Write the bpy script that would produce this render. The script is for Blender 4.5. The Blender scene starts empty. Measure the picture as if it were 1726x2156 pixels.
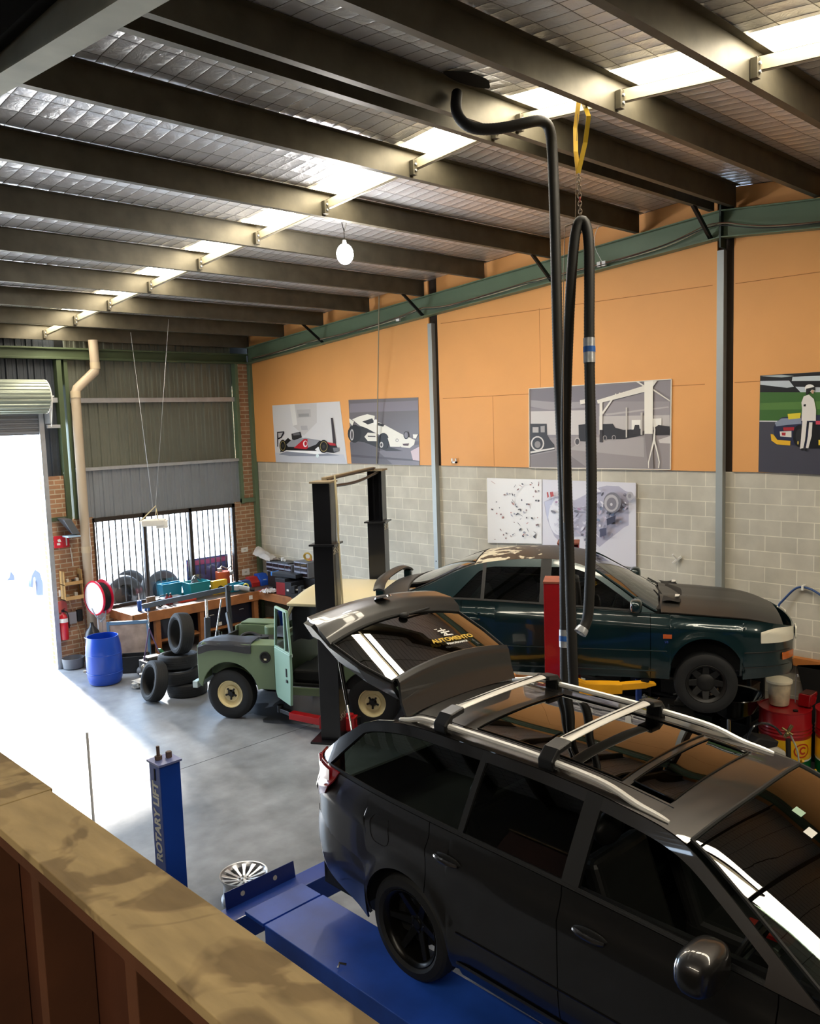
import bpy, bmesh, math, random
from mathutils import Vector, Matrix, noise
random.seed(7)
S = bpy.context.scene
C = S.collection
PI = math.pi
# ------------------------------------------------------------------ camera
CAM = Vector((-10.7105, -15.7787, 4.3646)); FPX = 1808.6
RR = Vector((0.713521590807232, -0.6998967687205272, -0.032116235559012836))
UU = Vector((0.09766703398834244, 0.05396777849329869, 0.9937548135010056))
FF = Vector((0.6937925409831365, 0.7122022128715012, -0.10686401666182957))
cam = bpy.data.objects.new('camera', bpy.data.cameras.new('camera')); C.objects.link(cam)
m = Matrix.Identity(4)
for i in range(3):
    m[i][0] = RR[i]; m[i][1] = UU[i]; m[i][2] = -FF[i]; m[i][3] = CAM[i]
cam.matrix_world = m
cam.data.sensor_fit = 'VERTICAL'; cam.data.sensor_height = 24; cam.data.lens = 24*FPX/2156
cam.data.clip_start = .05; cam.data.clip_end = 300
S.camera = cam
def on(px, py, ax, v):
    "measured photograph point -> the real point where that sight line meets the plane axis=v"
    d = FF + RR*((px-863)/FPX) - UU*((py-1078)/FPX)
    return CAM + d*((v-CAM[ax])/d[ax])
# ------------------------------------------------------------------ materials
MT = {}
def hexc(h):
    o = []
    for i in (0, 2, 4):
        c = int(h[i:i+2], 16)/255
        o.append(c/12.92 if c <= .04045 else ((c+.055)/1.055)**2.4)
    return (*o, 1)
def mat(name, col, rough=.6, metal=0., coat=0., var=0., vs=4., bump=0., bs=30., emit=None, es=0., spec=.5, coatr=.03):
    if name in MT: return MT[name]
    if isinstance(col, str): col = hexc(col)
    if len(col) == 3: col = (*col, 1)
    M = bpy.data.materials.new(name); M.use_nodes = True; nt = M.node_tree; N = nt.nodes; L = nt.links
    b = N['Principled BSDF']
    b.inputs['Base Color'].default_value = col; b.inputs['Roughness'].default_value = rough
    b.inputs['Metallic'].default_value = metal; b.inputs['Coat Weight'].default_value = coat
    b.inputs['Coat Roughness'].default_value = coatr; b.inputs['Specular IOR Level'].default_value = spec
    if emit is not None:
        if isinstance(emit, str): emit = hexc(emit)
        b.inputs['Emission Color'].default_value = (*emit[:3], 1); b.inputs['Emission Strength'].default_value = es
    if var or bump:
        tc = N.new('ShaderNodeTexCoord')
    if var:
        n = N.new('ShaderNodeTexNoise'); n.inputs['Scale'].default_value = vs; n.inputs['Detail'].default_value = 6
        L.new(tc.outputs['Object'], n.inputs['Vector'])
        r = N.new('ShaderNodeMapRange'); r.inputs[1].default_value = .3; r.inputs[2].default_value = .7
        r.inputs[3].default_value = 1-var; r.inputs[4].default_value = 1+var
        L.new(n.outputs[0], r.inputs[0])
        x = N.new('ShaderNodeVectorMath'); x.operation = 'SCALE'; x.inputs[0].default_value = col[:3]
        L.new(r.outputs[0], x.inputs['Scale']); L.new(x.outputs[0], b.inputs['Base Color'])
    if bump:
        n = N.new('ShaderNodeTexNoise'); n.inputs['Scale'].default_value = bs; n.inputs['Detail'].default_value = 4
        L.new(tc.outputs['Object'], n.inputs['Vector'])
        u = N.new('ShaderNodeBump'); u.inputs['Strength'].default_value = bump; u.inputs['Distance'].default_value = .01
        L.new(n.outputs[0], u.inputs['Height']); L.new(u.outputs[0], b.inputs['Normal'])
    MT[name] = M
    return M
def glass(name, tint, refl=1.0, rough=0.0):
    if name in MT: return MT[name]
    M = bpy.data.materials.new(name); M.use_nodes = True; nt = M.node_tree; N = nt.nodes; L = nt.links
    N.remove(N['Principled BSDF']); out = N['Material Output']
    t = N.new('ShaderNodeBsdfTransparent'); t.inputs[0].default_value = (*tint, 1)
    g = N.new('ShaderNodeBsdfGlossy'); g.inputs['Roughness'].default_value = rough; g.inputs[0].default_value = (1, 1, 1, 1)
    f = N.new('ShaderNodeFresnel'); f.inputs[0].default_value = 1.5
    k = N.new('ShaderNodeMath'); k.operation = 'MULTIPLY'; k.inputs[1].default_value = refl; L.new(f.outputs[0], k.inputs[0])
    x = N.new('ShaderNodeMixShader'); L.new(k.outputs[0], x.inputs[0]); L.new(t.outputs[0], x.inputs[1]); L.new(g.outputs[0], x.inputs[2])
    L.new(x.outputs[0], out.inputs[0]); MT[name] = M
    return M
def brickmat(name, c1, c2, mortar, bw, bh, ms, axis, off=(0, 0), bump=.4, rough=.85, freq=2, vnoise=.12):
    "axis 0: wall in the y-z plane, axis 1: wall in the x-z plane; metres"
    M = bpy.data.materials.new(name); M.use_nodes = True; nt = M.node_tree; N = nt.nodes; L = nt.links
    b = N['Principled BSDF']; b.inputs['Roughness'].default_value = rough
    g = N.new('ShaderNodeNewGeometry'); s = N.new('ShaderNodeSeparateXYZ'); L.new(g.outputs['Position'], s.inputs[0])
    c = N.new('ShaderNodeCombineXYZ')
    a1 = N.new('ShaderNodeMath'); a1.operation = 'ADD'; a1.inputs[1].default_value = off[0]; L.new(s.outputs[1-axis if axis < 2 else 0], a1.inputs[0])
    a2 = N.new('ShaderNodeMath'); a2.operation = 'ADD'; a2.inputs[1].default_value = off[1]; L.new(s.outputs[2], a2.inputs[0])
    L.new(a1.outputs[0], c.inputs[0]); L.new(a2.outputs[0], c.inputs[1])
    t = N.new('ShaderNodeTexBrick'); t.offset = .5; t.offset_frequency = freq
    t.inputs['Color1'].default_value = hexc(c1); t.inputs['Color2'].default_value = hexc(c2); t.inputs['Mortar'].default_value = hexc(mortar)
    t.inputs['Scale'].default_value = 1; t.inputs['Mortar Size'].default_value = ms; t.inputs['Mortar Smooth'].default_value = .2
    t.inputs['Brick Width'].default_value = bw; t.inputs['Row Height'].default_value = bh; t.inputs['Bias'].default_value = -.2
    L.new(c.outputs[0], t.inputs['Vector'])
    n = N.new('ShaderNodeTexNoise'); n.inputs['Scale'].default_value = 3; n.inputs['Detail'].default_value = 8; L.new(g.outputs['Position'], n.inputs['Vector'])
    r = N.new('ShaderNodeMapRange'); r.inputs[1].default_value = .3; r.inputs[2].default_value = .7; r.inputs[3].default_value = 1-vnoise; r.inputs[4].default_value = 1+vnoise
    L.new(n.outputs[0], r.inputs[0])
    x = N.new('ShaderNodeVectorMath'); x.operation = 'SCALE'; L.new(t.outputs['Color'], x.inputs[0]); L.new(r.outputs[0], x.inputs['Scale'])
    L.new(x.outputs[0], b.inputs['Base Color'])
    u = N.new('ShaderNodeBump'); u.inputs['Strength'].default_value = bump; u.inputs['Distance'].default_value = .01; u.invert = True
    L.new(t.outputs['Fac'], u.inputs['Height']); L.new(u.outputs[0], b.inputs['Normal'])
    MT[name] = M
    return M
# ------------------------------------------------------------------ mesh builder
class MB:
    def __init__(s): s.bm = bmesh.new(); s.mi = 0; s.sm = False
    def m(s, i): s.mi = i; return s
    def _f(s, vs, smooth=None):
        try: f = s.bm.faces.new(vs)
        except ValueError: return None
        f.material_index = s.mi; f.smooth = s.sm if smooth is None else smooth
        return f
    def poly(s, pts): return s._f([s.bm.verts.new(p) for p in pts])
    def box(s, x0, x1, y0, y1, z0, z1):
        v = [s.bm.verts.new((x, y, z)) for z in (z0, z1) for y in (y0, y1) for x in (x0, x1)]
        for q in ((0, 2, 3, 1), (4, 5, 7, 6), (0, 1, 5, 4), (2, 6, 7, 3), (0, 4, 6, 2), (1, 3, 7, 5)): s._f([v[i] for i in q])
        return s
    def obox(s, p0, p1, w, h, up=(0, 0, 1)):
        "box along p0-p1, width w sideways, height h along up"
        p0, p1 = Vector(p0), Vector(p1); d = (p1-p0).normalized(); up = Vector(up)
        r = d.cross(up).normalized(); u = r.cross(d).normalized()
        v = [s.bm.verts.new(p + r*a*w/2 + u*b*h/2) for p in (p0, p1) for b in (-1, 1) for a in (-1, 1)]
        for q in ((0, 1, 3, 2), (4, 6, 7, 5), (0, 4, 5, 1), (2, 3, 7, 6), (0, 2, 6, 4), (1, 5, 7, 3)): s._f([v[i] for i in q])
        return s
    def ring(s, c, d, r, n, rx=None, up=None):
        d = Vector(d).normalized(); a = Vector(up) if up is not None else (Vector((0, 0, 1)) if abs(d.z) < .9 else Vector((1, 0, 0)))
        u = d.cross(a).normalized(); w = u.cross(d)
        c = Vector(c)
        return [s.bm.verts.new(c + u*math.cos(t)*r + w*math.sin(t)*(rx or r)) for t in (2*PI*k/n for k in range(n))]
    def link(s, a, b, smooth=True):
        n = len(a)
        for k in range(n): s._f([a[k], a[(k+1) % n], b[(k+1) % n], b[k]], smooth)
    def cyl(s, p0, p1, r0, r1=None, n=16, cap=True):
        r1 = r0 if r1 is None else r1; d = Vector(p1)-Vector(p0)
        a = s.ring(p0, d, r0, n); b = s.ring(p1, d, r1, n); s.link(a, b)
        if cap: s._f(a[::-1], False); s._f(b, False)
        return s
    def lathe(s, prof, c=(0, 0, 0), d=(0, 0, 1), n=24, cap0=False, cap1=False):
        "prof: (radius, height along d)"
        d = Vector(d).normalized(); c = Vector(c); prev = None
        for k, (r, h) in enumerate(prof):
            g = s.ring(c+d*h, d, max(r, 1e-4), n)
            if prev: s.link(prev, g)
            elif cap0: s._f(g[::-1], False)
            prev = g
        if cap1: s._f(prev, False)
        return s
    def tube(s, pts, r, n=8, cap=True, smoothpath=0):
        pts = [Vector(p) for p in pts]
        for _ in range(smoothpath):
            q = [pts[0]]
            for a, b in zip(pts, pts[1:]): q += [a*.75+b*.25, a*.25+b*.75]
            pts = q+[pts[-1]]
        prev = None; up = None
        for i, p in enumerate(pts):
            d = (pts[min(i+1, len(pts)-1)]-pts[max(i-1, 0)])
            if d.length < 1e-7: continue
            d.normalize()
            if up is None: up = Vector((0, 0, 1)) if abs(d.z) < .9 else Vector((1, 0, 0))
            u = d.cross(up).normalized(); w = u.cross(d); up = w
            if isinstance(r, (list, tuple)):
                q = i/(len(pts)-1)*(len(r)-1); k0 = min(int(q), len(r)-2); rr = lerp(r[k0], r[k0+1], q-k0)
            else: rr = r
            g = [s.bm.verts.new(p + u*math.cos(2*PI*k/n)*rr + w*math.sin(2*PI*k/n)*rr) for k in range(n)]
            if prev: s.link(prev, g)
            elif cap: s._f(g[::-1], False)
            prev = g
        if cap: s._f(prev, False)
        return s
    def prism(s, pts, ext, smooth=False):
        e = Vector(ext); a = [s.bm.verts.new(p) for p in pts]; b = [s.bm.verts.new(Vector(p)+e) for p in pts]
        s._f(a[::-1]); s._f(b); s.link(a, b, smooth)
        return s
    def grid(s, fn, nu, nv, smooth=True, wrapu=False):
        g = [[s.bm.verts.new(fn(i/nu, j/nv)) for j in range(nv+1)] for i in range(nu+1)]
        for i in range(nu):
            for j in range(nv): s._f([g[i][j], g[i+1][j], g[i+1][j+1], g[i][j+1]], smooth)
        return g
    def sph(s, c, r, nu=16, nv=10):
        c = Vector(c); r = Vector(r) if not isinstance(r, (int, float)) else Vector((r, r, r))
        s.grid(lambda u, v: c+Vector((r.x*math.cos(2*PI*u)*math.sin(PI*v), r.y*math.sin(2*PI*u)*math.sin(PI*v), r.z*math.cos(PI*v))), nu, nv)
        return s
    def sell(s, c, r, p=.6, nu=28, nv=18):
        q = lambda v: math.copysign(abs(v)**p, v)
        s.grid(lambda u, v: Vector(c)+Vector((r[0]*q(math.cos(2*PI*u))*abs(math.sin(PI*v))**p, r[1]*q(math.sin(2*PI*u))*abs(math.sin(PI*v))**p, r[2]*q(math.cos(PI*v)))), nu, nv)
        return s
    def torus(s, c, d, R, r, n=28, k=10):
        d = Vector(d).normalized(); a = Vector((0, 0, 1)) if abs(d.z) < .9 else Vector((1, 0, 0)); u = d.cross(a).normalized(); w = u.cross(d); c = Vector(c)
        s.grid(lambda t, v: c+(u*math.cos(2*PI*t)+w*math.sin(2*PI*t))*(R+r*math.cos(2*PI*v))+d*r*math.sin(2*PI*v), n, k)
        return s
    def build(s, name, mats, parent=None, bevel=0, sharp=35, solid=0, merge=True, seg=2, soff=-1):
        bm = s.bm
        if merge: bmesh.ops.remove_doubles(bm, verts=bm.verts, dist=1e-5)
        bmesh.ops.recalc_face_normals(bm, faces=bm.faces)
        for e in bm.edges:
            if len(e.link_faces) != 2 or e.calc_face_angle(0) > math.radians(sharp): e.smooth = False
        me = bpy.data.meshes.new(name); bm.to_mesh(me); bm.free()
        if not isinstance(mats, (list, tuple)): mats = [mats]
        for x in mats: me.materials.append(x)
        o = bpy.data.objects.new(name, me); C.objects.link(o)
        if parent is not None: o.parent = parent
        if solid:
            q = o.modifiers.new('solid', 'SOLIDIFY'); q.thickness = solid; q.offset = soff
        if bevel:
            q = o.modifiers.new('bevel', 'BEVEL'); q.width = bevel; q.segments = seg; q.limit_method = 'ANGLE'; q.angle_limit = math.radians(40)
        return o
USED = set()
def tag(o, label, cat, group=None, kind=None):
    o['label'] = label; o['category'] = cat
    if group: o['group'] = group
    if kind: o['kind'] = kind
    return o
def thing(name, label, cat, loc=(0, 0, 0), rz=0., group=None):
    o = bpy.data.objects.new(name, None); C.objects.link(o); o.location = loc; o.rotation_euler = (0, 0, rz)
    o.empty_display_size = .1
    return tag(o, label, cat, group)
def struct(o):
    o['kind'] = 'structure'; return o
def dup(root, loc, rz=None, label=None, rot=None):
    r = root.copy(); C.objects.link(r); r.location = loc
    if rz is not None: r.rotation_euler = (0, 0, rz)
    if rot is not None: r.rotation_euler = rot
    if label: r['label'] = label
    def rec(a, b):
        for ch in list(a.children):
            c = ch.copy(); C.objects.link(c); c.parent = b; rec(ch, c)
    rec(root, r)
    return r
def lerp(a, b, t): return a+(b-a)*t
def interp(tab, x):
    if x <= tab[0][0]: return tab[0][1]
    for (a, va), (b, vb) in zip(tab, tab[1:]):
        if x <= b: return va+(vb-va)*(x-a)/(b-a)
    return tab[-1][1]
def sinterp(tab, x):
    "smooth (cubic hermite) table lookup"
    n = len(tab)
    if x <= tab[0][0]: return tab[0][1]
    if x >= tab[-1][0]: return tab[-1][1]
    for i in range(n-1):
        if x <= tab[i+1][0]: break
    x0, y0 = tab[i]; x1, y1 = tab[i+1]
    def sl(k):
        if k == 0: return (tab[1][1]-tab[0][1])/(tab[1][0]-tab[0][0])
        if k == n-1: return (tab[-1][1]-tab[-2][1])/(tab[-1][0]-tab[-2][0])
        a = (tab[k][1]-tab[k-1][1])/(tab[k][0]-tab[k-1][0]); b = (tab[k+1][1]-tab[k][1])/(tab[k+1][0]-tab[k][0])
        return (a+b)/2 if a*b > 0 else 0
    h = x1-x0; t = (x-x0)/h; m0 = sl(i)*h; m1 = sl(i+1)*h
    return (2*t**3-3*t*t+1)*y0+(t**3-2*t*t+t)*m0+(-2*t**3+3*t*t)*y1+(t**3-t*t)*m1
def text(name, s, size, mat_, parent=None, loc=(0, 0, 0), rot=(0, 0, 0), ext=.0008, sx=1., align='CENTER', shear=0., bold=0.):
    cu = bpy.data.curves.new(name, 'FONT'); cu.body = s; cu.size = size; cu.extrude = ext; cu.align_x = align; cu.align_y = 'CENTER'
    cu.shear = shear; cu.offset = bold; cu.resolution_u = 3
    t = bpy.data.objects.new(name+'_tmp', cu); C.objects.link(t)
    bpy.context.view_layer.update()
    me = bpy.data.meshes.new_from_object(t.evaluated_get(bpy.context.evaluated_depsgraph_get()))
    bpy.data.objects.remove(t); bpy.data.curves.remove(cu)
    me.materials.clear(); me.materials.append(mat_)
    o = bpy.data.objects.new(name, me); C.objects.link(o); o.location = loc; o.rotation_euler = rot; o.scale = (sx, 1, 1)
    if parent is not None: o.parent = parent
    return o
# ------------------------------------------------------------------ shared materials
galv = mat('galvanised steel', '5c5749', .5, .5, var=.2, vs=5, bump=.05)
galvl = mat('pale galvanised steel', 'b9bcc0', .42, .6, var=.1, vs=8)
green = mat('green painted steel', '62745a', .5, var=.1, vs=2)
greend = mat('dull green painted steel', '48553a', .6, var=.12, vs=2)
black = mat('black painted steel', '101012', .35, .2)
blackm = mat('matt black plastic', '121212', .65)
rubber = mat('black rubber', '17181a', .75, bump=.1, bs=60)
chrome = mat('chrome', 'd8d8d8', .12, 1.)
alum = mat('brushed aluminium', 'f4f2ec', .4, .25, coat=.3)
white = mat('white plastic', 'e8e6e0', .4)
wood = mat('bench timber', 'a0673a', .6, var=.2, vs=6, bump=.1)
woodd = mat('brown framing timber', '7a4a28', .7, var=.2, vs=5, bump=.1)
redp = mat('red painted steel', 'a3141c', .35, .1, coat=.3, var=.1)
yellow = mat('yellow painted steel', 'e0a010', .45, var=.1)
bluep = mat('blue painted steel', '173f9c', .35, 0., coat=.4, var=.12, vs=3)
DOOR_A = 44
# ================================================================== THE BUILDING
RZ = 10.67
def PB(s): return 5.985+.082*min(s, 2*RZ-s)        # underside of the purlins
def RB(s): return 5.655+.079*min(s, 2*RZ-s)        # underside of the rafters
XL = -14.
# floor
def floormat():
    M = mat('sealed concrete floor', '8f9194', .38); nt = M.node_tree; N = nt.nodes; L = nt.links; b = N['Principled BSDF']
    g = N.new('ShaderNodeNewGeometry')
    n1 = N.new('ShaderNodeTexNoise'); n1.inputs['Scale'].default_value = .8; n1.inputs['Detail'].default_value = 8; n1.inputs['Roughness'].default_value = .65
    n2 = N.new('ShaderNodeTexNoise'); n2.inputs['Scale'].default_value = 5; n2.inputs['Detail'].default_value = 8
    L.new(g.outputs[0], n1.inputs[0]); L.new(g.outputs[0], n2.inputs[0])
    r = N.new('ShaderNodeValToRGB'); e = r.color_ramp.elements
    e[0].position = .32; e[0].color = hexc('64666a'); e[1].position = .68; e[1].color = hexc('8f9296')
    L.new(n1.outputs[0], r.inputs[0])
    x = N.new('ShaderNodeMix'); x.data_type = 'RGBA'; x.blend_type = 'OVERLAY'; x.inputs[0].default_value = .35
    L.new(r.outputs[0], x.inputs[6]); L.new(n2.outputs[0], x.inputs[7]); L.new(x.outputs[2], b.inputs['Base Color'])
    q = N.new('ShaderNodeMapRange'); q.inputs[3].default_value = .28; q.inputs[4].default_value = .5; L.new(n2.outputs[0], q.inputs[0]); L.new(q.outputs[0], b.inputs['Roughness'])
    return M
b = MB(); b.box(XL, .2, -21.6, .1, -.2, 0); fl = struct(b.build('floor', floormat()))
b = MB(); dark = mat('dark joint sealant', '33353a', .8)
b.box(-6.92, -6.905, -14, -.2, -.002, .0015); b.box(-6.9, -.1, -6.05, -6.04, -.002, .0012); b.build('control_joint', dark, fl)
b = MB(); stain = mat('oil stained concrete', '3b3f46', .3)
for k, (x, y, r, a) in enumerate([(-2.9, -5.6, .5, .3), (-3.2, -5.2, .3, 1.), (-2.6, -6.2, .45, .2), (-3.6, -4.7, .22, .5), (-2.6, -4.9, .35, 0)]):
    b.poly([(x+r*math.cos(t)*(1.6+.3*math.sin(3*t+k)), y+r*math.sin(t)*(1+.3*math.cos(2*t+k)), .0012+.0003*k) for t in (2*PI*i/22 for i in range(22))])
b.build('oil_stain', stain, fl)
ext = mat('sunlit driveway', 'd5d2cc', .8)
b = MB(); b.box(-40, 25, .12, 45, -.25, -.02); struct(b.build('ground_outside', ext))

# right wall: block work, then orange panels
blockm = brickmat('grey blockwork', 'bcb6a6', 'c8c2b2', 'e0dac8', .4, .2, .006, 0, (8.0, -3.56+.2*30), .35)
b = MB(); b.box(0, .2, -21.6, .1, 0, 3.56); struct(b.build('wall_right', blockm))
om = mat('orange painted wall panel', 'e6a35c', .6, var=.05, vs=.8)
b = MB()
def zt(s): return PB(s)+.26
for s0, s1 in ((.02, 5.42), (5.62, 10.56), (10.78, 21.6)):
    pts = [(0, -s0, 3.565), (0, -s1, 3.565), (0, -s1, zt(s1))]+([(0, -RZ, zt(RZ))] if s0 < RZ < s1 else [])+[(0, -s0, zt(s0))]
    b.prism(pts, (-.03, 0, 0))
b.m(1); b.box(0.0, .2, -21.6, .1, 3.56, 7.1)  # backing coloured dark brown for the shadow in the panel gaps
seam = mat('panel seam line', 'a8662c', .8)
b.m(2)
for z, s0, s1 in ((4.70, 5.7, 10.4), (4.70, 10.8, 14), (5.95, 5.7, 10.5), (5.93, 10.8, 14)):
    b.box(-.0312, -.0305, -s1, -s0, z-.004, z+.004)
for s, z0, z1 in ((7.75, 4.7, 5.97), (12.0, 5.4, 6.2), (2.4, 5.95, 6.2), (6.8, 3.57, 4.7)):
    b.box(-.0312, -.0305, -s-.003, -s+.003, z0, z1)
struct(b.build('wall_right_upper', [om, mat('shadow brown wall backing', '2a1d10', .9), seam]))
b = MB(); b.box(-.1, 0, -21.5, -11.3, 1.18, 1.275); struct(b.build('trim_1', mat('orange timber rail', 'c07838', .7, var=.2)))

# far wall
brick = brickmat('orange brown brickwork', '9a7052', 'ac805e', 'bcab90', .24, .086, .01, 1, (20.0, 8.6-.03), .4, vnoise=.18)
b = MB()
b.box(-.60, .0, 0, .22, 0, 2.72); b.box(-.36, .0, 0, .22, 2.78, 5.66)
b.box(-4.58, -4.17, 0, .22, 0, 3.54); b.box(-4.17, -3.72, 0, .22, 0, 2.72); b.box(-3.72, -.60, 0, .22, 0, .93)
b.box(XL, -8.9, 0, .22, 0, 4.4)
struct(b.build('wall_far', brick))
def clad(x0, x1, z0, z1, y, pitch=.19):
    b = MB(); x = x0; P = []
    while x < x1-1e-6:
        for dx, dy in ((0, 0), (.015, -.028), (.045, -.028), (.06, 0), (.125, 0), (.13, -.006), (.145, -.006), (.15, 0)):
            if x+dx < x1: P.append((x+dx, y+dy))
        x += pitch
    P.append((x1, y))
    for (xa, ya), (xb, yb) in zip(P, P[1:]): b.poly([(xa, ya, z0), (xb, yb, z0), (xb, yb, z1), (xa, ya, z1)])
    return b
cm = mat('grey green wall sheeting', '76786c', .5, .3, var=.08, vs=2); cl = mat('blue grey wall sheeting', '8f949a', .45, .3, var=.06, vs=2); cdk = mat('dark wall sheeting', '3c4148', .5, .3, var=.2)
struct(clad(-4.0, -.42, 3.62, 6.2, .12).build('wall_far_cladding', cm))
struct(clad(-4.05, -.40, 2.66, 3.62, .03).build('wall_far_lower_cladding', cl))
struct(clad(-4.58, -4.18, 3.54, 6.3, .10).build('wall_far_side_cladding', cdk)); struct(clad(XL, -4.58, 4.36, 6.3, .10).build('wall_far_door_cladding', cdk))
b = MB(); b.box(XL, .2, .2, .22, 5.2, 7.2); b.box(-4.0, -.42, .15, .22, 2.7, 5.3); b.box(XL, -4.1, .15, .22, 4.5, 6.3); struct(b.build('wall_far_backing', mat('dark backing board', '15140f', .9)))
# steel in the far wall
def beam(name, label, boxes, m_, cat='steel beam', group=None, bevel=.004):
    b = MB()
    for q in boxes: b.box(*q)
    o = b.build(name, m_, bevel=bevel); return tag(o, label, cat, group)
beam('steel_column', 'green steel corner column between the brick pier and the block wall', [(-.10, -.015, -.10, -.0, 0, 5.66)], green, 'steel column')
beam('steel_column', 'green steel column between the wall sheeting and the tall brick pier', [(-.43, -.36, -.05, .1, 2.68, 5.66)], green, 'steel column')
beam('steel_column', 'dull green steel column beside the cream downpipe', [(-4.22, -4.13, -.06, .1, 2.72, 5.66), (-4.07, -4.0, -.02, .1, 2.72, 5.66)], greend, 'steel column')
beam('eaves_beam', 'long green steel eaves beam across the top of the far wall', [(XL, -.1, -.08, .1, 5.66, 5.70), (XL, -.1, -.02, .0, 5.70, 5.84), (XL, -.1, -.08, .1, 5.84, 5.87)], greend)
beam('lintel_beam', 'short green steel lintel over the right brick pier', [(-.43, -.05, -.06, .05, 2.70, 2.79)], green, 'steel beam')
beam('lintel_beam', 'short dark steel lintel over the brick beside the roller door', [(-4.58, -4.17, -.04, .05, 2.72, 2.79)], greend, 'steel beam')
beam('wall_girt', 'upper grey wall rail across the far wall sheeting', [(-4.0, -.43, .02, .1, 4.87, 4.96)], galvl, 'wall rail', 'rails on the far wall')
beam('wall_girt', 'lower grey wall rail at the step in the far wall sheeting', [(-4.0, -.43, -.03, .1, 3.60, 3.66)], galvl, 'wall rail', 'rails on the far wall')
beam('wall_girt', 'short grey rail between the roller drum and the green column', [(-4.5, -4.2, .0, .06, 4.88, 4.97)], galvl, 'wall rail', 'rails on the far wall')
beam('wall_girt', 'short drilled grey bracket rail beside the roller door guide', [(-4.45, -4.2, -.04, .02, 4.42, 4.48)], galvl, 'wall rail', 'rails on the far wall')
# window in the far wall
wf = mat('dark bronze window frame', '2b2119', .5)
w = bpy.data.objects.new('window_1', None); C.objects.link(w); struct(w)
b = MB()
b.box(-3.74, -.6, -.03, .06, 2.62, 2.70); b.box(-3.74, -.6, -.03, .06, .93, .98)
for x, t in ((-3.72, .03), (-2.70, .05), (-1.68, .06), (-.64, .07)): b.box(x-t/2, x+t/2, -.03, .06, .93, 2.7)
b.build('window_frame', wf, w, bevel=.004)
gl = glass('window glass', (.93, .96, 1), .6)
for x0, x1 in ((-3.70, -2.73), (-2.67, -1.72), (-1.65, -.68)):
    b = MB(); b.box(x0, x1, .012, .018, .98, 2.62); b.build('window_pane', gl, w)
b = MB()
for k in range(24):
    x = -3.62+k*.128
    b.box(x-.011, x+.011, .10, .12, .98 if k % 3 else 1.25, 2.64)
tag(b.build('security_grille', mat('dark grille bar', '1c1814', .8)), 'dark upright security bars outside the far window', 'security grille')
# outside things seen through glass and door
def tyre(R=.32, w_=.2, rim=.21):
    b = MB(); h = w_/2
    prof = [(rim, -h*.72), (rim+.012, -h*.9), (R*.80, -h*1.02), (R*.93, -h*.96), (R*.985, -h*.8), (R, -h*.45), (R, h*.45), (R*.985, h*.8), (R*.93, h*.96), (R*.80, h*1.02), (rim+.012, h*.9), (rim, h*.72), (rim-.005, 0), (rim, -h*.72)]
    b.lathe(prof, n=44)
    for k in (-.3, 0, .3): b.lathe([(R+.0015, h*k-.008), (R+.003, h*k), (R+.0015, h*k+.008)], n=44)
    return b
for k, (x, y, z, lab) in enumerate([(-2.95, .60, .623, 'large dark tyre outside the window behind the left mullion'), (-2.12, .60, .623, 'large dark tyre outside the middle window pane'), (-2.55, 1.22, .623, 'dark tyre half hidden behind the two front tyres outside the window')]):
    o = tyre(.40, .26, .22).build('truck_tyre', rubber); o.location = (x, y, z+.40); hb_ = MB(); hb_.lathe([(.22, -.03), (.15, .02), (.05, .03), (0, .03)], n=24); hb_.build('wheel_disc', black, o); o.rotation_euler = (PI/2, 0, 0)
    tag(o, lab, 'tyre', 'tyres stacked outside the window')
b = MB(); b.box(-3.5, -1.5, .4, 1.6, -.02, .62); tag(b.build('outdoor_pallet_box', mat('grey timber', '8d8b90', .8)), 'grey timber box outside the window carrying big tyres', 'box')
t = thing('outdoor_banner', 'dark blue and red printed sign board outside the right window pane', 'sign board', (-1.2, .2, .98))
b = MB(); b.box(-.5, .5, 0, .02, 0, .62); b.build('board', mat('dark blue print', '2a2c52', .6), t)
b = MB(); b.box(-.48, .48, -.004, -.001, .48, .58); b.build('red_stripe', mat('red print', '7c2440', .6), t)
# white car body outside, only its arches read in the glare
t = thing('parked_car', 'overexposed white parked car outside the roller door', 'car', (-5.3, 2.6, 0))
wp = mat('white car paint', 'f2f2f0', .3, coat=.5)
def sideq(u, v):
    x = -2.4+4.8*u; top = 1.0+.42*max(0, math.sin(PI*min(1, max(0, (u-.12)/.76))))**.6
    return Vector((x, -.02*math.sin(PI*v), .25+(top-.25)*v))
b = MB(); b.grid(sideq, 30, 8); b.grid(lambda u, v: sideq(u, 1)+Vector((0, 1.6*v, .05*math.sin(PI*v))), 30, 6); b.build('body', wp, t)
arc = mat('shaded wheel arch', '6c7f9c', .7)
for k, px_ in enumerate(([(64, 1236), (67, 1212), (74, 1199), (84, 1206), (90, 1226), (91, 1253), (80, 1253), (79, 1228), (75, 1212), (71, 1217), (69, 1237)], [(14, 1222), (20, 1216), (23, 1203), (30, 1212), (31, 1221)])):
    P = [on(x, y, 1, 2.5)-t.location for x, y in px_]
    b = MB(); b.prism(P, (0, .10, 0)); b.build('arch_trim', arc, t)
for cx in (-1.45, 1.2):
    o = tyre(.3, .19, .2).build('wheel', mat('glare pale tyre', 'c9ccd2', .7), t); o.location = (cx, .14, .3); o.rotation_euler = (PI/2, 0, 0)  # tyres coloured pale to imitate the outdoor glare
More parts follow.
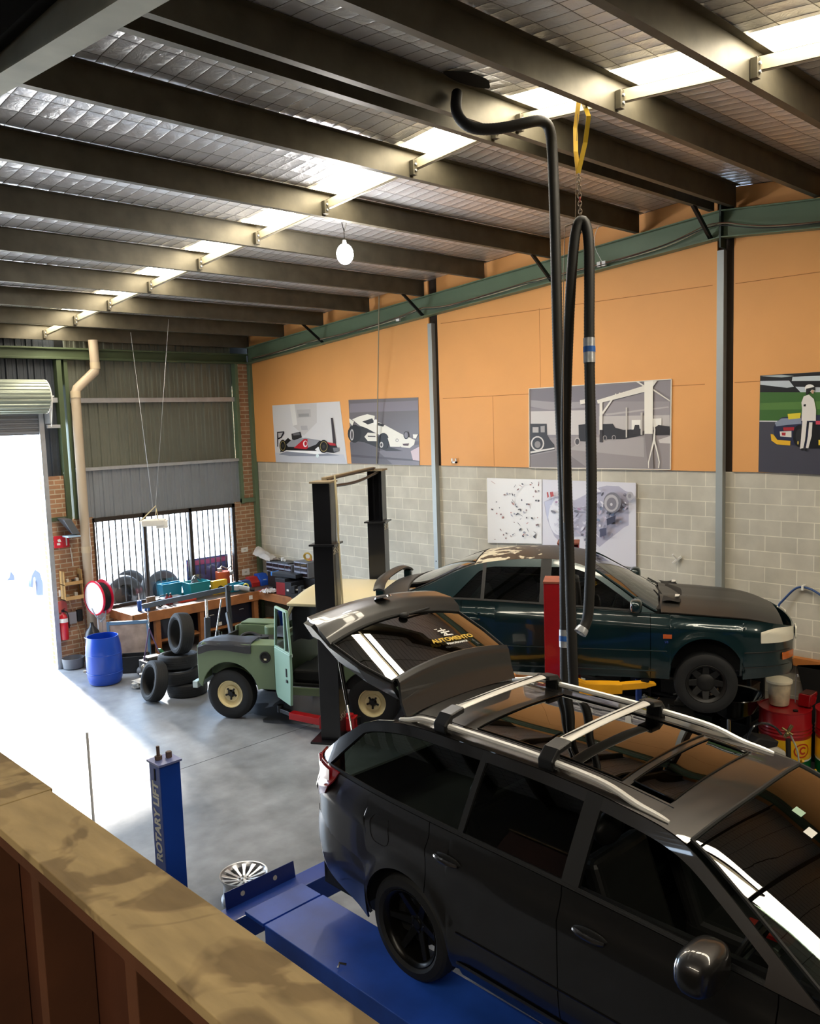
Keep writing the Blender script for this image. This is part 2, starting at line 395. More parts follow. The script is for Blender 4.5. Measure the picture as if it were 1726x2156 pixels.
# roller door
d = bpy.data.objects.new('door_1', None); C.objects.link(d); struct(d)
rdm = mat('pale green roller curtain', '9aa295', .4, .35, var=.06)
b = MB(); cy, cz, R = -.33, 4.975, .285
def rib(a): return R+(.014 if int((a/(2*PI))*26*1.0*2) % 2 == 0 else 0)
b.grid(lambda u, v: Vector((-4.585-4.4*v, cy+rib(2*PI*u)*math.cos(2*PI*u), cz+rib(2*PI*u)*math.sin(2*PI*u))), 156, 1, smooth=False)
b.build('roller_drum', rdm, d)
b = MB(); b.torus((-4.58, cy, cz), (1, 0, 0), R+.005, .012, 40, 6); b.build('drum_rim', white, d)
b = MB(); z = 4.31
while z < 4.78:
    b.poly([(-9.0, -.09, z), (-4.62, -.09, z), (-4.62, -.09, z+.03), (-9.0, -.09, z+.03)]); b.poly([(-9, -.09, z+.03), (-4.62, -.09, z+.03), (-4.62, -.115, z+.04), (-9, -.115, z+.04)])
    b.poly([(-9.0, -.115, z+.04), (-4.62, -.115, z+.04), (-4.62, -.115, z+.066), (-9.0, -.115, z+.066)]); b.poly([(-9, -.115, z+.066), (-4.62, -.115, z+.066), (-4.62, -.09, z+.076), (-9, -.09, z+.076)]); z += .076
b.build('door_curtain', mat('grey door curtain', '8b8d92', .4, .35), d)
b = MB(); b.box(-4.64, -4.55, -.14, -.05, 0, 4.72); b.box(-8.95, -8.88, -.14, -.05, 0, 4.6); b.build('door_guide', galvl, d, bevel=.005)
b = MB(); b.tube([(-4.57, cy-.1, 5.25), (-4.56, cy-.29, 5.0), (-4.55, cy-.2, 4.75), (-4.50, cy, 4.45)], .012, 6, smoothpath=2); b.build('pull_cord', white, d)
b = MB(); b.cyl((-4.58, cy, cz+.0), (-4.42, cy, cz+.0), .02); b.box(-4.54, -4.51, cy-.05, .05, 4.5, 5.0); b.build('drum_bracket', galvl, d)
# other walls (dark, behind and beside the camera)
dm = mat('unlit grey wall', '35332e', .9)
b = MB(); b.box(-10.0, -9.94, -21.5, -11.0, 0, 2.42); struct(b.build('wall_mezzanine', dm))
b = MB(); b.box(XL-.2, XL, -21.6, .1, 0, 7); struct(b.build('wall_left', dm))
b = MB(); b.box(XL, .2, -21.8, -21.6, 0, 7); struct(b.build('wall_near', dm))
# roof lining of foil, with a gap for the sky-light strip
def foilmat():
    M = bpy.data.materials.new('quilted foil lining'); M.use_nodes = True; nt = M.node_tree; N = nt.nodes; L = nt.links; b = N['Principled BSDF']
    g = N.new('ShaderNodeNewGeometry'); s = N.new('ShaderNodeSeparateXYZ')
    nz = N.new('ShaderNodeTexNoise'); nz.inputs['Scale'].default_value = 1.6; nz.inputs['Detail'].default_value = 3; L.new(g.outputs[0], nz.inputs[0])
    sc = N.new('ShaderNodeVectorMath'); sc.operation = 'SCALE'; sc.inputs['Scale'].default_value = .07; L.new(nz.outputs['Color'], sc.inputs[0])
    ad = N.new('ShaderNodeVectorMath'); ad.operation = 'ADD'; L.new(g.outputs[0], ad.inputs[0]); L.new(sc.outputs[0], ad.inputs[1]); L.new(ad.outputs[0], s.inputs[0])
    def M_(op, a, c=None):
        x = N.new('ShaderNodeMath'); x.operation = op
        for i, q in enumerate((a, c)):
            if q is None: continue
            if isinstance(q, (int, float)): x.inputs[i].default_value = q
            else: L.new(q, x.inputs[i])
        return x.outputs[0]
    u = M_('ABSOLUTE', M_('SINE', M_('MULTIPLY', s.outputs[0], PI/.15))); v = M_('ABSOLUTE', M_('SINE', M_('MULTIPLY', s.outputs[1], PI/.3)))
    h = M_('POWER', M_('MULTIPLY', u, v), .45)
    n2 = N.new('ShaderNodeTexNoise'); n2.inputs['Scale'].default_value = 9; n2.inputs['Detail'].default_value = 5; n2.inputs['Distortion'].default_value = 1.5; L.new(g.outputs[0], n2.inputs[0])
    h2 = M_('ADD', h, M_('MULTIPLY', n2.outputs[0], .9))
    bp = N.new('ShaderNodeBump'); bp.inputs['Strength'].default_value = .8; bp.inputs['Distance'].default_value = .014; bp.invert = True; L.new(h2, bp.inputs['Height']); L.new(bp.outputs[0], b.inputs['Normal'])
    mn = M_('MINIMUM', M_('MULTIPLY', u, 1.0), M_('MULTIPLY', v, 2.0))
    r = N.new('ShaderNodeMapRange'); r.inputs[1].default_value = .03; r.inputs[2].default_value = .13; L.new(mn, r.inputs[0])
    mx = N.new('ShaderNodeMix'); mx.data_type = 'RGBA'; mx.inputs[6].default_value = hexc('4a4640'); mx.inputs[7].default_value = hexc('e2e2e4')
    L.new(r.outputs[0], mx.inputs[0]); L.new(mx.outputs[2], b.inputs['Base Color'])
    b.inputs['Metallic'].default_value = .55; b.inputs['Roughness'].default_value = .34
    return M
foil = foilmat(); SK0, SK1 = -4.62, -4.05
def foilz(x, s):
    z = PB(s)+.265
    return z-.012*noise.noise(Vector((x*.9, s*1.3, 0)))
def sheet(x0, x1, s0, s1, nx, ns):
    b = MB(); b.grid(lambda u, v: Vector((lerp(x0, x1, u), -lerp(s0, s1, v), foilz(lerp(x0, x1, u), lerp(s0, s1, v)))), nx, ns); return b
b = sheet(XL, SK0, -.1, RZ, 60, 70)
struct(b.build('ceiling', foil)); struct(sheet(SK1, .1, -.1, RZ, 30, 70).build('ceiling', foil))
struct(sheet(XL, -13.1, RZ, 21.6, 12, 40).build('ceiling', foil)); struct(sheet(-12.5, SK0, RZ, 21.6, 50, 40).build('ceiling', foil)); struct(sheet(SK1, .1, RZ, 21.6, 30, 40).build('ceiling', foil))
b = MB()
for s0, s1 in ((-.1, RZ), (RZ, 21.6)):
    b.prism([(XL, -s0, PB(max(s0, 0))+.36), (XL, -s1, PB(s1)+.36), (SK0-.05, -s1, PB(s1)+.36), (SK0-.05, -s0, PB(max(0, s0))+.36)], (0, 0, .02))
    b.prism([(SK1+.05, -s0, PB(max(s0, 0))+.36), (SK1+.05, -s1, PB(s1)+.36), (.2, -s1, PB(s1)+.36), (.2, -s0, PB(max(0, s0))+.36)], (0, 0, .02))
struct(b.build('roof_sheet', galv))
# ragged foil flap
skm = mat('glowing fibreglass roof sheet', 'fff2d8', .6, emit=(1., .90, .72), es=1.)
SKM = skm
PS = [.12, 1.43, 2.70, 4.03, 5.42, 6.76, 8.10, 9.50, 10.56, 10.84, 11.85, 12.95, 14.25, 15.6, 17., 18.4, 19.8, 21.1]
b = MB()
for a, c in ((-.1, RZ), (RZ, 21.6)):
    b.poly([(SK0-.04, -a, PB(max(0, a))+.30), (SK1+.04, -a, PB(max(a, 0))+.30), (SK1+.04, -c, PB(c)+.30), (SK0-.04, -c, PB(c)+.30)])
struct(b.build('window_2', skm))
b = MB(); b.poly([(-13.15, -12, PB(12)+.30), (-12.45, -12, PB(12)+.30), (-12.45, -19, PB(19)+.30), (-13.15, -19, PB(19)+.30)]); struct(b.build('added_skylight', skm))  # added unseen glowing panel, there to brighten the parapet
# purlins
ordn = ['', 'second', 'third', 'fourth', 'fifth', 'sixth', 'seventh', 'eighth']
for k, s in enumerate(PS):
    z = PB(s); b = MB(); y = -s; h = .25; e = -.12
    P = [(y+.018, z+.022), (y+.018, z+.02), (y+.07, z+.02), (y+.07, z), (y, z), (y, z+h-.004), (y-.07, z+h-.004), (y-.07, z+h), (y+.004, z+h), (y+.004, z+.004), (y+.066, z+.004), (y+.066, z+.022)]
    P = [(y+.07, z+.022), (y+.07, z), (y, z), (y, z+h-.004), (y-.065, z+h-.004), (y-.065, z+h), (y+.004, z+h), (y+.004, z+.004), (y+.066, z+.004), (y+.066, z+.022)]
    b.prism([(XL, a, c) for a, c in P], (e-XL, 0, 0))
    lab = ('galvanised roof purlin closest to the far sheeted wall' if k == 0 else
           '%s galvanised roof purlin counting from the far wall' % ordn[k] if k < 8 else
           'dark shaded roof purlin on the far side of the ridge pair' if k == 8 else
           'olive lit roof purlin on the near side of the ridge pair' if k == 9 else
           'first single roof purlin on the near side of the ridge' if k == 10 else
           'second single roof purlin on the near side of the ridge' if k == 11 else 'roof purlin on the near slope overhead')
    tag(b.build('roof_purlin', galv), lab, 'roof purlin', 'galvanised purlins under the roof')
    if k < 14:
        t_ = thing('purlin_cleat', 'steel cleat bolted on the purlin by the skylight, row %s' % (['nearest the far wall', 'two from the far wall', 'three from the far wall', 'four', 'five', 'six', 'seven', 'eight', 'at the ridge far side', 'at the ridge near side', 'ten', 'eleven', 'twelve', 'thirteen'][k]), 'cleat', (SK0+.2, -s-.006, z), group='cleats beside the skylight strip')
        b = MB(); b.box(-.03, .03, -.05, 0, .02, .16); b.build('plate', galv, t_)
        b = MB(); b.cyl((0, -.05, .06), (0, -.065, .06), .012, n=6); b.cyl((0, -.05, .12), (0, -.065, .12), .012, n=6); b.build('bolt', galvl, t_)
# bridging channel under the skylight strip
brm = mat('cream bridging channel', 'a89f88', .5, .2)
for k, (a, c) in enumerate(zip(PS[:13], PS[1:14])):
    if c-a < .5: continue
    b = MB(); z0, z1 = PB(a), PB(c); x = -4.40
    b.prism([(x, -a-.01, z0+.08), (x+.004, -a-.01, z0+.08), (x+.004, -a-.01, z0+.18), (x, -a-.01, z0+.18)], (0, -(c-a)+.02, z1-z0))
    for q in (.08, .176): b.prism([(x, -a-.01, z0+q), (x+.045, -a-.01, z0+q), (x+.045, -a-.01, z0+q+.004), (x, -a-.01, z0+q+.004)], (0, -(c-a)+.02, z1-z0))
    tag(b.build('bridging_channel', brm), 'cream channel strut under the skylight in roof bay %s from the far wall' % ['one', 'two', 'three', 'four', 'five', 'six', 'seven', 'eight', '', 'nine', 'ten', 'eleven', 'twelve', 'thirteen'][k], 'roof strut', 'channel struts between purlins')
# rafters
def rafter(x, wf_, depth, m_, name, label, s0=.1, s1=21.5, web=.01, kn=RZ):
    r = thing(name, label, 'steel beam')
    for (a, c, nm) in ((s0, kn, 'far_half'), (kn, s1, 'near_half')):
        b = MB(); za, zc = RB(a), RB(c); zk = 5.655+.079*(2*RZ-kn)
        if a == kn: za = zk
        else: zc = zk
        def sl(x0, x1, h0, h1): b.prism([(x0, -a, za+h0), (x1, -a, za+h0), (x1, -a, za+h1), (x0, -a, za+h1)], (0, -(c-a), zc-za))
        sl(x-wf_/2, x+wf_/2, 0, .014); sl(x-wf_/2, x+wf_/2, depth-.014, depth); sl(x-web/2, x+web/2, .014, depth-.014)
        b.build(nm, m_, r)
    return r
r = rafter(-.112, .15, .335, green, 'steel_rafter', 'green steel rafter sloping along the top of the orange wall')
b = MB(); b.box(-.19, -.035, -RZ-.012, -RZ+.012, RB(RZ)-.12, RB(RZ)+.42); b.build('splice_plate', mat('dark green plate', '2c3a30', .5), r)
lr = rafter(-8.52, .17, .62, mat('dusty grey beam', 'b8b8a8', .75, var=.12, vs=3), 'steel_rafter', 'big dusty grey rafter at the upper left above the mezzanine', kn=9.7)
b = MB(); b.box(-8.62, -8.54, -21.5, -.2, 6.72, 7.3)
b.build('shade_board', mat('black shade board', '0b0a07', .95), lr)  # black board added to stand for shade on the beam web
for s, lab in ((2.70, 'black diagonal fly brace nearest the corner'), (5.42, 'black diagonal fly brace over the first wall post'), (8.10, 'black diagonal fly brace behind the hanging hoses'), (10.56, 'black diagonal fly brace at the ridge')):
    b = MB(); b.obox((-.62, -s+.02, PB(s)+.02), (-.12, -s+.02, RB(s)+.01), .05, .006, (0, 1, 0)); b.obox((-.62, -s+.045, PB(s)+.02), (-.12, -s+.045, RB(s)+.01), .05, .006, (0, 0, 1))
    tag(b.build('fly_brace', black), lab, 'roof brace', 'diagonal braces from purlin to green rafter')
# wall posts
for s, zz, lab in ((5.49, 5.97, 'grey wall post between the race car pictures and the garage picture'), (10.63, 6.36, 'grey wall post right of the garage picture')):
    t_ = thing('wall_post', lab, 'wall post', (0, -s, 0), group='galvanised posts on the block wall')
    b = MB(); b.box(-.09, -.086, -.045, .045, 0, zz); b.box(-.086, -.0, .041, .045, 0, zz); b.box(-.086, -.0, -.045, -.041, 0, zz); b.build('channel', mat('grey post channel', 'a3a8a6', .5, .3), t_)
    b = MB(); b.cyl((-.095, 0, 1.9), (-.088, 0, 1.9), .012, n=6); b.build('bolt', black, t_)
# cables along the rafter
cb = mat('grey electric cable', 'b9a98c', .6)
for q, (dz, col) in enumerate(((.035, cb), (.05, mat('brown cable', '6a4028', .6)), (.028, mat('black cable', '222020', .6)))):
    pts = []
    for i in range(60):
        s = .4+i*.24; sag = .035*abs(math.sin(s*PI/2.7+q*.4))
        pts.append((-.202-.012*q, -s, RB(s)+dz+.05-sag+(.10*math.exp(-((s-10.6)/.4)**2))+(.06*math.exp(-((s-5.42)/.3)**2))))
    b = MB(); b.tube(pts, .006, 5, smoothpath=1); tag(b.build('electric_cable', col), '%s cable strung along the foot of the green rafter' % ['pale', 'brown', 'black'][q], 'cable', 'cables along the green rafter')
# ================================================================== PICTURES ON THE RIGHT WALL
def ell(cx, cy, rx, ry, n=18, rot=0):
    return [(cx+rx*math.cos(t)*math.cos(rot)-ry*math.sin(t)*math.sin(rot), cy+rx*math.cos(t)*math.sin(rot)+ry*math.sin(t)*math.cos(rot)) for t in (2*PI*k/n for k in range(n))]
def picture(label, off, sc, corners, bg, shapes, px=-.035, border=None, cat='poster', lean=0., wide=None):
    "a flat printed board; its drawing is laid out in the board's own measured outline"
    def W(p, d): return on(off[0]+p[0]/sc, off[1]+p[1]/sc, 0, px-d)
    P = [W(c, 0) for c in corners]
    base = Vector((px, (P[2].y+P[3].y)/2, min(P[2].z, P[3].z)))
    r = thing('picture_board', label, cat, base)
    def add(name, M, faces):
        b = MB()
        for mi, pts, thick in faces:
            b.m(mi)
            q = [Vector(v)-base for v in pts]
            if thick: b.prism(q, (thick, 0, 0))
            else: b.poly(q)
        return b.build(name, M, r, merge=False)
    add('board', mat('pic '+bg, bg, .35), [(0, P, .012)])
    mats = []; F = []
    for k, (col, pts) in enumerate(shapes):
        nm = 'pic '+col
        M = mat(nm, col, .4)
        if M not in mats: mats.append(M)
        F.append((mats.index(M), [W(p, .0012+.0005*k) for p in pts], 0))
    if F: add('print', mats, F)
    if border:
        b = MB()
        for p, q in zip(P, P[1:]+P[:1]): b.obox(p-base+Vector((-.004, 0, 0)), q-base+Vector((-.004, 0, 0)), .012, .02, (1, 0, 0))
        b.build('border', mat('pic '+border, border, .5), r)
    return r
o5 = (540, 820); z5 = 4.315
def gold(cx, cy, rx, ry): return [('191817', ell(cx, cy, rx, ry)), ('b7a263', ell(cx, cy, rx*.78, ry*.78)), ('141414', ell(cx, cy, rx*.7, ry*.7)), ('35332f', ell(cx, cy, rx*.3, ry*.3))]
picture('white poster of a silver and red racing car with gold ringed tyres, hung crooked', o5, z5, [(142, 145), (755, 108), (825, 678), (175, 660)], 'd8d6d6', [
 ('c9c6c4', [(300, 138), (545, 124), (548, 300), (430, 420), (330, 330)]), ('e4e2de', [(300, 138), (345, 135), (370, 320), (330, 330)]), ('b9b6b5', [(365, 185), (490, 178), (495, 250), (372, 258)]),
 ('9c9a9a', [(380, 222), (475, 218), (478, 245), (383, 249)]), ('b4b2b4', [(400, 330), (460, 328), (465, 368), (408, 370)]), ('c6c8cf', [(168, 575), (790, 590), (822, 674), (177, 657)]),
 ('8c909c', [(200, 590), (280, 560), (600, 572), (755, 600), (520, 606), (300, 604)]), ('ffffff', [(262, 548), (560, 562), (640, 580), (540, 588), (270, 562)]),
 ('26252b', [(186, 385), (250, 380), (253, 398), (228, 440), (195, 455), (196, 520), (188, 520)]), ('bab7b7', [(194, 396), (238, 392), (220, 430), (198, 440)]),
 ('1c1b1d', [(215, 570), (225, 500), (285, 440), (335, 480), (440, 470), (560, 460), (720, 500), (752, 560), (700, 578), (560, 558), (270, 552)]),
 ('9a9ba1', [(272, 500), (320, 455), (445, 440), (575, 462), (540, 500), (470, 528), (285, 520)]), ('2d2b2c', [(316, 402), (398, 384), (412, 436), (340, 462), (322, 452)]), ('6d6a6c', [(330, 400), (388, 392), (394, 412), (335, 418)]),
 ('c01f2b', [(338, 532), (430, 450), (462, 450), (466, 534), (450, 544)]), ('e9dfe0', ell(442, 494, 20, 30)), ('c01f2b', ell(446, 492, 12, 20)),
 ('f2f2f2', [(530, 545), (560, 520), (585, 545), (600, 575), (560, 566)])] + gold(238, 512, 30, 56) + gold(610, 518, 44, 60) + [
 ('b5202c', [(640, 480), (715, 488), (722, 512), (668, 508)]), ('77777c', [(692, 530), (750, 528), (748, 562), (702, 566)]), ('3a3236', [(674, 258), (690, 258), (720, 492), (694, 488)]), ('dfeeee', ell(553, 602, 14, 17))])
picture('black and white poster of an old open wheel racing car at speed', o5, z5, [(835, 95), (1468, 72), (1480, 690), (862, 672)], '6f696d', [
 ('5d585e', [(848, 480), (1475, 470), (1480, 688), (862, 670)]), ('78727a', [(1100, 560), (1476, 500), (1480, 688), (1240, 684)]), ('827b84', [(850, 130), (1466, 100), (1468, 190), (845, 210)]), ('4a454b', [(856, 590), (1476, 640), (1477, 655), (858, 612)]),
 ('cdb7bd', [(1400, 560), (1478, 520), (1480, 650), (1420, 640)]), ('2a2829', [(900, 330), (1010, 345), (1110, 430), (1200, 520), (1330, 560), (1180, 560), (980, 480), (890, 470)]), ('1b1a1c', ell(890, 402, 62, 82)), ('b9b4b2', ell(866, 412, 18, 52)), ('4c4848', ell(866, 412, 10, 38)),
 ('ece8dc', [(868, 272), (930, 245), (1005, 224), (1074, 240), (1070, 280), (1170, 325), (1300, 396), (1440, 460), (1432, 500), (1392, 532), (1320, 526), (1210, 460), (1100, 405), (1000, 352), (940, 330)]),
 ('2b2829', [(960, 292), (1050, 262), (1072, 300), (1010, 318)]), ('2b2829', [(1090, 300), (1165, 318), (1150, 338), (1100, 326)]), ('f4f1e8', ell(1082, 296, 20, 24)), ('e6e2d6', [(980, 430), (1010, 392), (1090, 398), (1090, 470), (1010, 468)]),
 ('3a3636', [(1010, 420), (1080, 424), (1080, 432), (1010, 430)]), ('161517', ell(1152, 470, 52, 76)), ('c7c2bd', ell(1134, 503, 17, 27)), ('2c2a2b', ell(1134, 503, 9, 15)),
 ('ece8dc', [(1190, 440), (1300, 440), (1330, 500), (1300, 522), (1215, 520)]), ('2b2829', ell(1276, 462, 13, 16)), ('ece8dc', ell(1276, 462, 9, 12)), ('232223', ell(1358, 415, 24, 36)), ('807a80', ell(1358, 415, 16, 27)), ('f2efe6', [(1420, 408), (1466, 408), (1448, 446), (1422, 444)]), ('4c2c2c', [(1325, 494), (1385, 490), (1375, 512), (1335, 510)]),
 ('e8e4d8', [(840, 262), (885, 290), (870, 330), (845, 300)])])
o6 = (1000, 780); z6 = 3.836
def hoseloop():
    a = [(1436, 400), (1446, 480), (1436, 560), (1415, 660), (1396, 740), (1398, 790), (1404, 790), (1404, 744), (1424, 664), (1446, 590), (1466, 660), (1482, 740), (1476, 790), (1484, 790), (1492, 740), (1474, 655), (1452, 560), (1456, 480), (1444, 400)]
    return a
rnd = random.Random(3)
picture('large sepia picture of an old timber post garage with vintage cars', o6, z6, [(440, 148), (1588, 70), (1580, 800), (442, 785)], '8f888c', [
 ('7f7980', [(450, 155), (1365, 98), (1380, 170), (1000, 280), (600, 300), (450, 300)]), ('a49da0', [(450, 240), (700, 260), (900, 250), (900, 300), (600, 318), (450, 292)]), ('9d9698', [(1000, 250), (1570, 250), (1572, 400), (1000, 400)]), ('b9b2b0', [(1050, 350), (1560, 290), (1565, 300), (1060, 365)]),
 ('cfc8c4', [(450, 330), (905, 320), (905, 520), (450, 520)]), ('c4bdb9', [(1000, 370), (1570, 360), (1574, 470), (1000, 520)]), ('9a9190', [(446, 560), (900, 520), (1576, 500), (1576, 790), (446, 778)]), ('aea6a4', [(900, 540), (1360, 540), (1365, 700), (760, 640)]), ('d3ccc6', [(1480, 560), (1574, 530), (1574, 590), (1490, 585)]), ('847b7c', [(446, 690), (700, 640), (900, 780), (446, 776)]),
 ('2f2b2c', [(447, 430), (578, 430), (582, 520), (605, 560), (640, 600), (645, 640), (447, 680)]), ('b8b2ae', [(464, 458), (512, 458), (512, 502), (464, 502)]), ('a29c99', [(528, 450), (562, 446), (562, 500), (530, 500)]), ('d9d3cd', ell(504, 590, 54, 60)), ('2f2b2c', ell(504, 590, 43, 49)), ('8f8884', ell(504, 598, 24, 28)), ('e2dcd6', [(447, 655), (640, 622), (642, 634), (447, 670)]),
 ('2a2627', [(835, 440), (905, 430), (905, 575), (838, 570)]), ('bcb4b0', ell(825, 575, 24, 34)), ('4a4546', ell(825, 575, 16, 24)), ('2c2829', [(1030, 432), (1112, 430), (1130, 462), (1200, 480), (1345, 470), (1360, 520), (1210, 552), (1030, 556)]), ('f0ebe2', [(1264, 400), (1336, 398), (1336, 470), (1264, 478)]), ('332e2f', [(1290, 440), (1325, 440), (1335, 515), (1270, 512)]),
 ('f3eee4', [(1430, 390), (1504, 386), (1504, 455), (1430, 455)]), ('332e2f', [(1450, 462), (1480, 440), (1570, 452), (1572, 520), (1452, 522)]), ('b0a8a4', ell(1048, 545, 16, 20)), ('2c2829', ell(1048, 545, 11, 15)), ('b0a8a4', ell(1120, 542, 16, 20)), ('2c2829', ell(1120, 542, 11, 15)),
 ('ece6da', [(984, 240), (1375, 120), (1380, 170), (990, 268)]), ('ece6da', [(1005, 252), (1028, 248), (1028, 478), (1005, 480)]), ('3a3434', [(1005, 480), (1030, 480), (1030, 580), (1005, 580)]), ('ece6da', [(1098, 235), (1110, 240), (1032, 356), (1025, 338)]), ('cfc9c0', [(1216, 300), (1228, 298), (1228, 540), (1216, 542)]), ('c3bcb4', [(1336, 340), (1352, 338), (1352, 520), (1336, 520)]),
 ('e6dfd2', [(1434, 86), (1470, 84), (1436, 130)]), ('e6dfd2', [(1320, 90), (1366, 120), (1366, 134), (1300, 92)]), ('e0d9cc', [(1440, 150), (1572, 240), (1572, 250), (1440, 164)]), ('f2ecde', [(1366, 90), (1436, 84), (1434, 512), (1368, 512)]), ('8a8180', [(1368, 514), (1430, 514), (1440, 792), (1396, 790)]), ('e8e1d4', [(846, 240), (905, 230), (905, 262), (850, 275)]), ('efe9dd', hoseloop())]
 + [('ece6da', [(x, 190-(x-1120)*.23), (x+10, 188-(x-1120)*.23), (x+10, 215-(x-1120)*.23), (x, 217-(x-1120)*.23)]) for x in range(1130, 1360, 32)], border='e8dfcf')
sp = []
for k in range(95):
    x, y = rnd.uniform(120, 530), rnd.uniform(905, 1375)
    if rnd.random() < .5 and x < 250: continue
    if y > 1375: continue
    r1, r2, a = rnd.uniform(3, 16), rnd.uniform(3, 10), rnd.uniform(0, 3)
    if rnd.random() < .2: r1, r2 = rnd.uniform(18, 30), 2
    pts = [(x+r1*f*math.cos(t)*math.cos(a)-r2*f*math.sin(t)*math.sin(a), y+r1*f*math.cos(t)*math.sin(a)+r2*f*math.sin(t)*math.cos(a)) for t, f in ((2*PI*i/9, rnd.uniform(.6, 1.1)) for i in range(9))]
    sp.append((rnd.choice(['4a4648', '6f6a70', '8a6a66', 'b48078', '35333a', '9a9aa6']), pts))
picture('white poster scattered with small exploded engine parts', o6, z6, [(95, 868), (538, 880), (538, 1400), (103, 1392)], 'f0eeec', sp)
g = []
out = [(556, 1060), (620, 1030), (690, 1010), (800, 1050), (900, 1000), (1000, 945), (1060, 930), (1160, 935), (1215, 975), (1262, 985), (1275, 1020), (1240, 1060), (1240, 1250), (1200, 1268), (1150, 1310), (1060, 1380), (1005, 1425), (900, 1340), (790, 1342), (700, 1400), (640, 1340), (600, 1250), (570, 1150)]
g.append(('b3b0c2', out)); g.append(('e6e6ee', ell(660, 1180, 70, 150, 20, -.1))); g.append(('c3c6dc', [(560, 1060), (640, 1040), (600, 1120), (585, 1220)]))
for k in range(150):
    x = rnd.uniform(600, 1230); y = rnd.uniform(960, 1370)
    yt = interp([(600, 1060), (800, 1060), (1000, 960), (1240, 985)], x); yb = interp([(600, 1230), (700, 1370), (1000, 1400), (1240, 1230)], x)
    if not yt < y < yb: continue
    a = rnd.uniform(0, 3); r1, r2 = rnd.uniform(6, 26), rnd.uniform(3, 12)
    pts = [(x+r1*math.cos(t)*math.cos(a)-r2*math.sin(t)*math.sin(a), y+r1*math.cos(t)*math.sin(a)+r2*math.sin(t)*math.cos(a)) for t in (2*PI*i/7 for i in range(7))]
    g.append((rnd.choice(['8f8c9c', 'd4d2de', '6f6c78', 'c2b4c4', 'a0789a' if x < 900 else '7a86a0', '55535f' if x > 980 else 'c9c6d4', 'e4e2ea']), pts))
g += [('77747c', ell(1108, 1068, 72, 84)), ('b7b2b6', ell(1100, 1072, 58, 70)), ('7d7880', ell(1102, 1076, 40, 50)), ('cfcbd0', ell(1100, 1082, 10, 13)), ('b0adb2', ell(1250, 1015, 30, 36)), ('8d8a90', ell(1248, 1015, 14, 18)), ('34344a', [(1060, 1200), (1136, 1168), (1130, 1222), (1066, 1252)]), ('4c4c66', [(1005, 1280), (1060, 1270), (1060, 1330), (1010, 1345)]), ('b8433f', [(578, 985), (590, 980), (596, 1020), (584, 1030)]), ('b8433f', [(604, 982), (628, 978), (636, 1015), (610, 1024)])]
picture('wide poster of a cutaway gearbox drawn in lavender grey', o6, z6, [(544, 880), (1298, 908), (1298, 1592), (544, 1500)], 'dcdae2', g)
oR = (1300, 400); zR = 3.4765
picture('colour poster of a person in a white suit and helmet beside a stock racing car', oR, zR, [(1043, 1358), (2150, 1290), (2140, 2115), (1030, 2063)], '4b4a55', [
 ('15161a', [(1043, 1360), (1700, 1320), (1700, 1500), (1043, 1490)]), ('c3cbd2', [(1044, 1398), (1255, 1395), (1290, 1440), (1240, 1448), (1044, 1425)]), ('c9d2d6', [(1280, 1368), (1700, 1350), (1700, 1395), (1275, 1398)]), ('aeb8b8', [(1044, 1362), (1200, 1352), (1290, 1362), (1200, 1372)]), ('c3cbd2', [(1300, 1440), (1340, 1482), (1700, 1482), (1700, 1450)]),
 ('3f6a2e', [(1042, 1480), (1700, 1480), (1700, 1690), (1040, 1688)]), ('567f3c', [(1042, 1560), (1700, 1540), (1700, 1600), (1042, 1610)]), ('d9d9d9', [(1038, 1688), (1700, 1694), (1700, 1702), (1038, 1696)]),
 ('2a2e4a', [(1140, 1740), (1160, 1700), (1200, 1665), (1350, 1650), (1700, 1640), (1700, 1880), (1300, 1870), (1150, 1830)]), ('8a93a8', [(1150, 1705), (1200, 1672), (1340, 1668), (1345, 1710), (1240, 1720), (1160, 1730)]), ('e3cf3a', [(1244, 1640), (1340, 1630), (1336, 1670), (1250, 1680)]), ('e0d9d0', [(1186, 1768), (1272, 1764), (1272, 1810), (1190, 1804)]), ('b02a34', [(1210, 1738), (1292, 1736), (1290, 1760), (1215, 1762)]), ('b02a34', [(1200, 1776), (1230, 1776), (1228, 1798), (1202, 1796)]),
 ('e9b52c', [(1120, 1786), (1140, 1790), (1170, 1830), (1265, 1836), (1262, 1870), (1165, 1862), (1125, 1834)]), ('111114', ell(1332, 1800, 50, 82)), ('2c2c2e', ell(1332, 1800, 30, 52)), ('b8a24a', ell(1320, 1850, 6, 14)), ('111114', [(1390, 1700), (1480, 1700), (1480, 1890), (1400, 1890)]), ('d0475a', [(1450, 1690), (1500, 1690), (1500, 1718), (1450, 1716)]), ('efcf36', [(1470, 1830), (1600, 1830), (1600, 1866), (1470, 1868)]),
 ('e8e2dc', [(1345, 1556), (1362, 1510), (1400, 1498), (1436, 1530), (1452, 1610), (1450, 1690), (1345, 1690), (1350, 1600)]), ('1a1a1c', [(1362, 1570), (1378, 1568), (1376, 1585), (1360, 1584)]), ('e8e2dc', [(1352, 1688), (1386, 1688), (1372, 1830), (1358, 1892), (1334, 1894), (1342, 1820)]), ('e8e2dc', [(1402, 1700), (1426, 1700), (1420, 1800), (1396, 1890), (1378, 1888), (1392, 1800)]), ('1a1a1c', ell(1352, 1898, 12, 8)), ('1a1a1c', ell(1378, 1902, 10, 10)),
 ('f3f1ec', ell(1406, 1450, 36, 28)), ('20201f', [(1380, 1455), (1444, 1440), (1446, 1465), (1420, 1462), (1400, 1490), (1376, 1500)]), ('c9a389', [(1420, 1464), (1438, 1466), (1432, 1492), (1416, 1486)])])
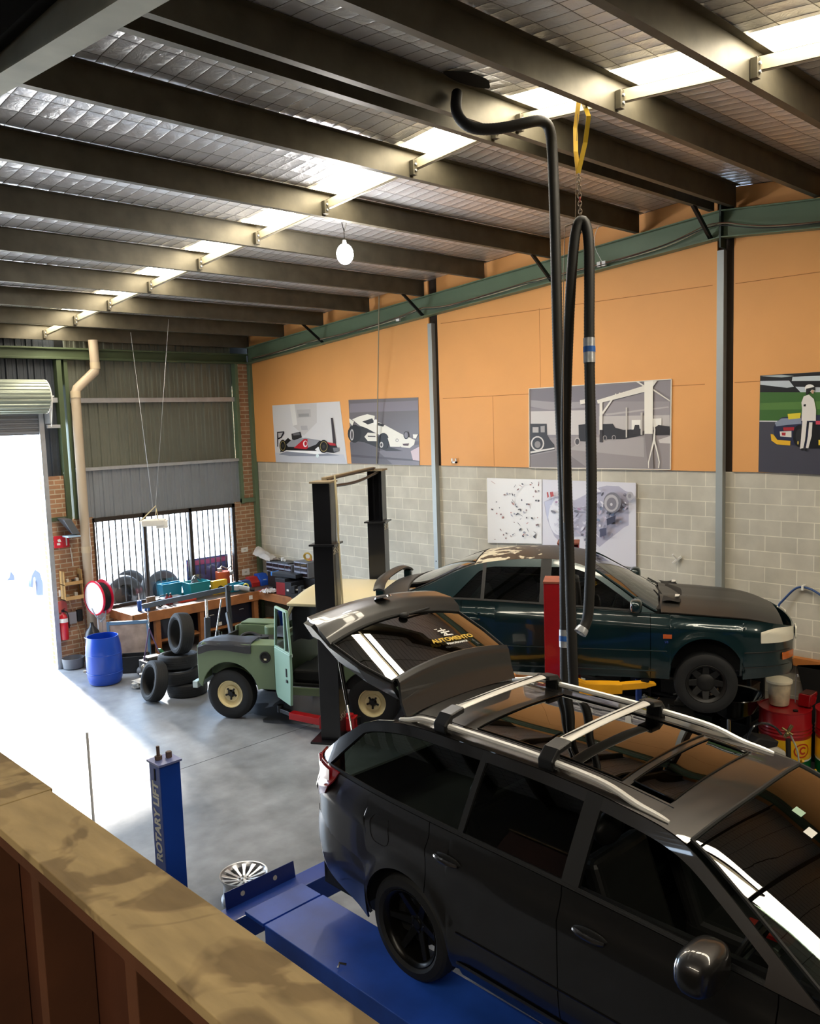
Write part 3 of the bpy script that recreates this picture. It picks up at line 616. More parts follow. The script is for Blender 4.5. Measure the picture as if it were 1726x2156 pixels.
# small fittings on the block wall
t = thing('wall_tap', 'small white hook fitting on the block wall above the green car bonnet', 'wall hook', on(1428, 1176, 0, 0))
b = MB(); b.obox((-.01, -.05, .03), (-.06, .05, -.06), .03, .03); b.obox((-.04, 0, 0), (-.1, .03, .07), .02, .02); b.build('bracket', white, t, bevel=.003)
t = thing('wall_socket', 'small pale conduit clip on the ledge under the orange panel', 'wall clip', on(958, 975, 0, -.03))
b = MB(); b.box(-.04, 0, -.05, .05, 0, .03); b.box(-.04, 0, -.05, -.03, 0, .08); b.box(-.04, 0, .03, .05, 0, .08); b.build('clip', white, t)
t = thing('junction_box', 'pair of small white junction boxes on the green rafter', 'junction box', (-.18, -8.95, RB(8.95)+.03))
b = MB(); b.box(-.04, 0, -.08, -.02, 0, .07); b.box(-.04, 0, .0, .06, 0, .07); b.build('box', white, t, bevel=.004)
b = MB(); b.tube([(0, 0, .07), (-.02, .12, .3), (-.03, .08, .5), (-.02, -.04, .62)], .004, 5, smoothpath=2); b.build('lead', white, t)
t = thing('junction_box', 'single white cable joiner on the green rafter near the first wall post', 'junction box', (-.18, -4.85, RB(4.85)+.03))
b = MB(); b.box(-.04, 0, -.04, .04, 0, .05); b.build('box', white, t, bevel=.004)
# air hose on the wall
P = [on(x, y, 0, d) for x, y, d in ((1636, 1276, -.08), (1650, 1262, -.07), (1668, 1243, -.06), (1680, 1236, -.05), (1692, 1236, -.05), (1712, 1242, -.06), (1740, 1262, -.08), (1760, 1300, -.1))]
b = MB(); b.tube([P[0]+Vector((-.05, .1, -.5))]+P, .014, 8, smoothpath=2); tag(b.build('air_hose', mat('blue rubber hose', '27477c', .5)), 'dark blue air hose looped over the block wall at the right', 'hose')
t = thing('hose_hook', 'white clip holding the blue air hose on the block wall', 'hook', on(1694, 1236, 0, 0)); b = MB(); b.box(-.08, 0, -.012, .012, -.03, .03); b.build('clip', white, t)
# ================================================================== CARS
class CarB:
    """car frame: x forward from the rear axle, y left, z up from the tyre contact"""
    def __init__(s, root, hw, rock, belt, top, ry, lean, axles, Ra, za, paint, crown=.035, prof=None):
        s.r = root; s.hw_, s.rock_, s.belt_, s.top_ = hw, rock, belt, top; s.ry = ry; s.axles = axles; s.Ra = Ra; s.za = za
        s.paint = paint; s.lean = lean; s.crown = crown
        s.prof = prof or [(0, .93), (.1, .97), (.4, 1.), (.76, 1.), (.83, .999), (.875, .968), (1, .948)]
    def hw(s, x): return sinterp(s.hw_, x)
    def belt(s, x): return sinterp(s.belt_, x)
    def top(s, x): return sinterp(s.top_, x)
    def rock(s, x): return sinterp(s.rock_, x)
    def bot(s, x):
        z = s.rock(x)
        for a in s.axles:
            if abs(x-a) < s.Ra: z = max(z, s.za+math.sqrt(s.Ra**2-(x-a)**2))
        return z
    def sy(s, x, z):
        zr = .22; t = (z-zr)/(s.belt(x)-zr); y = s.hw(x)*sinterp(s.prof, t)
        for a in s.axles:
            d = math.hypot(x-a, z-s.za); y += .018*math.exp(-((d-s.Ra)/.07)**2)
        return y
    def yb(s, x): return s.sy(x, s.belt(x))
    def gy(s, x, z):
        d = z-s.belt(x)
        return s.yb(x)-s.lean*d*(1+.35*d)
    def xs(s, a, b, dx=.06):
        X = {round(a, 4), round(b, 4)}
        n = max(1, int((b-a)/dx))
        X |= {round(a+(b-a)*i/n, 4) for i in range(n+1)}
        for c in s.axles:
            for k in range(27):
                x = c+s.Ra*math.cos(PI*k/26)
                if a < x < b: X.add(round(x, 4))
        return sorted(X)
    def panel(s, name, a, b, side, ztop=None, zbot=None, paint=None, parent=None, thick=.02, nz=14, gap=.003, off=0):
        B = MB(); a += gap; b -= gap; X = s.xs(a, b); cols = []
        for x in X:
            z0 = max(s.bot(x), zbot(x) if zbot else -9); z1 = (ztop(x) if ztop else s.belt(x))
            z1 = max(z1, z0+.001)
            cols.append([B.bm.verts.new((x, side*(s.sy(x, z0+(z1-z0)*j/nz)+off), z0+(z1-z0)*j/nz)) for j in range(nz+1)])
        for p, q in zip(cols, cols[1:]):
            for j in range(nz): B._f([p[j], q[j], q[j+1], p[j+1]], True)
        return B.build(name, paint or s.paint, parent or s.r, solid=thick, soff=0, sharp=50)
    def strip(s, name, pts, side, w=.012, M=None, off=.004, parent=None, r=None):
        B = MB(); B.tube([(x, side*((s.sy(x, z) if z <= s.belt(x)+1e-6 else s.gy(x, z))+off), z) for x, z in pts], r or w/2, 6)
        return B.build(name, M or blackm, parent or s.r)
    def greenhouse(s, x0, x1, wins, paint, glassM, frameM, sides=(1, -1), skip=()):
        "wins: (xa, xb, zbot fn, ztop fn)"
        for side in sides:
            X = set(s.xs(x0, x1, .05))
            for w in wins: X |= {w[0], w[1]}
            X = sorted(X); B = MB()
            def P(x, z): return B.bm.verts.new((x, side*s.gy(x, z), z))
            def band(xa, xb, f0, f1, n=2):
                for j in range(n):
                    q = [(xa, lerp(f0(xa), f1(xa), j/n)), (xb, lerp(f0(xb), f1(xb), j/n)), (xb, lerp(f0(xb), f1(xb), (j+1)/n)), (xa, lerp(f0(xa), f1(xa), (j+1)/n))]
                    B._f([P(*v) for v in q], True)
            for a, b in zip(X, X[1:]):
                w = [w for w in wins if w[0] <= a+1e-6 and b <= w[1]+1e-6]
                B.m(0)
                if w:
                    w = w[0]; B.m(1); band(a, b, s.belt, w[2]); B.m(0); band(a, b, w[3], s.top)
                else:
                    B.m(1 if wins[0][1]-1e-6 <= a and b <= wins[-1][0]+1e-6 else 0); band(a, b, s.belt, s.top, 4)
            B.build('window_surround', [paint, frameM], s.r, solid=.022, soff=0, sharp=60)
            for k, w in enumerate(wins):
                if (side, k) in skip: continue
                B = MB(); n = 14
                B.grid(lambda u, v: Vector((lerp(w[0], w[1], u), side*(s.gy(lerp(w[0], w[1], u), lerp(w[2](lerp(w[0], w[1], u)), w[3](lerp(w[0], w[1], u)), v))-.004), lerp(w[2](lerp(w[0], w[1], u)), w[3](lerp(w[0], w[1], u)), v))), n, 6)
                B.build('side_window', glassM, s.r)
    def T(s, x, v, dz=0., bul=0.):
        y = s.gy(x, s.top(x)) if s.top(x) > s.belt(x)+.002 else s.yb(x)
        return Vector((x+bul*(1-v*v), v*y, s.top(x)+s.crown*(1-abs(v)**2.4)+dz))
    def skin(s, name, xa, xb, va, vb, M, dz=0., bul0=0., bul1=0., nu=24, nv=20, thick=.015, parent=None, cr=None):
        B = MB(); B.grid(lambda u, v: s.T(lerp(xa, xb, u), lerp(va, vb, v), dz, lerp(bul0, bul1, u)), nu, nv)
        return B.build(name, M, parent or s.r, solid=thick, soff=0)
    def deck(s, name, xa, xb, M, crown=.06, dz=0., va=-1, vb=1, nu=20, nv=20, fn=None, thick=.015, pw=3.):
        B = MB(); B.grid(lambda u, v: Vector((lerp(xa, xb, u), lerp(va, vb, v)*s.yb(lerp(xa, xb, u)), s.belt(lerp(xa, xb, u))+crown*(1-abs(lerp(va, vb, v))**pw)+dz+(fn(lerp(xa, xb, u), lerp(va, vb, v)) if fn else 0))), nu, nv)
        return B.build(name, M, s.r, solid=thick, soff=0)
    def endcap(s, name, x, bulge, z0, z1, M, ys=1., zs=None, nu=24, nv=12, thick=.015):
        zs = zs or (lambda t: 0)
        B = MB(); B.grid(lambda u, v: Vector((x+bulge*(1-abs(2*u-1)**2.2)+zs(v), (2*u-1)*s.sy(x, lerp(z0, z1, v))*ys, lerp(z0, z1, v))), nu, nv)
        return B.build(name, M, s.r, solid=thick, soff=0)
    def wells(s, M):
        for side in (1, -1):
            for a in s.axles:
                B = MB(); R = s.Ra+.012
                B.grid(lambda u, v: Vector((a+R*math.cos(PI*u), side*lerp(.5, s.sy(a, s.za+s.Ra)-.02, v), s.za+R*math.sin(PI*u))), 20, 2)
                c = [B.bm.verts.new((a+R*math.cos(PI*k/20), side*.5, s.za+R*math.sin(PI*k/20))) for k in range(21)]; B._f(c)
                B.build('wheel_well', M, s.r)
    def tub(s, xa, xb, M, z=.24, w=.74, h=None):
        B = MB(); B.box(xa, xb, -w, w, z-.04, z); B.build('underbody', M, s.r)
        B = MB(); h = h or s.belt((xa+xb)/2)-.05
        B.box(xa, xa+.03, -w, w, z, h-.1)
        for q in (-1, 1): B.box(xa, xb, min(q*w, q*(w-.03)), max(q*w, q*(w-.03)), z, h)
        B.build('door_lining', M, s.r)
def put(o, loc, rot=(0, 0, 0)):
    o.location = loc; o.rotation_euler = rot; return o
def seat(parent, x, y, M, head=True, w=.5, z=.3, back=.62, rec=.28):
    B = MB(); B.box(-.05, .5, -w/2, w/2, 0, .2); o = B.build('seat_cushion', M, parent, bevel=.05, seg=3); o.location = (x, y, z)
    B = MB(); B.prism([(-.02, -w/2, .12), (.10, -w/2, .12), (.02-rec*.6, -w/2*.9, .12+back), (-.09-rec*.6, -w/2*.9, .10+back)], (0, w, 0)); o = B.build('seat_back', M, parent, bevel=.04, seg=3); o.location = (x, y, z)
    if head:
        B = MB(); B.sph((0, 0, 0), (.055, .13, .09)); o = B.build('headrest', M, parent); o.location = (x-.04-rec*.6, y, z+.14+back+.07)
leather = mat('black leather', '1b1b1a', .42); carin = mat('black car interior', '0c0c0c', .7)
# ---------------------------------------------------------------- grey estate car on the blue lift
WG = thing('estate_car', 'dark grey estate car with roof bars and raised tailgate on the blue lift', 'car', (-6.58, -12.299, 1.055), math.radians(-91.0))
gp = mat('dark grey metallic paint', (.052, .049, .047), .38, .92, coat=1., coatr=.02)
gp2 = gp
wgl = glass('tinted car glass', (.10, .13, .11), 1.3)
wgc = glass('clear car glass', (.45, .52, .47), 1.3)
W = CarB(WG,
    hw=[(-1.06, .60), (-1.0, .70), (-.85, .79), (-.5, .845), (0, .865), (1.2, .868), (2.6, .862), (3.1, .83), (3.4, .74), (3.58, .56)],
    rock=[(-1.06, .42), (-.6, .30), (-.4, .27), (.4, .25), (2.3, .25), (3.1, .25), (3.58, .30)],
    belt=[(-1.06, 1.02), (-.85, 1.06), (0, 1.035), (1.1, 1.01), (2.2, .965), (2.5, .94), (3.1, .86), (3.45, .76), (3.58, .70)],
    top=[(-.98, 1.065), (-.80, 1.22), (-.62, 1.345), (-.35, 1.415), (.2, 1.435), (.8, 1.43), (1.3, 1.395), (1.66, 1.335), (1.9, 1.22), (2.2, 1.05), (2.36, .955)],
    ry=.56, lean=.52, axles=(0, 2.67), Ra=.355, za=.33, paint=gp, crown=.045)
for sd in (-1, 1):
    W.panel('rear_quarter_panel', -1.05, .19, sd)
    W.panel('rear_door', .19, 1.11, sd); W.panel('front_door', 1.11, 2.18, sd); W.panel('front_fender', 2.18, 3.57, sd)
    W.strip('door_seal', [(.4+k*.09, W.belt(.4+k*.09)+.012) for k in range(20)], sd, r=.010)
W.strip('rub_strip', [(.42+.1*k, .49) for k in range(19)], -1, r=.009, off=.006, M=mat('gloss black trim', '0d0d0d', .15))
for sd in (-1, 1):
    b = MB(); b.prism([(x, sd*(W.sy(x, .26)-.02), .20) for x in (.40, 2.28)]+[(2.28, sd*(W.sy(2.2, .3)+.012), .29), (.40, sd*(W.sy(.4, .3)+.012), .29)], (0, 0, .02)); b.build('side_sill', gp, WG, bevel=.008)
zf = lambda x: W.belt(x)+.02
def wt(o=.05):
    return lambda x: max(min(W.top(x)-o, 1.40), zf(x)+.004)
def wt_rear(x): return max(min(W.top(x)-.05, zf(x)+max(0., (x+.80))*1.05), zf(x)+.004)
W.greenhouse(-.98, 2.36, [(-.80, .40, zf, wt_rear), (.44, 1.10, zf, wt()), (1.20, 2.12, zf, wt(.055))], gp, wgl, blackm, skip={(-1, 2), (1, 2)})
# left front window keeps its glass, the right one is wound down
b = MB(); b.grid(lambda u, v: Vector((lerp(1.2, 2.12, u), W.gy(lerp(1.2, 2.12, u), lerp(zf(lerp(1.2, 2.12, u)), wt(.055)(lerp(1.2, 2.12, u)), v))-.004, lerp(zf(lerp(1.2, 2.12, u)), wt(.055)(lerp(1.2, 2.12, u)), v))), 12, 5); b.build('side_window', wgc, WG)
# roof with two sunroof panes
SR = [(.20, .71, -.72, .72), (.72, 1.19, -.72, .72), (1.24, 1.47, -.66, .66)]
W.skin('roof', -.36, .20, -1, 1, gp); W.skin('roof', 1.47, 1.66, -1, 1, gp, bul1=.03, nu=6)
for va, vb in ((-1, -.72), (.72, 1)): W.skin('roof', .20, 1.47, va, vb, gp, nv=6)
W.skin('roof_bridge', 1.19, 1.24, -.72, .72, gp, nu=3)
sg = glass('dark sunroof glass', (.07, .09, .08), 1.5)
for a, c, va, vb in SR:
    W.skin('sunroof_pane', a+.008, c-.008, va+.015, vb-.015, sg, dz=.006, thick=.004)
b = MB()
for a, c, va, vb in SR:
    pts = [W.T(lerp(a, c, u), va, .012) for u in (i/8 for i in range(9))]+[W.T(c, lerp(va, vb, u), .012) for u in (i/12 for i in range(1, 12))]+[W.T(lerp(c, a, u), vb, .012) for u in (i/8 for i in range(9))]+[W.T(a, lerp(vb, va, u), .012) for u in (i/12 for i in range(1, 13))]
    b.tube(pts, .005, 6)
b.build('sunroof_seal', mat('gloss black trim', '0d0d0d', .15), WG)
for va, vb in ((-.78, -.72), (.72, .78)):
    b = MB(); b.tube([W.T(x/10-.3, (va+vb)/2, .006) for x in range(19)], .004, 6); b.build('roof_groove', mat('gloss black trim', '0d0d0d', .15), WG)
# windscreen and pillars
W.skin('windscreen', 1.67, 2.34, -.93, .93, wgc, dz=.004, bul0=.03, bul1=.16, thick=.004)
b = MB()
pts = [W.T(lerp(1.67, 2.33, i/14), -.94, .008, lerp(.03, .16, i/14)) for i in range(15)]
b.tube([W.T(1.665, lerp(.94, -.94, i/16), .01, .03) for i in range(17)]+pts, .010, 6)
b.tube([W.T(lerp(1.67, 2.33, i/14), .94, .008, lerp(.03, .16, i/14)) for i in range(15)], .010, 6)
b.build('windscreen_seal', blackm, WG)
W.deck('bonnet', 2.52, 3.5, gp, crown=.05)
b = MB(); b.grid(lambda u, v: Vector((lerp(2.28, 2.53, u)+.12*(1-(2*v-1)**2), (2*v-1)*.76, lerp(.975, .965, u)+.035*(1-(2*v-1)**2))), 4, 16); b.build('scuttle_panel', blackm, WG, solid=.01)
for y0 in (-.45, .1):
    b = MB(); b.tube([(2.43, y0, 1.02), (2.40, y0+.3, 1.045), (2.36, y0+.58, 1.06)], .008, 6); b.build('wiper', blackm, WG)
b = MB(); b.box(3.2, 3.22, -.5, .5, .3, .7); b.build('grille', blackm, WG)
W.endcap('front_bumper', 3.56, .08, .28, .70, gp)
W.endcap('rear_bumper', -1.05, -.07, .40, .70, gp, zs=lambda t: -.02*math.sin(PI*t))
for sd in (-1, 1):
    b = MB(); b.grid(lambda u, v: Vector((lerp(-1.08, -.36, u), sd*(W.sy(lerp(-1.05, -.36, u), lerp(.36, .70, v))+.014*math.sin(PI*v)), lerp(lerp(.40, .24, u), .72, v))), 12, 8); b.build('bumper_corner', gp, WG, solid=.012)
# rear opening: dark frame
b = MB(); b.tube([W.T(-.36, lerp(-1, 1, i/12), -.01) for i in range(13)], .02, 6)
for sd in (-1, 1): b.tube([Vector((x, sd*(W.gy(x, W.top(x))-.015), W.top(x)+.0)) for x in (-.36, -.5, -.62, -.8, -.98)]+[Vector((-1.03, sd*.70, .85)), Vector((-1.06, sd*.62, .68))], .018, 6)
b.build('tailgate_opening', gp, WG)
b = MB(); b.box(-1.0, .3, -.7, .7, .60, .64); b.build('boot_floor', carin, WG)
# tail lights
tl = mat('red tail light lens', 'a01420', .12, coat=1., emit='a01420', es=.0); tlc = mat('clear tail light lens', 'c9a8b4', .1, coat=1.)
for sd in (-1, 1):
    t_ = bpy.data.objects.new('tail_light', None); C.objects.link(t_); t_.parent = WG
    b = MB()
    b.grid(lambda u, v: Vector((lerp(-1.055, lerp(-.80, -.66, v), u), sd*(W.sy(lerp(-1.055, lerp(-.80, -.66, v), u), lerp(.80, 1.06, v))+.020), lerp(.78+.12*u, 1.085-.01*u, v))), 8, 10)
    b.build('red_lens', tl, t_, solid=.01)
    b = MB(); b.grid(lambda u, v: Vector((lerp(-1.0, -.76, u), sd*(W.sy(lerp(-1.0, -.76, u), lerp(.96, 1.04, v))+.034), lerp(.95+.04*(1-u), 1.065, v))), 6, 5); b.build('clear_lens', tlc, t_)
    b = MB(); b.box(-1.10, -1.04, min(sd*.45, sd*.64), max(sd*.45, sd*.64), .84, 1.04); b.build('inner_lens', tl, t_, bevel=.01)
# handles, fuel flap, mirror
def handle(x, z, sd, par=WG, car=W, M=gp, L=.17):
    h = bpy.data.objects.new('door_handle', None); C.objects.link(h); h.parent = par
    y = car.sy(x, z); b = MB(); b.sph((x, sd*(y+.001), z-.005), (L*.62, .008, .036), 16, 8); b.build('recess', blackm, h)
    b = MB(); b.tube([(x-L/2, sd*(y+.012), z), (x-L/4, sd*(y+.032), z+.004), (x+L/4, sd*(y+.032), z-.002), (x+L/2, sd*(y+.012), z-.008)], [.012, .015, .015, .010], 8, smoothpath=1); b.build('grip', M, h)
for sd in (-1, 1): handle(.36, .885, sd); handle(1.30, .855, sd)
b = MB(); P = [( -.21+.085*math.cos(t)*(abs(math.cos(t))**-.35 if abs(math.cos(t)) > .02 else 1), .86+.085*math.sin(t)*(abs(math.sin(t))**-.35 if abs(math.sin(t)) > .02 else 1)) for t in (2*PI*k/40 for k in range(41))]
b.tube([(x, -(W.sy(x, z)+.0105), z) for x, z in P], .0025, 5, cap=False); b.build('fuel_flap_seam', mat('seam shadow', '050505', .9), WG)
def mirror(par, x, y, z, sd, M, s=1.):
    o = bpy.data.objects.new('wing_mirror', None); C.objects.link(o); o.parent = par; o.location = (x, y, z)
    b = MB(); b.sell((0, sd*.13*s, .02), (.070*s, .118*s, .080*s), .72); q = b.build('housing', M, o)
    b = MB(); b.sell((-.030*s, sd*.13*s, .018), (.045*s, .105*s, .066*s), .72); b.build('mirror_glass', chrome, o)
    b = MB(); b.obox((0, -sd*.02, -.04), (0, sd*.09, -.03), .07, .035); b.build('mirror_foot', blackm, o, bevel=.01)
mirror(WG, 1.95, -.86, 1.05, -1, gp, 1.2); mirror(WG, 2.0, .86, 1.055, 1, gp, 1.05)
# roof rails and bars
for sd in (-1, 1):
    b = MB(); pts = [W.T(x, sd*.93, .045 if -.25 < x < 1.35 else .012) for x in (-.34, -.26, -.15, .1, .4, .7, 1., 1.2, 1.36, 1.46, 1.54)]
    b.tube(pts, [.010, .017]+[.018]*7+[.015, .008], 8, smoothpath=2); b.build('roof_rail', alum, WG)
for x in (.03, .815):
    o = bpy.data.objects.new('roof_bar', None); C.objects.link(o); o.parent = WG
    b = MB(); yy = .50; z = W.top(x)+.12
    b.grid(lambda u, v: Vector((x+.040*math.cos(2*PI*u), lerp(-yy+.07, yy-.07, v), z+.013*math.sin(2*PI*u)+.012*(1-(2*v-1)**2))), 16, 10); b.build('bar', alum, o)
    b = MB(); b.box(x-.004, x+.004, -yy+.09, yy-.09, z+.0225, z+.0265); b.build('rubber_strip', blackm, o)
    for sd in (-1, 1):
        b = MB(); yo = W.T(x, sd*.95).y
        P = [(x-.052, yo+sd*.02, z-.115), (x-.052, yo+sd*.025, z-.06), (x-.048, yo-sd*.03, z+.0), (x-.045, sd*(yy-.09), z+.020), (x-.045, sd*(yy-.09), z-.018), (x-.05, yo-sd*.045, z-.035), (x-.055, yo-sd*.04, z-.115)]
        b.prism(P, (.105, 0, 0)); b.build('bar_foot', mat('satin black plastic', '141414', .4), o, bevel=.012, seg=3)
# tailgate, standing open
TG = bpy.data.objects.new('tailgate', None); C.objects.link(TG); TG.parent = WG
def gate(u, v, prof, off=0.):
    # prof: list of (x, z, halfwidth, bow)
    t = u*(len(prof)-1); i = min(int(t), len(prof)-2); f = t-i
    a, c = prof[i], prof[i+1]; x, z, h, bw = (lerp(p, q, f) for p, q in zip(a, c))
    w_ = 2*v-1
    return Vector((x-bw*.55*(1-w_*w_), h*w_, z+bw*(1-w_*w_)+off))
spo = [(-.30, 1.455, .53, .02), (-.335, 1.54, .535, .035), (-.355, 1.66, .53, .045), (-.375, 1.685, .53, .05), (-.405, 1.68, .525, .05)]
b = MB(); b.grid(lambda u, v: gate(u, v, spo), 16, 24); b.build('spoiler', mat('dull grey metallic paint', (.045, .045, .045), .35, .5, coat=.6), TG, solid=.02)
gls = [(-.40, 1.655, .545, .05), (-.65, 1.735, .60, .065), (-.92, 1.83, .615, .075)]
b = MB(); b.grid(lambda u, v: gate(u, v, gls), 16, 24); b.build('rear_glass', glass('dark rear glass', (.02, .028, .024), 2.0), TG, solid=.004)
b = MB(); b.grid(lambda u, v: gate(u, v, gls, -.03), 10, 12); b.build('gate_lining', carin, TG, solid=.01)
low = [(-.92, 1.835, .63, .078), (-.95, 1.88, .645, .078), (-1.02, 1.93, .65, .07), (-1.16, 1.965, .61, .05), (-1.24, 1.965, .575, .04), (-1.27, 1.93, .56, .035)]
b = MB(); b.grid(lambda u, v: gate(u, v, low), 24, 28); b.build('lower_panel', mat('dull grey metallic paint', (.045, .045, .045), .35, .5), TG, solid=.03)
for sd in (-1, 1):
    b = MB(); P = [gate(0, (sd+1)/2, gls), gate(.5, (sd+1)/2, gls), gate(1, (sd+1)/2, gls), gate(.5, (sd+1)/2, low), gate(1, (sd+1)/2, low)]
    Q = [p+Vector((.03, -sd*.05, -.10)) for p in P]
    for (a, c), (e, f) in zip(zip(P, P[1:]), zip(Q, Q[1:])):
        b.poly([a, c, f, e])
    b.build('gate_edge', gp, TG, solid=.03)
b = MB(); b.tube([gate(.02, i/20, gls, .006) for i in range(21)], .010, 6); b.tube([gate(u/10, 0, gls, .004) for u in range(11)], .009, 6); b.tube([gate(u/10, 1, gls, .004) for u in range(11)], .009, 6); b.tube([gate(1, i/20, gls, .006) for i in range(21)], .010, 6); b.build('glass_seal', blackm, TG)
P0 = gate(.45, .5, low, .02)
b = MB(); b.lathe([(0, 0), (.055, .002), (.06, 0)], c=P0+Vector((0, 0, .0)), d=(-.3, 0, 1), n=20); b.lathe([(.05, .0), (.06, .012), (.066, 0)], c=P0, d=(-.3, 0, 1), n=20); b.build('badge', chrome, TG)
b = MB(); p = gate(.93, .54, gls, .02); b.sph(p, (.03, .04, .02)); b.tube([p, p+Vector((-.03, .28, .0))], .008, 6); b.build('rear_wiper', blackm, TG)
# sticker on the rear glass: reads mirrored from inside as in the picture
stk = bpy.data.objects.new('glass_sticker', None); C.objects.link(stk); stk.parent = TG
cpos = gate(.30, .66, gls, .014)
stk.location = cpos; stk.rotation_euler = Matrix(((0, 1, 0), (-1, 0, 0), (0, 0, 1))).to_euler()
nrm = (gate(.3, .68, gls)-gate(.3, .64, gls)).cross(gate(.34, .66, gls)-gate(.26, .66, gls)).normalized()
if nrm.z < 0: nrm = -nrm
yv = (gate(.26, .66, gls)-gate(.34, .66, gls)).normalized(); yv = -yv
xv = yv.cross(nrm).normalized()
stk.matrix_local = Matrix.Translation(cpos) @ Matrix((xv, yv, nrm)).transposed().to_4x4()
swh = mat('white sticker', 'e6e6e0', .5); syl = mat('yellow sticker', 'd8b23c', .5)
text('sticker_word', 'AUTOMENTO', .062, syl, stk, (0, -.005, 0), (0, 0, 0), bold=.002)
text('sticker_line', 'PERFORMANCE', .028, swh, stk, (.0, -.058, 0), (0, 0, 0), bold=.001)
b = MB()
for q in ([(-.05, .10), (.03, .105), (.035, .12), (-.045, .115)], [(-.04, .075), (.045, .08), (.05, .095), (-.035, .09)], [(-.045, .04), (.05, .04), (.04, .052), (-.035, .052)], [(-.01, .052), (.005, .052), (.01, .14), (0, .14)], [(-.035, .055), (-.02, .055), (.02, .09), (.01, .09)], [(-.06, .13), (-.03, .132), (-.03, .14), (-.06, .138)]):
    b.prism([(x, y, 0) for x, y in q], (0, 0, .001))
b.build('sticker_emblem', swh, stk)
b = MB(); b.cyl((-.92, -.56, 1.72), (-.82, -.585, 1.43), .014); b.build('gas_strut', black, WG); b = MB(); b.cyl((-.82, -.585, 1.43), (-.70, -.64, 1.20), .006); b.build('strut_rod', chrome, WG)
b = MB(); b.cyl((-.92, .56, 1.72), (-.70, .64, 1.20), .012); b.build('gas_strut', black, WG)
# wheels
def tyre_obj(par, loc, R, w_, rim, rot=(PI/2, 0, 0)):
    o = tyre(R, w_, rim).build('tyre', rubber, par); return put(o, loc, rot)
def spoke_wheel(par, x, y, z, sd, R=.315, w_=.215, rim=.222, n=6, M=None, steer=0., fat=.035):
    wroot = bpy.data.objects.new('wheel', None); C.objects.link(wroot); wroot.parent = par; put(wroot, (x, y, z), (PI/2 if sd < 0 else -PI/2, 0, steer))
    tyre_obj(wroot, (0, 0, 0), R, w_, rim, (0, 0, 0))
    b = MB(); b.lathe([(rim-.004, -w_*.4), (rim-.02, -w_*.3), (rim-.025, w_*.30), (rim-.012, w_*.40), (rim+.006, w_*.46), (rim+.008, w_*.40)], n=40)
    for k in range(n):
        a = 2*PI*k/n; c, s_ = math.cos(a), math.sin(a)
        def R_(r, t, h): return (r*c-t*s_, r*s_+t*c, h)
        h0, h1 = w_*.10, w_*.30
        P = [R_(.045, -fat*.75, h0), R_(rim-.02, -fat*.55, h1), R_(rim-.02, fat*.55, h1), R_(.045, fat*.75, h0)]
        b.prism(P, (0, 0, -.03))
    b.lathe([(0, h0+.012) if False else (.0, w_*.10+.01), (.03, w_*.10+.01), (.036, w_*.10), (.06, w_*.10), (.062, w_*.05), (.062, -.02)], n=24)
    b.build('rim', M, wroot, bevel=.004)
    b = MB(); b.cyl((0, 0, -.04), (0, 0, -.01), .14, n=28); b.build('brake_disc', mat('dull brake disc', '3a3a3a', .4, .8), wroot)
    b = MB()
    for k in range(5):
        a = 2*PI*k/5; b.cyl((.05*math.cos(a), .05*math.sin(a), w_*.1-.01), (.05*math.cos(a), .05*math.sin(a), w_*.1+.006), .008, n=6)
    b.build('wheel_nut', black, wroot)
    return wroot
bz = mat('black wheel alloy', '151412', .28, .5)
for ax in W.axles:
    for sd in (-1, 1): spoke_wheel(WG, ax, sd*.755, .315, sd, M=bz)
W.wells(carin); W.tub(-.95, 2.3, carin)
for x, y in ((1.28, -.36), (1.28, .36)): seat(WG, x, y, leather)
seat(WG, .42, 0, leather, False, w=1.25); 
for y in (-.4, .4):
    b = MB(); b.sph((0, 0, 0), (.05, .12, .08)); put(b.build('headrest', leather, WG), (.22, y, 1.1))
b = MB(); b.prism([(2.02, -.7, .6), (2.35, -.7, .6), (2.35, -.7, .93), (2.2, -.7, .96), (2.0, -.7, .86)], (0, 1.4, 0)); b.build('dashboard', carin, WG, bevel=.03)
b = MB(); b.torus((1.86, -.36, .84), (-1, 0, .45), .18, .014); b.obox((1.86, -.52, .84), (1.86, -.2, .84), .03, .02); b.cyl((1.86, -.36, .84), (2.1, -.36, .73), .03); b.build('steering_wheel', leather, WG)
b = MB(); b.box(1.80, 1.84, -.12, .12, 1.26, 1.31); b.build('rear_view_mirror', blackm, WG, bevel=.008)
b = MB(); b.box(1.62, 1.9, .03, .12, .62, .64); b.build('red_switch', mat('red plastic', '8c1410', .4), WG)
stg = mat('pale green sticker', 'a9c8b0', .5)
def wsdecal(name, x, v, L, w_, M):
    p = W.T(x, v, .012, lerp(.03, .16, (x-1.67)/.67)); q = W.T(x+.1, v, .012, lerp(.03, .16, (x+.1-1.67)/.67)); d = (q-p).normalized(); e = Vector((0, 1, 0)); b = MB(); b.poly([p-e*w_/2, p+e*w_/2, p+e*w_/2+d*L, p-e*w_/2+d*L]); b.build(name, M, WG)
wsdecal('windscreen_sticker', 1.80, .12, .05, .06, stg); wsdecal('windscreen_label', 1.88, -.02, .045, .07, swh); wsdecal('windscreen_label', 2.2, -.62, .035, .12, stg)
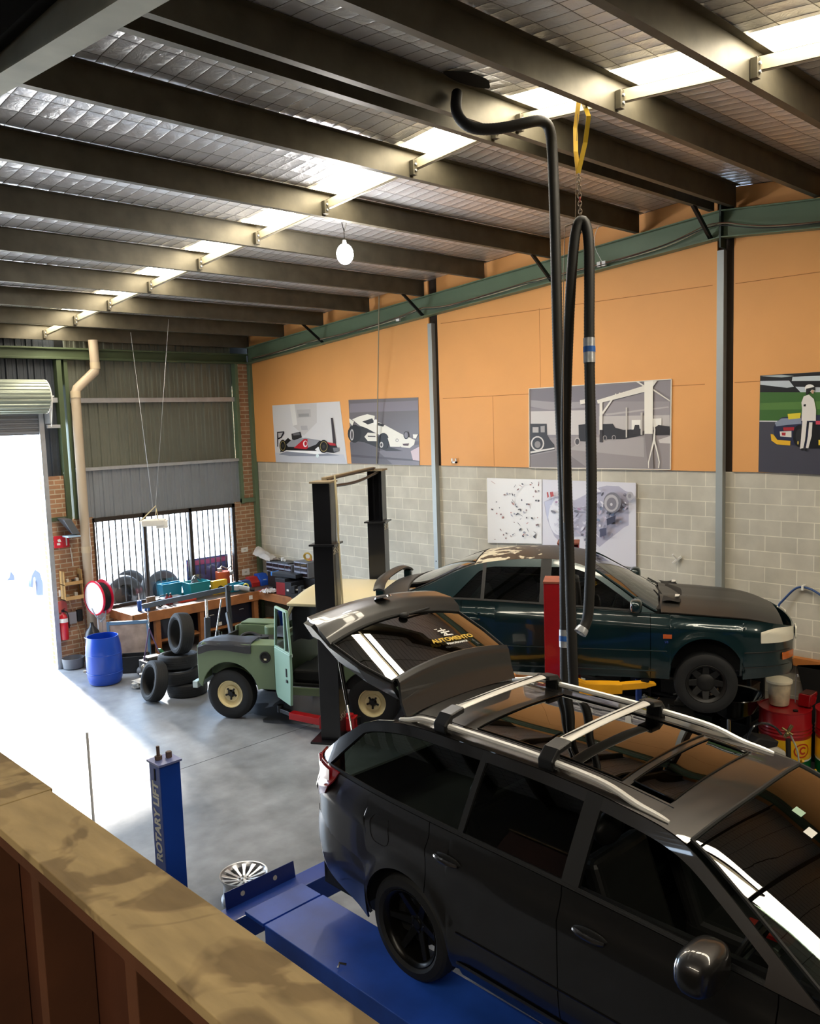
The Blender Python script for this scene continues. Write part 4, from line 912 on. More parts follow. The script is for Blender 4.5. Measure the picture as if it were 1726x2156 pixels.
# ---------------------------------------------------------------- green sedan on the red hoist
GC = thing('sedan_car', 'dark green saloon car with faded black bonnet and roof, raised on the red hoist', 'car', (-2.894, -8.872, 1.312), math.radians(-58.9))
ggp = mat('dark green pearl paint', (.003, .022, .026), .3, .3, coat=1., coatr=.05)
def fadem():
    M = mat('sun faded clear coat', (.045, .043, .040), .42, .15); nt = M.node_tree; N = nt.nodes; L = nt.links; b = N['Principled BSDF']
    tc = N.new('ShaderNodeTexCoord'); n = N.new('ShaderNodeTexNoise'); n.inputs['Scale'].default_value = 7; n.inputs['Detail'].default_value = 5; L.new(tc.outputs['Object'], n.inputs[0])
    s = N.new('ShaderNodeSeparateXYZ'); L.new(tc.outputs['Object'], s.inputs[0])
    a = N.new('ShaderNodeMapRange'); a.inputs[1].default_value = -.05; a.inputs[2].default_value = 1.0; a.inputs[3].default_value = .16; a.inputs[4].default_value = -.16; L.new(s.outputs[0], a.inputs[0])
    ad = N.new('ShaderNodeMath'); L.new(n.outputs[0], ad.inputs[0]); L.new(a.outputs[0], ad.inputs[1])
    r = N.new('ShaderNodeValToRGB'); e = r.color_ramp.elements; e[0].position = .52; e[0].color = (.045, .043, .040, 1); e[1].position = .57; e[1].color = (.62, .59, .46, 1); L.new(ad.outputs[0], r.inputs[0]); L.new(r.outputs[0], b.inputs['Base Color'])
    return M
fade = fadem(); fade2 = mat('faded dull bonnet paint', (.040, .037, .034), .38, .2, var=.15, vs=2)
G = CarB(GC,
    hw=[(-1.12, .62), (-1.05, .72), (-.85, .80), (-.4, .855), (.3, .88), (1.6, .885), (2.4, .88), (2.95, .85), (3.25, .77), (3.45, .62), (3.54, .48)],
    rock=[(-1.1, .30), (-.5, .20), (.4, .19), (2.2, .18), (3.0, .20), (3.54, .24)],
    belt=[(-1.12, .92), (-.9, .98), (-.3, 1.0), (.4, .985), (1.5, .93), (2.05, .90), (2.6, .87), (3.1, .825), (3.4, .765), (3.54, .71)],
    top=[(-.72, 1.01), (-.45, 1.12), (-.1, 1.285), (.12, 1.36), (.5, 1.41), (.9, 1.42), (1.2, 1.39), (1.40, 1.33), (1.7, 1.15), (2.0, .95), (2.12, .89)],
    ry=.54, lean=.60, axles=(0, 2.62), Ra=.37, za=.28, paint=ggp, crown=.04)
for sd in (-1, 1):
    G.panel('rear_wing', -1.1, -.02, sd); G.panel('rear_door', -.02, .93, sd); G.panel('front_door', .93, 2.05, sd); G.panel('front_wing', 2.05, 3.52, sd)
    G.strip('waist_trim', [(-.3+k*.1, G.belt(-.3+k*.1)+.006) for k in range(23)], sd, r=.010)
    G.strip('rub_strip', [(.42+.1*k, .50) for k in range(19)], sd, r=.007, off=.006, M=ggp)
    G.strip('sill_moulding', [(.42+.1*k, .27) for k in range(18)], sd, r=.012, off=.006, M=ggp)
    handle(.12, .80, sd, GC, G, ggp, .16); handle(1.08, .78, sd, GC, G, ggp, .16)
gz = lambda x: G.belt(x)+.02
def gt(o=.055): return lambda x: max(min(G.top(x)-o, 1.34), gz(x)+.004)
def gtq(x): return max(min(G.top(x)-.075, gz(x)+max(0., x+.12)*1.0), gz(x)+.004)
G.greenhouse(-.72, 2.12, [(-.12, .20, gz, gtq), (.24, .86, gz, gt()), (.98, 1.90, gz, gt(.06))], ggp, glass('side glass of the sedan', (.30, .35, .33), 1.2), blackm)
G.skin('roof', .10, 1.40, -1, 1, fade, bul1=.03); G.skin('windscreen', 1.41, 2.10, -.94, .94, glass('hazy windscreen', (.34, .38, .34), 1.5), dz=.003, bul0=.03, bul1=.16, thick=.004)
G.skin('rear_window', -.66, .09, -.88, .88, glass('hazy rear window', (.5, .58, .52), 1.5), dz=.003, bul0=-.1, thick=.004)
for va, vb in ((-1, -.88), (.88, 1)): G.skin('rear_pillar', -.72, .10, va, vb, ggp, nv=3)
b = MB(); b.tube([G.T(.095, lerp(-.9, .9, i/12), .008) for i in range(13)]+[G.T(lerp(.08, -.66, i/8), .9, .008, -.1*i/8) for i in range(9)]+[G.T(-.66, lerp(.9, -.9, i/12), .008, -.1) for i in range(13)]+[G.T(lerp(-.66, .08, i/8), -.9, .008, -.1*(1-i/8)) for i in range(9)], .009, 6); b.build('rear_window_seal', blackm, GC)
for v in (-.95, .95):
    b = MB(); b.tube([G.T(lerp(1.41, 2.10, i/12), v, .01, lerp(.03, .16, i/12)) for i in range(13)], .014, 6); b.build('windscreen_trim', ggp, GC)
b = MB(); b.tube([G.T(1.405, lerp(.94, -.94, i/14), .01, .03) for i in range(15)], .010, 6); b.build('windscreen_seal', blackm, GC)
G.deck('bonnet', 2.16, 3.42, fade2, crown=.095, va=-.97, vb=.97, fn=lambda x, v: -.05*max(0, (x-3.0)/.42)**2+.012*math.exp(-((abs(v)-.42)/.07)**2)*max(0, min(1, (3.3-x)/.4)))
G.deck('boot_lid', -1.06, -.70, fade2, crown=.07, va=-.96, vb=.96)
b = MB(); b.grid(lambda u, v: Vector((lerp(2.06, 2.2, u)+.13*(1-(2*v-1)**2), (2*v-1)*.74, .925+.05*(1-(2*v-1)**2))), 4, 16); b.build('scuttle_panel', blackm, GC, solid=.01)
for y0 in (-.52, .05):
    b = MB(); b.tube([G.T(2.14, y0/.75, .03, .16), G.T(2.06, (y0+.25)/.75, .03, .15), G.T(1.98, (y0+.5)/.75, .03, .15)], .010, 6); b.build('wiper', blackm, GC)
b = MB()
b.grid(lambda u, v: Vector((lerp(2.17, 2.36, u)+.05*(1-(2*v-1)**2), (2*v-1)*.62, .985+.012*math.sin(9*v+4*u))), 6, 24); b.build('scuttle_cover', blackm, GC)
for y0 in (-.45, .42):
    b = MB(); b.prism([(2.32, y0, 1.002), (2.36, y0+.02, 1.002), (2.38, y0+.12, 1.0), (2.33, y0+.14, 1.0)], (0, 0, .006)); b.build('torn_label', white, GC)
for x, y0 in ((2.45, -.25), (2.42, .12)):
    b = MB(); p = Vector((x, y0, G.belt(x)+.095)); b.lathe([(0, .004), (.012, .003), (.014, -.002)], c=p+Vector((0, 0, .004)), n=12); b.build('washer_jet', black, GC)
G.endcap('front_bumper', 3.52, .07, .22, .56, ggp); G.endcap('nose_panel', 3.52, .05, .56, .71, ggp); G.endcap('rear_bumper', -1.1, -.08, .30, .62, ggp); G.endcap('rear_panel', -1.1, -.05, .62, .93, ggp)
for sd in (-1, 1):
    b = MB(); b.grid(lambda u, v: Vector((lerp(2.96, 3.52, u), sd*(G.sy(lerp(2.96, 3.52, u), lerp(.2, .53, v))+.014*math.sin(PI*min(1, v*1.2))), lerp(lerp(.24, .2, u), .53, v))), 12, 8); b.build('bumper_corner', ggp, GC, solid=.012)
G.strip('bumper_groove', [(3.0+.04*k, .50) for k in range(13)], -1, r=.006, off=.016); G.strip('bumper_groove', [(3.0+.04*k, .34) for k in range(13)], -1, r=.004, off=.016)
hl = mat('frosted headlight lens', 'eeead8', .12, coat=1.); am = mat('amber lens', 'c8621c', .2, coat=.8)
for sd in (-1, 1):
    h = bpy.data.objects.new('headlight', None); C.objects.link(h); h.parent = GC
    b = MB(); b.grid(lambda u, v: Vector((lerp(3.17, 3.535, u), sd*(G.sy(lerp(3.17, 3.535, u), lerp(.58, .72, v))+.024), lerp(.60-.015*u, .705+.04*math.sin(PI*min(1, u*.8+.1)), v))), 10, 6)
    b.grid(lambda u, v: Vector((3.565+.02*u, sd*lerp(G.sy(3.53, .6)+.016, .30, u), lerp(.585, .715, v))), 6, 4); b.build('lens', hl, h, solid=.012)
    b = MB(); b.grid(lambda u, v: Vector((lerp(3.40, 3.535, u), sd*(G.sy(lerp(3.40, 3.535, u), lerp(.40, .47, v))+.034), lerp(.40, .475, v))), 6, 3); b.build('indicator', am, h, solid=.01)
b = MB(); b.box(3.56, 3.58, -.25, .25, .58, .65); b.build('grille', blackm, GC, bevel=.005)
b = MB(); b.grid(lambda u, v: Vector((lerp(2.18, 2.27, u), -(G.sy(lerp(2.18, 2.27, u), lerp(.64, .68, v))+.020), lerp(.64, .685, v))), 3, 2); b.build('side_repeater', am, GC, solid=.006)
text('wing_badge', 'V6', .035, chrome, GC, (2.215, -(G.sy(2.2, .6)+.016), .60), (PI/2, 0, 0), bold=.002)
mirror(GC, 1.90, -.87, .985, -1, ggp, .95); mirror(GC, 1.90, .87, .985, 1, ggp, .95)
# boot spoiler
b = MB(); b.grid(lambda u, v: Vector((-1.10+.13*u-.03*(1-(2*v-1)**2)*1.5, (2*v-1)*.70, 1.055+.085*(1-abs(2*v-1)**5)+.02*math.sin(PI*u))), 6, 26); b.build('boot_spoiler', fade2, GC, solid=.022, soff=0)
for sd in (-1, 1):
    b = MB(); b.box(-1.08, -.98, min(sd*.60, sd*.70), max(sd*.60, sd*.70), .96, 1.07); b.build('spoiler_leg', ggp, GC, bevel=.02)
    b = MB(); b.grid(lambda u, v: Vector((lerp(-1.10, -.92, u), sd*(G.sy(lerp(-1.10, -.92, u), lerp(.68, .88, v))+.01), lerp(.68, .88, v))), 6, 5); b.build('tail_light', tl, GC, solid=.01)
cov = mat('black wheel cover', '141312', .5)
for ax in G.axles:
    for sd in (-1, 1):
        q = spoke_wheel(GC, ax, sd*.775, .145, sd, R=.325, w_=.20, rim=.20, n=8, M=cov, fat=.055)
        b = MB(); b.lathe([(0, .055), (.07, .05), (.10, .03), (.105, 0)], n=28); b.build('wheel_cap', cov, q)
b = MB(); b.box(2.16, 3.40, -.48, .48, .20, .56); b.build('engine_undertray', carin, GC); G.wells(carin); G.tub(-.95, 2.15, carin, z=.20)
for y in (-.36, .36): seat(GC, 1.05, y, carin, back=.58)
seat(GC, .2, 0, carin, False, w=1.25, back=.5)
b = MB(); b.prism([(1.8, -.7, .55), (2.1, -.7, .55), (2.1, -.7, .86), (1.95, -.7, .90), (1.75, -.7, .82)], (0, 1.4, 0)); b.build('dashboard', carin, GC, bevel=.03)
b = MB(); b.torus((1.62, -.36, .82), (-1, 0, .45), .18, .013); b.obox((1.62, -.52, .82), (1.62, -.2, .82), .03, .02); b.build('steering_wheel', leather, GC)
# ---------------------------------------------------------------- pale green off-roader
RV = thing('off_road_car', 'old sage green off-road car with cream roof, cream wheels and its door open', 'car', (-2.243, -6.485, 0), math.radians(119.5))
sage = mat('sage green paint', '66785a', .5, var=.05); sagel = mat('pale green door paint', '86a893', .45); cream = mat('cream paint', 'ded2ac', .4, coat=.3)
HW = .80; FX = 2.72; DX = 1.45
def slab(name, pts, y0, y1, M=sage, bev=.012, par=RV):
    b = MB(); b.prism([(x, y0, z) for x, z in pts], (0, y1-y0, 0)); return b.build(name, M, par, bevel=bev)
def arcpts(cx, cz, R, a0, a1, n=16): return [(cx+R*math.cos(lerp(a0, a1, k/n)), cz+R*math.sin(lerp(a0, a1, k/n))) for k in range(n+1)]
for sd in (-1, 1):
    ya, yb_ = (HW-.03, HW) if sd > 0 else (-HW, -HW+.03)
    ap = arcpts(2.20, .42, .46, math.radians(8), math.radians(172)); 
    slab('front_wing', [(FX, .55)]+[(FX, 1.0), (FX-.02, 1.10), (FX-.10, 1.16), (DX, 1.17), (DX, .50), (1.70, .50)]+ap[::-1]+[(FX-.04, .50)], ya, yb_)
    yi0, yi1 = (HW-.32, HW-.02) if sd > 0 else (-HW+.02, -HW+.32)
    b = MB(); b.box(DX, FX-.08, yi0, yi1, 1.145, 1.17); b.build('wing_top', sage, RV, bevel=.008)
    b = MB(); b.box(FX-.03, FX, min(sd*.42, sd*(HW-.01)), max(sd*.42, sd*(HW-.01)), .55, 1.12); b.build('wing_front', sage, RV, bevel=.01)
    slab('rear_side', [(.52, .52), (.52, 1.22), (-.58, 1.22), (-.58, .60), (-.44, .60)]+arcpts(0, .42, .44, math.radians(172), math.radians(8))+[(.46, .52)], ya, yb_)
    slab('sill_panel', [(.5, .44), (DX, .44), (DX, .56), (.5, .56)], ya, yb_)
    # quarter window wall
    slab('hard_top_side', [(.50, 1.24), (.50, 1.78), (-.56, 1.78), (-.58, 1.24)], ya-sd*.02, yb_-sd*.04, cream)
b = MB(); b.lathe([(.085, 0), (.085, .012), (.068, .014), (.06, -.004)], c=(1.60, HW, .985), d=(0, 1, 0), n=28); b.build('vent_ring', blackm, RV)
b = MB(); b.lathe([(0, .003), (.062, .002)], c=(1.60, HW, .985), d=(0, 1, 0), n=24); b.build('vent_hole', carin, RV)
b = MB(); b.box(1.58, 1.62, HW+.003, HW+.008, .94, .965); b.build('vent_highlight', cream, RV)
cover = mat('black vinyl cover', '26262a', .5, bump=.3, bs=9)
b = MB()
def cov_(u, v):
    x = lerp(1.82, FX-.03, u); t = v
    pr = [(HW-.36, 1.19), (HW-.2, 1.195), (HW-.03, 1.185), (HW+.012, 1.13), (HW+.016, 1.05+.02*math.sin(9*x))]
    k = t*(len(pr)-1); i = min(int(k), len(pr)-2); f = k-i
    return Vector((x, lerp(pr[i][0], pr[i+1][0], f), lerp(pr[i][1], pr[i+1][1], f)+.006*math.sin(14*x+5*v)-(.05*max(0, (x-2.5)/.2) if v < .7 else .06*max(0, (x-2.55)/.2))))
b.grid(cov_, 24, 12); b.build('wing_cover', cover, RV, solid=.008, soff=1)
b = MB()
b.box(FX-.06, FX-.02, -.42, .42, .55, 1.06); b.build('radiator_panel', blackm, RV, bevel=.01)
b = MB(); b.box(FX+.02, FX+.10, -.80, .80, .46, .56); b.build('front_bumper', mat('pale steel bumper', 'b7c6c6', .4, .4), RV, bevel=.006)
b = MB(); b.box(1.5, FX-.06, -.45, .45, .50, .62); b.build('chassis', blackm, RV)
for sd in (-1, 1):
    b = MB(); b.lathe([(0, .05), (.06, .045), (.09, .02), (.095, 0)], c=(FX, sd*.60, .88), d=(1, 0, 0), n=24); b.build('headlight', hl, RV)
    b = MB(); b.box(1.45, FX-.06, min(sd*.44, sd*.47), max(sd*.44, sd*.47), .6, 1.14); b.build('inner_wing', sage, RV)
# engine bay contents
eng = mat('grimy engine metal', '3a3833', .55, .5, var=.3)
b = MB(); b.box(1.6, 2.2, -.2, .2, .6, .95); b.box(1.65, 2.15, -.13, .13, .95, 1.08); b.cyl((1.7, .22, .9), (2.1, .22, .9), .06); b.build('engine_block', eng, RV, bevel=.02)
b = MB(); b.cyl((2.0, -.28, .9), (2.0, -.28, 1.18), .11, n=24); b.build('air_cleaner', sage, RV, bevel=.01)
b = MB(); b.cyl((1.85, .30, .9), (1.85, .30, 1.16), .07); b.tube([(2.3, .2, .8), (2.35, .15, 1.1), (2.2, .05, 1.15), (2.0, .1, 1.1)], .03, 8, smoothpath=2); b.build('radiator_hose', blackm, RV)
# bulkhead, floor, seats
b = MB(); b.box(DX-.03, DX, -HW+.02, HW-.02, .55, 1.22); b.build('bulkhead', sage, RV, bevel=.01)
b = MB(); b.box(1.30, DX, -HW+.03, HW-.03, 1.16, 1.25); b.build('dashboard_top', sage, RV, bevel=.01)
b = MB(); b.box(-.56, DX, -HW+.05, HW-.05, .56, .60); b.box(-.56, .52, -HW+.05, -HW+.3, .6, .85); b.box(-.56, .52, HW-.3, HW-.05, .6, .85); b.build('cab_floor', carin, RV)
b = MB(); b.box(.50, .53, -HW+.04, HW-.04, .6, 1.2); b.build('cab_divider', carin, RV)
for y in (-.45, .45): seat(RV, .72, y, carin, False, z=.6, back=.5)
b = MB(); b.torus((1.18, -.42, 1.22), (-1, 0, .9), .2, .013); b.cyl((1.18, -.42, 1.22), (1.4, -.42, 1.0), .02); b.build('steering_wheel', blackm, RV)
b = MB(); b.box(-.60, -.56, -HW, HW, .56, 1.75); b.build('tail_door', sage, RV, bevel=.01)
# windscreen frame and wings of the cab
for sd in (-1, 1):
    b = MB(); b.obox((1.43, sd*(HW-.06), 1.24), (1.16, sd*(HW-.10), 1.78), .05, .05); b.build('windscreen_post', cream, RV, bevel=.006)
    b = MB(); b.obox((.52, sd*(HW-.03), 1.22), (.52, sd*(HW-.07), 1.78), .05, .05); b.build('door_post', sage, RV, bevel=.006)
b = MB(); b.obox((1.43, -HW+.06, 1.27), (1.43, HW-.06, 1.27), .04, .05); b.obox((1.16, -HW+.1, 1.77), (1.16, HW-.1, 1.77), .04, .05); b.build('windscreen_rail', cream, RV)
b = MB(); b.poly([(1.42, -HW+.1, 1.29), (1.42, HW-.1, 1.29), (1.18, HW-.13, 1.75), (1.18, -HW+.13, 1.75)]); b.build('windscreen', glass('old flat glass', (.7, .76, .74), 1.2), RV, solid=.004)
b = MB()
def roofp(u, v):
    x = lerp(1.22, -.62, u); w_ = 2*v-1; e = max(0, (abs(u-.5)*2-.75)/.25); 
    return Vector((x, w_*(HW-.02), 1.78+.17*(1-abs(w_)**3.2)*(1-.75*e**2)))
b.grid(roofp, 24, 24); b.build('roof', cream, RV, solid=.02, soff=0)
b = MB(); b.box(-.62, 1.22, HW-.04, HW, 1.755, 1.80); b.box(-.62, 1.22, -HW, -HW+.04, 1.755, 1.80); b.box(1.18, 1.23, -HW+.02, HW-.02, 1.755, 1.80); b.build('roof_gutter', cream, RV, bevel=.01)
b = MB(); b.grid(lambda u, v: Vector((lerp(1.2, .55, u), HW-.12-.05*math.sin(7*u), lerp(1.74, 1.2+.15*u, v)+.02*math.sin(12*u))), 12, 8); b.build('dust_sheet', mat('dark cloth', '232529', .8, bump=.3, bs=8), RV, solid=.01)
# open door
DO = bpy.data.objects.new('open_door', None); C.objects.link(DO); DO.parent = RV; DO.location = (DX-.02, HW+.01, 0); DO.rotation_euler = (0, 0, PI-math.radians(DOOR_A))
dw = .60
b = MB(); b.prism([(0, -.02, .50), (.0, -.02, 1.16), (dw, -.02, 1.16), (dw, -.02, .85), (dw-.05, -.02, .42), (.06, -.02, .42)], (0, .04, 0)); b.build('door_panel', sagel, DO, bevel=.008)
b = MB()
for a, c in (((.02, 1.16), (.10, 1.76)), ((.10, 1.76), (dw-.08, 1.76)), ((dw-.08, 1.76), (dw-.0, 1.16)), ((.02, 1.17), (dw, 1.17)), ((.42, 1.17), (.42, 1.75))): b.obox((a[0], 0, a[1]), (c[0], 0, c[1]), .035, .035, (0, 1, 0))
b.build('window_frame', sagel, DO, bevel=.005)
b = MB(); b.obox((0, .022, 1.15), (dw, .022, 1.15), .012, .04, (0, 0, 1)); b.build('waist_rail', mat('pale rail', 'd5e6e0', .4), DO)
b = MB(); b.poly([(.04, 0, 1.18), (dw-.02, 0, 1.18), (dw-.09, 0, 1.74), (.11, 0, 1.74)]); b.build('door_glass', glass('old flat glass', (.7, .76, .74), 1.2), DO, solid=.004)
b = MB(); b.box(dw-.16, dw-.12, -.03, .03, .82, .94); b.box(dw-.15, dw-.10, -.035, .035, .74, .78); b.build('door_latch', blackm, DO, bevel=.004)
for z in (.65, 1.05): 
    b = MB(); b.cyl((.0, .02, z), (0, .02, z+.09), .018); b.build('hinge', sagel, DO)
rw = mat('cream wheel paint', 'dfcf9e', .45, var=.06, vs=8)
for ax, sd in ((2.235, 1), (2.235, -1), (0, 1), (0, -1)):
    wr_ = bpy.data.objects.new('wheel', None); C.objects.link(wr_); wr_.parent = RV; put(wr_, (ax, sd*.66, .375), (PI/2 if sd < 0 else -PI/2, 0, 0))
    o = tyre(.375, .20, .205).build('tyre', rubber, wr_)
    b = MB(); b.lathe([(.208, .075), (.205, .088), (.195, .085), (.185, .05), (.165, .035), (.125, .03), (.118, .045), (.105, .05), (.06, .045), (.055, .03), (.055, -.05)], n=40); b.lathe([(.205, -.08), (.19, .02), (.16, .03)], n=40); b.build('steel_wheel', rw, wr_)
    b = MB(); b.cyl((0, 0, -.02), (0, 0, .075), .045, .038, 20)
    for k in range(5):
        a = 2*PI*k/5+.3; b.cyl((.082*math.cos(a), .082*math.sin(a), .03), (.082*math.cos(a), .082*math.sin(a), .06), .016, n=6); b.obox((0, 0, .055), (.08*math.cos(a), .08*math.sin(a), .05), .025, .012)
    b.build('hub', black, wr_)
RV2 = None
# ================================================================== HOISTS AND LIFTS
def frame_root(name, label, cat, x, y, deg, z=0): return thing(name, label, cat, (x, y, z), math.radians(deg))
def checker(name, par, x, z, M1, y0=-.10, face=-1, n=4, s=.022, off=.0015):
    b = MB()
    for i in range(n):
        for j in range(n):
            b.m((i+j) % 2); xx = y0+i*s; b.poly([(xx, x, z+j*s), (xx+s, x, z+j*s), (xx+s, x, z+(j+1)*s), (xx, x, z+(j+1)*s)])
    return b.build(name, [mat('checker white', 'e8e4d0', .5), mat('checker black', '101010', .5)], par)
# black two post hoist (local x runs from post to post, local -y faces the camera)
P1 = Vector((-3.50, -6.73, 0)); P2 = Vector((-1.36, -5.42, 0)); dd = P2-P1; HA = math.degrees(math.atan2(dd.y, dd.x))
HL = thing('two_post_hoist', 'black two post car hoist straddling the pale green off-road car', 'car hoist', P1, math.radians(HA))
LL = dd.length
hb = mat('hoist black paint', '17171a', .3, .2, coat=.3)
for k, (x0, sgn) in enumerate(((0, 1), (LL, -1))):
    po = bpy.data.objects.new('hoist_post', None); C.objects.link(po); po.parent = HL; po.location = (x0, 0, 0)
    b = MB()
    b.box(-.115, .115, -.12, -.11, 0, 3.56); b.box(-.115, .115, .11, .12, 0, 3.56); q = -.115 if sgn > 0 else .105; b.box(q, q+.01, -.12, .12, 0, 3.56)
    for y_ in (-.05, .05): b.box(-.01, .0, y_-.01, y_+.01, 0, 3.5)
    b.build('column', hb, po, bevel=.004)
    b = MB(); b.box(-.135, .135, -.14, .14, .03, 2.72); b.build('outer_sleeve', hb, po, bevel=.006)
    b = MB(); b.box(-.19, .19, -.18, .18, 2.72, 2.745); b.build('sleeve_flange', hb, po, bevel=.004)
    b = MB(); b.box(-.15, .15, -.15, .15, 3.56, 3.585); b.build('top_plate', mat('dusty steel plate', '8a7c62', .6), po, bevel=.003)
    b = MB(); b.box(-.24, .24, -.26, .26, 0, .03); b.build('base_plate', hb, po, bevel=.004)
    b = MB()
    for bx in (-.2, -.07, .07, .2): b.cyl((bx, -.22, .03), (bx, -.22, .06), .014, n=6)
    b.build('base_bolt', galvl, po)
    for zc in (.30, 2.60):
        checker('checker_sticker', po, -.1415, zc, None, y0=-.105); checker('checker_sticker', po, -.1415, zc, None, y0=.02)
    rr_ = mat('hoist red paint', 'b5161c', .35, coat=.4)
    for sy in (-1, 1):
        arm = bpy.data.objects.new('lift_arm', None); C.objects.link(arm); arm.parent = po
        b = MB(); s0 = Vector((sgn*.20, sy*.17, .16)); e0 = s0+Vector((sgn*.12, sy*.62, 0)); e1 = e0+Vector((sgn*.08, sy*.30, .0))
        if k == 0: e0 = s0+(Vector((.20, .62, 0)) if sy > 0 else Vector((.06, -.06, 0))); e1 = e0+(Vector((.20, .25, 0)) if sy > 0 else Vector((.03, -.02, 0)))
        b.obox(s0, e0, .12, .10); b.build('outer_tube', rr_, arm, bevel=.006)
        b = MB(); b.obox(lerp(s0, e0, .8), e1, .08, .06); b.cyl(e1+Vector((0, 0, -.04)), e1+Vector((0, 0, .07)), .05); b.build('inner_tube', rr_ if k else black, arm, bevel=.004)
        b = MB(); b.cyl(s0+Vector((0, 0, -.11)), s0+Vector((0, 0, .14)), .055); b.box(s0.x-.09, s0.x+.09, s0.y-.09, s0.y+.09, .08, .26); b.build('arm_pivot', rr_, arm, bevel=.006)
b = MB(); b.tube([(-.02, -.17, 3.66), (0, -.175, 3.0), (.06, -.18, 2.0), (.10, -.18, 1.3)], .013, 8, smoothpath=1); b.tube([(.05, -.15, 3.60), (.02, -.172, 3.5), (.05, -.172, 2.9)], .008, 6, smoothpath=1); b.build('cream_pipe', mat('cream pipe', 'cfc29a', .5), HL)
b = MB(); b.tube([(.06, -.19, 1.3), (.13, -.2, 1.38), (.15, -.2, 1.28), (.08, -.2, 1.18), (.02, -.2, 1.25)], .006, 6, smoothpath=2); b.build('cable_loop', mat('cream pipe', 'cfc29a', .5), HL)
b = MB(); b.obox((.1, .03, 3.60), (LL-.1, .03, 3.60), .07, .05); b.build('top_beam', mat('dusty steel plate', '8a7c62', .6), HL, bevel=.004)
b = MB(); b.tube([(.12, -.06, 3.50), (LL*.5, -.06, 3.46), (LL-.12, -.06, 3.54)], .022, 8, smoothpath=2); b.tube([(.12, -.02, 3.585), (LL-.12, -.02, 3.61)], .012, 6); b.build('shut_off_bar', black, HL)
# red two post hoist under the green car
P1 = Vector((-3.44, -10.50, 0)); P2 = Vector((-1.15, -9.02, 0)); dd = P2-P1; HA = math.degrees(math.atan2(dd.y, dd.x)); LL = dd.length
HR = thing('two_post_hoist', 'dark red two post hoist with yellow arms holding the green saloon up', 'car hoist', P1, math.radians(HA))
for k, (x0, sgn) in enumerate(((0, 1), (LL, -1))):
    po = bpy.data.objects.new('hoist_post', None); C.objects.link(po); po.parent = HR; po.location = (x0, 0, 0)
    b = MB(); b.box(-.16, .16, -.14, -.128, 0, 2.64); b.box(-.16, .16, .128, .14, 0, 2.64); q = -.16 if sgn > 0 else .15; b.box(q, q+.01, -.13, .13, 0, 2.64); b.build('column', redp, po, bevel=.004)
    b = MB(); b.box(-.165, .165, -.145, .145, 2.64, 2.66); b.build('top_plate', mat('rusty top plate', '8e5240', .8, var=.3), po)
    b = MB(); b.box(-.25, .25, -.25, .25, 0, .03); b.build('base_plate', redp, po)
    b = MB(); b.box(-.12, .12, -.125, .125, 1.2, 1.9); b.build('carriage', redp, po, bevel=.006)
    if k == 0:
        for (z, h_, w_) in ((1.93, .10, .10), (1.80, .06, .12), (1.68, .12, .10)):
            b = MB(); b.poly([(-.10, -.1415, z), (-.10+w_, -.1415, z), (-.10+w_, -.1415, z+h_), (-.10, -.1415, z+h_)]); b.build('worn_sticker', mat('worn silver sticker', 'a8968c', .5, var=.5, vs=40), po)
    for sy in (-1, 1):
        arm = bpy.data.objects.new('lift_arm', None); C.objects.link(arm); arm.parent = po
        s0 = Vector((sgn*.10, sy*.15, 1.46)); e0 = s0+Vector((sgn*.10, sy*.48, 0)); e1 = s0+Vector((sgn*.22, sy*.74, .0))
        b = MB(); n_ = (e0-s0).normalized(); pr = n_.cross(Vector((0, 0, 1)))*.075
        b.prism([s0-pr+Vector((0, 0, -.07)), e0-pr*.7+Vector((0, 0, -.05)), e0-pr*.7+Vector((0, 0, .05)), s0+(e0-s0)*.25-pr+Vector((0, 0, .06)), s0-pr+Vector((0, 0, .11))], pr*2); b.build('outer_tube', yellow, arm, bevel=.006)
        b = MB(); b.obox(lerp(s0, e0, .8), e1, .09, .07); b.prism([e1+pr*.6+Vector((0, 0, -.03)), e1+n_*.12+Vector((0, 0, -.02)), e1+n_*.12+Vector((0, 0, .0)), e1+pr*.6+Vector((0, 0, .03))], pr*-1.2); b.build('inner_tube', yellow, arm, bevel=.005)
        b = MB(); b.cyl(e1+Vector((0, 0, .03)), e1+Vector((0, 0, .05)), .045); b.build('lift_pad', black, arm)
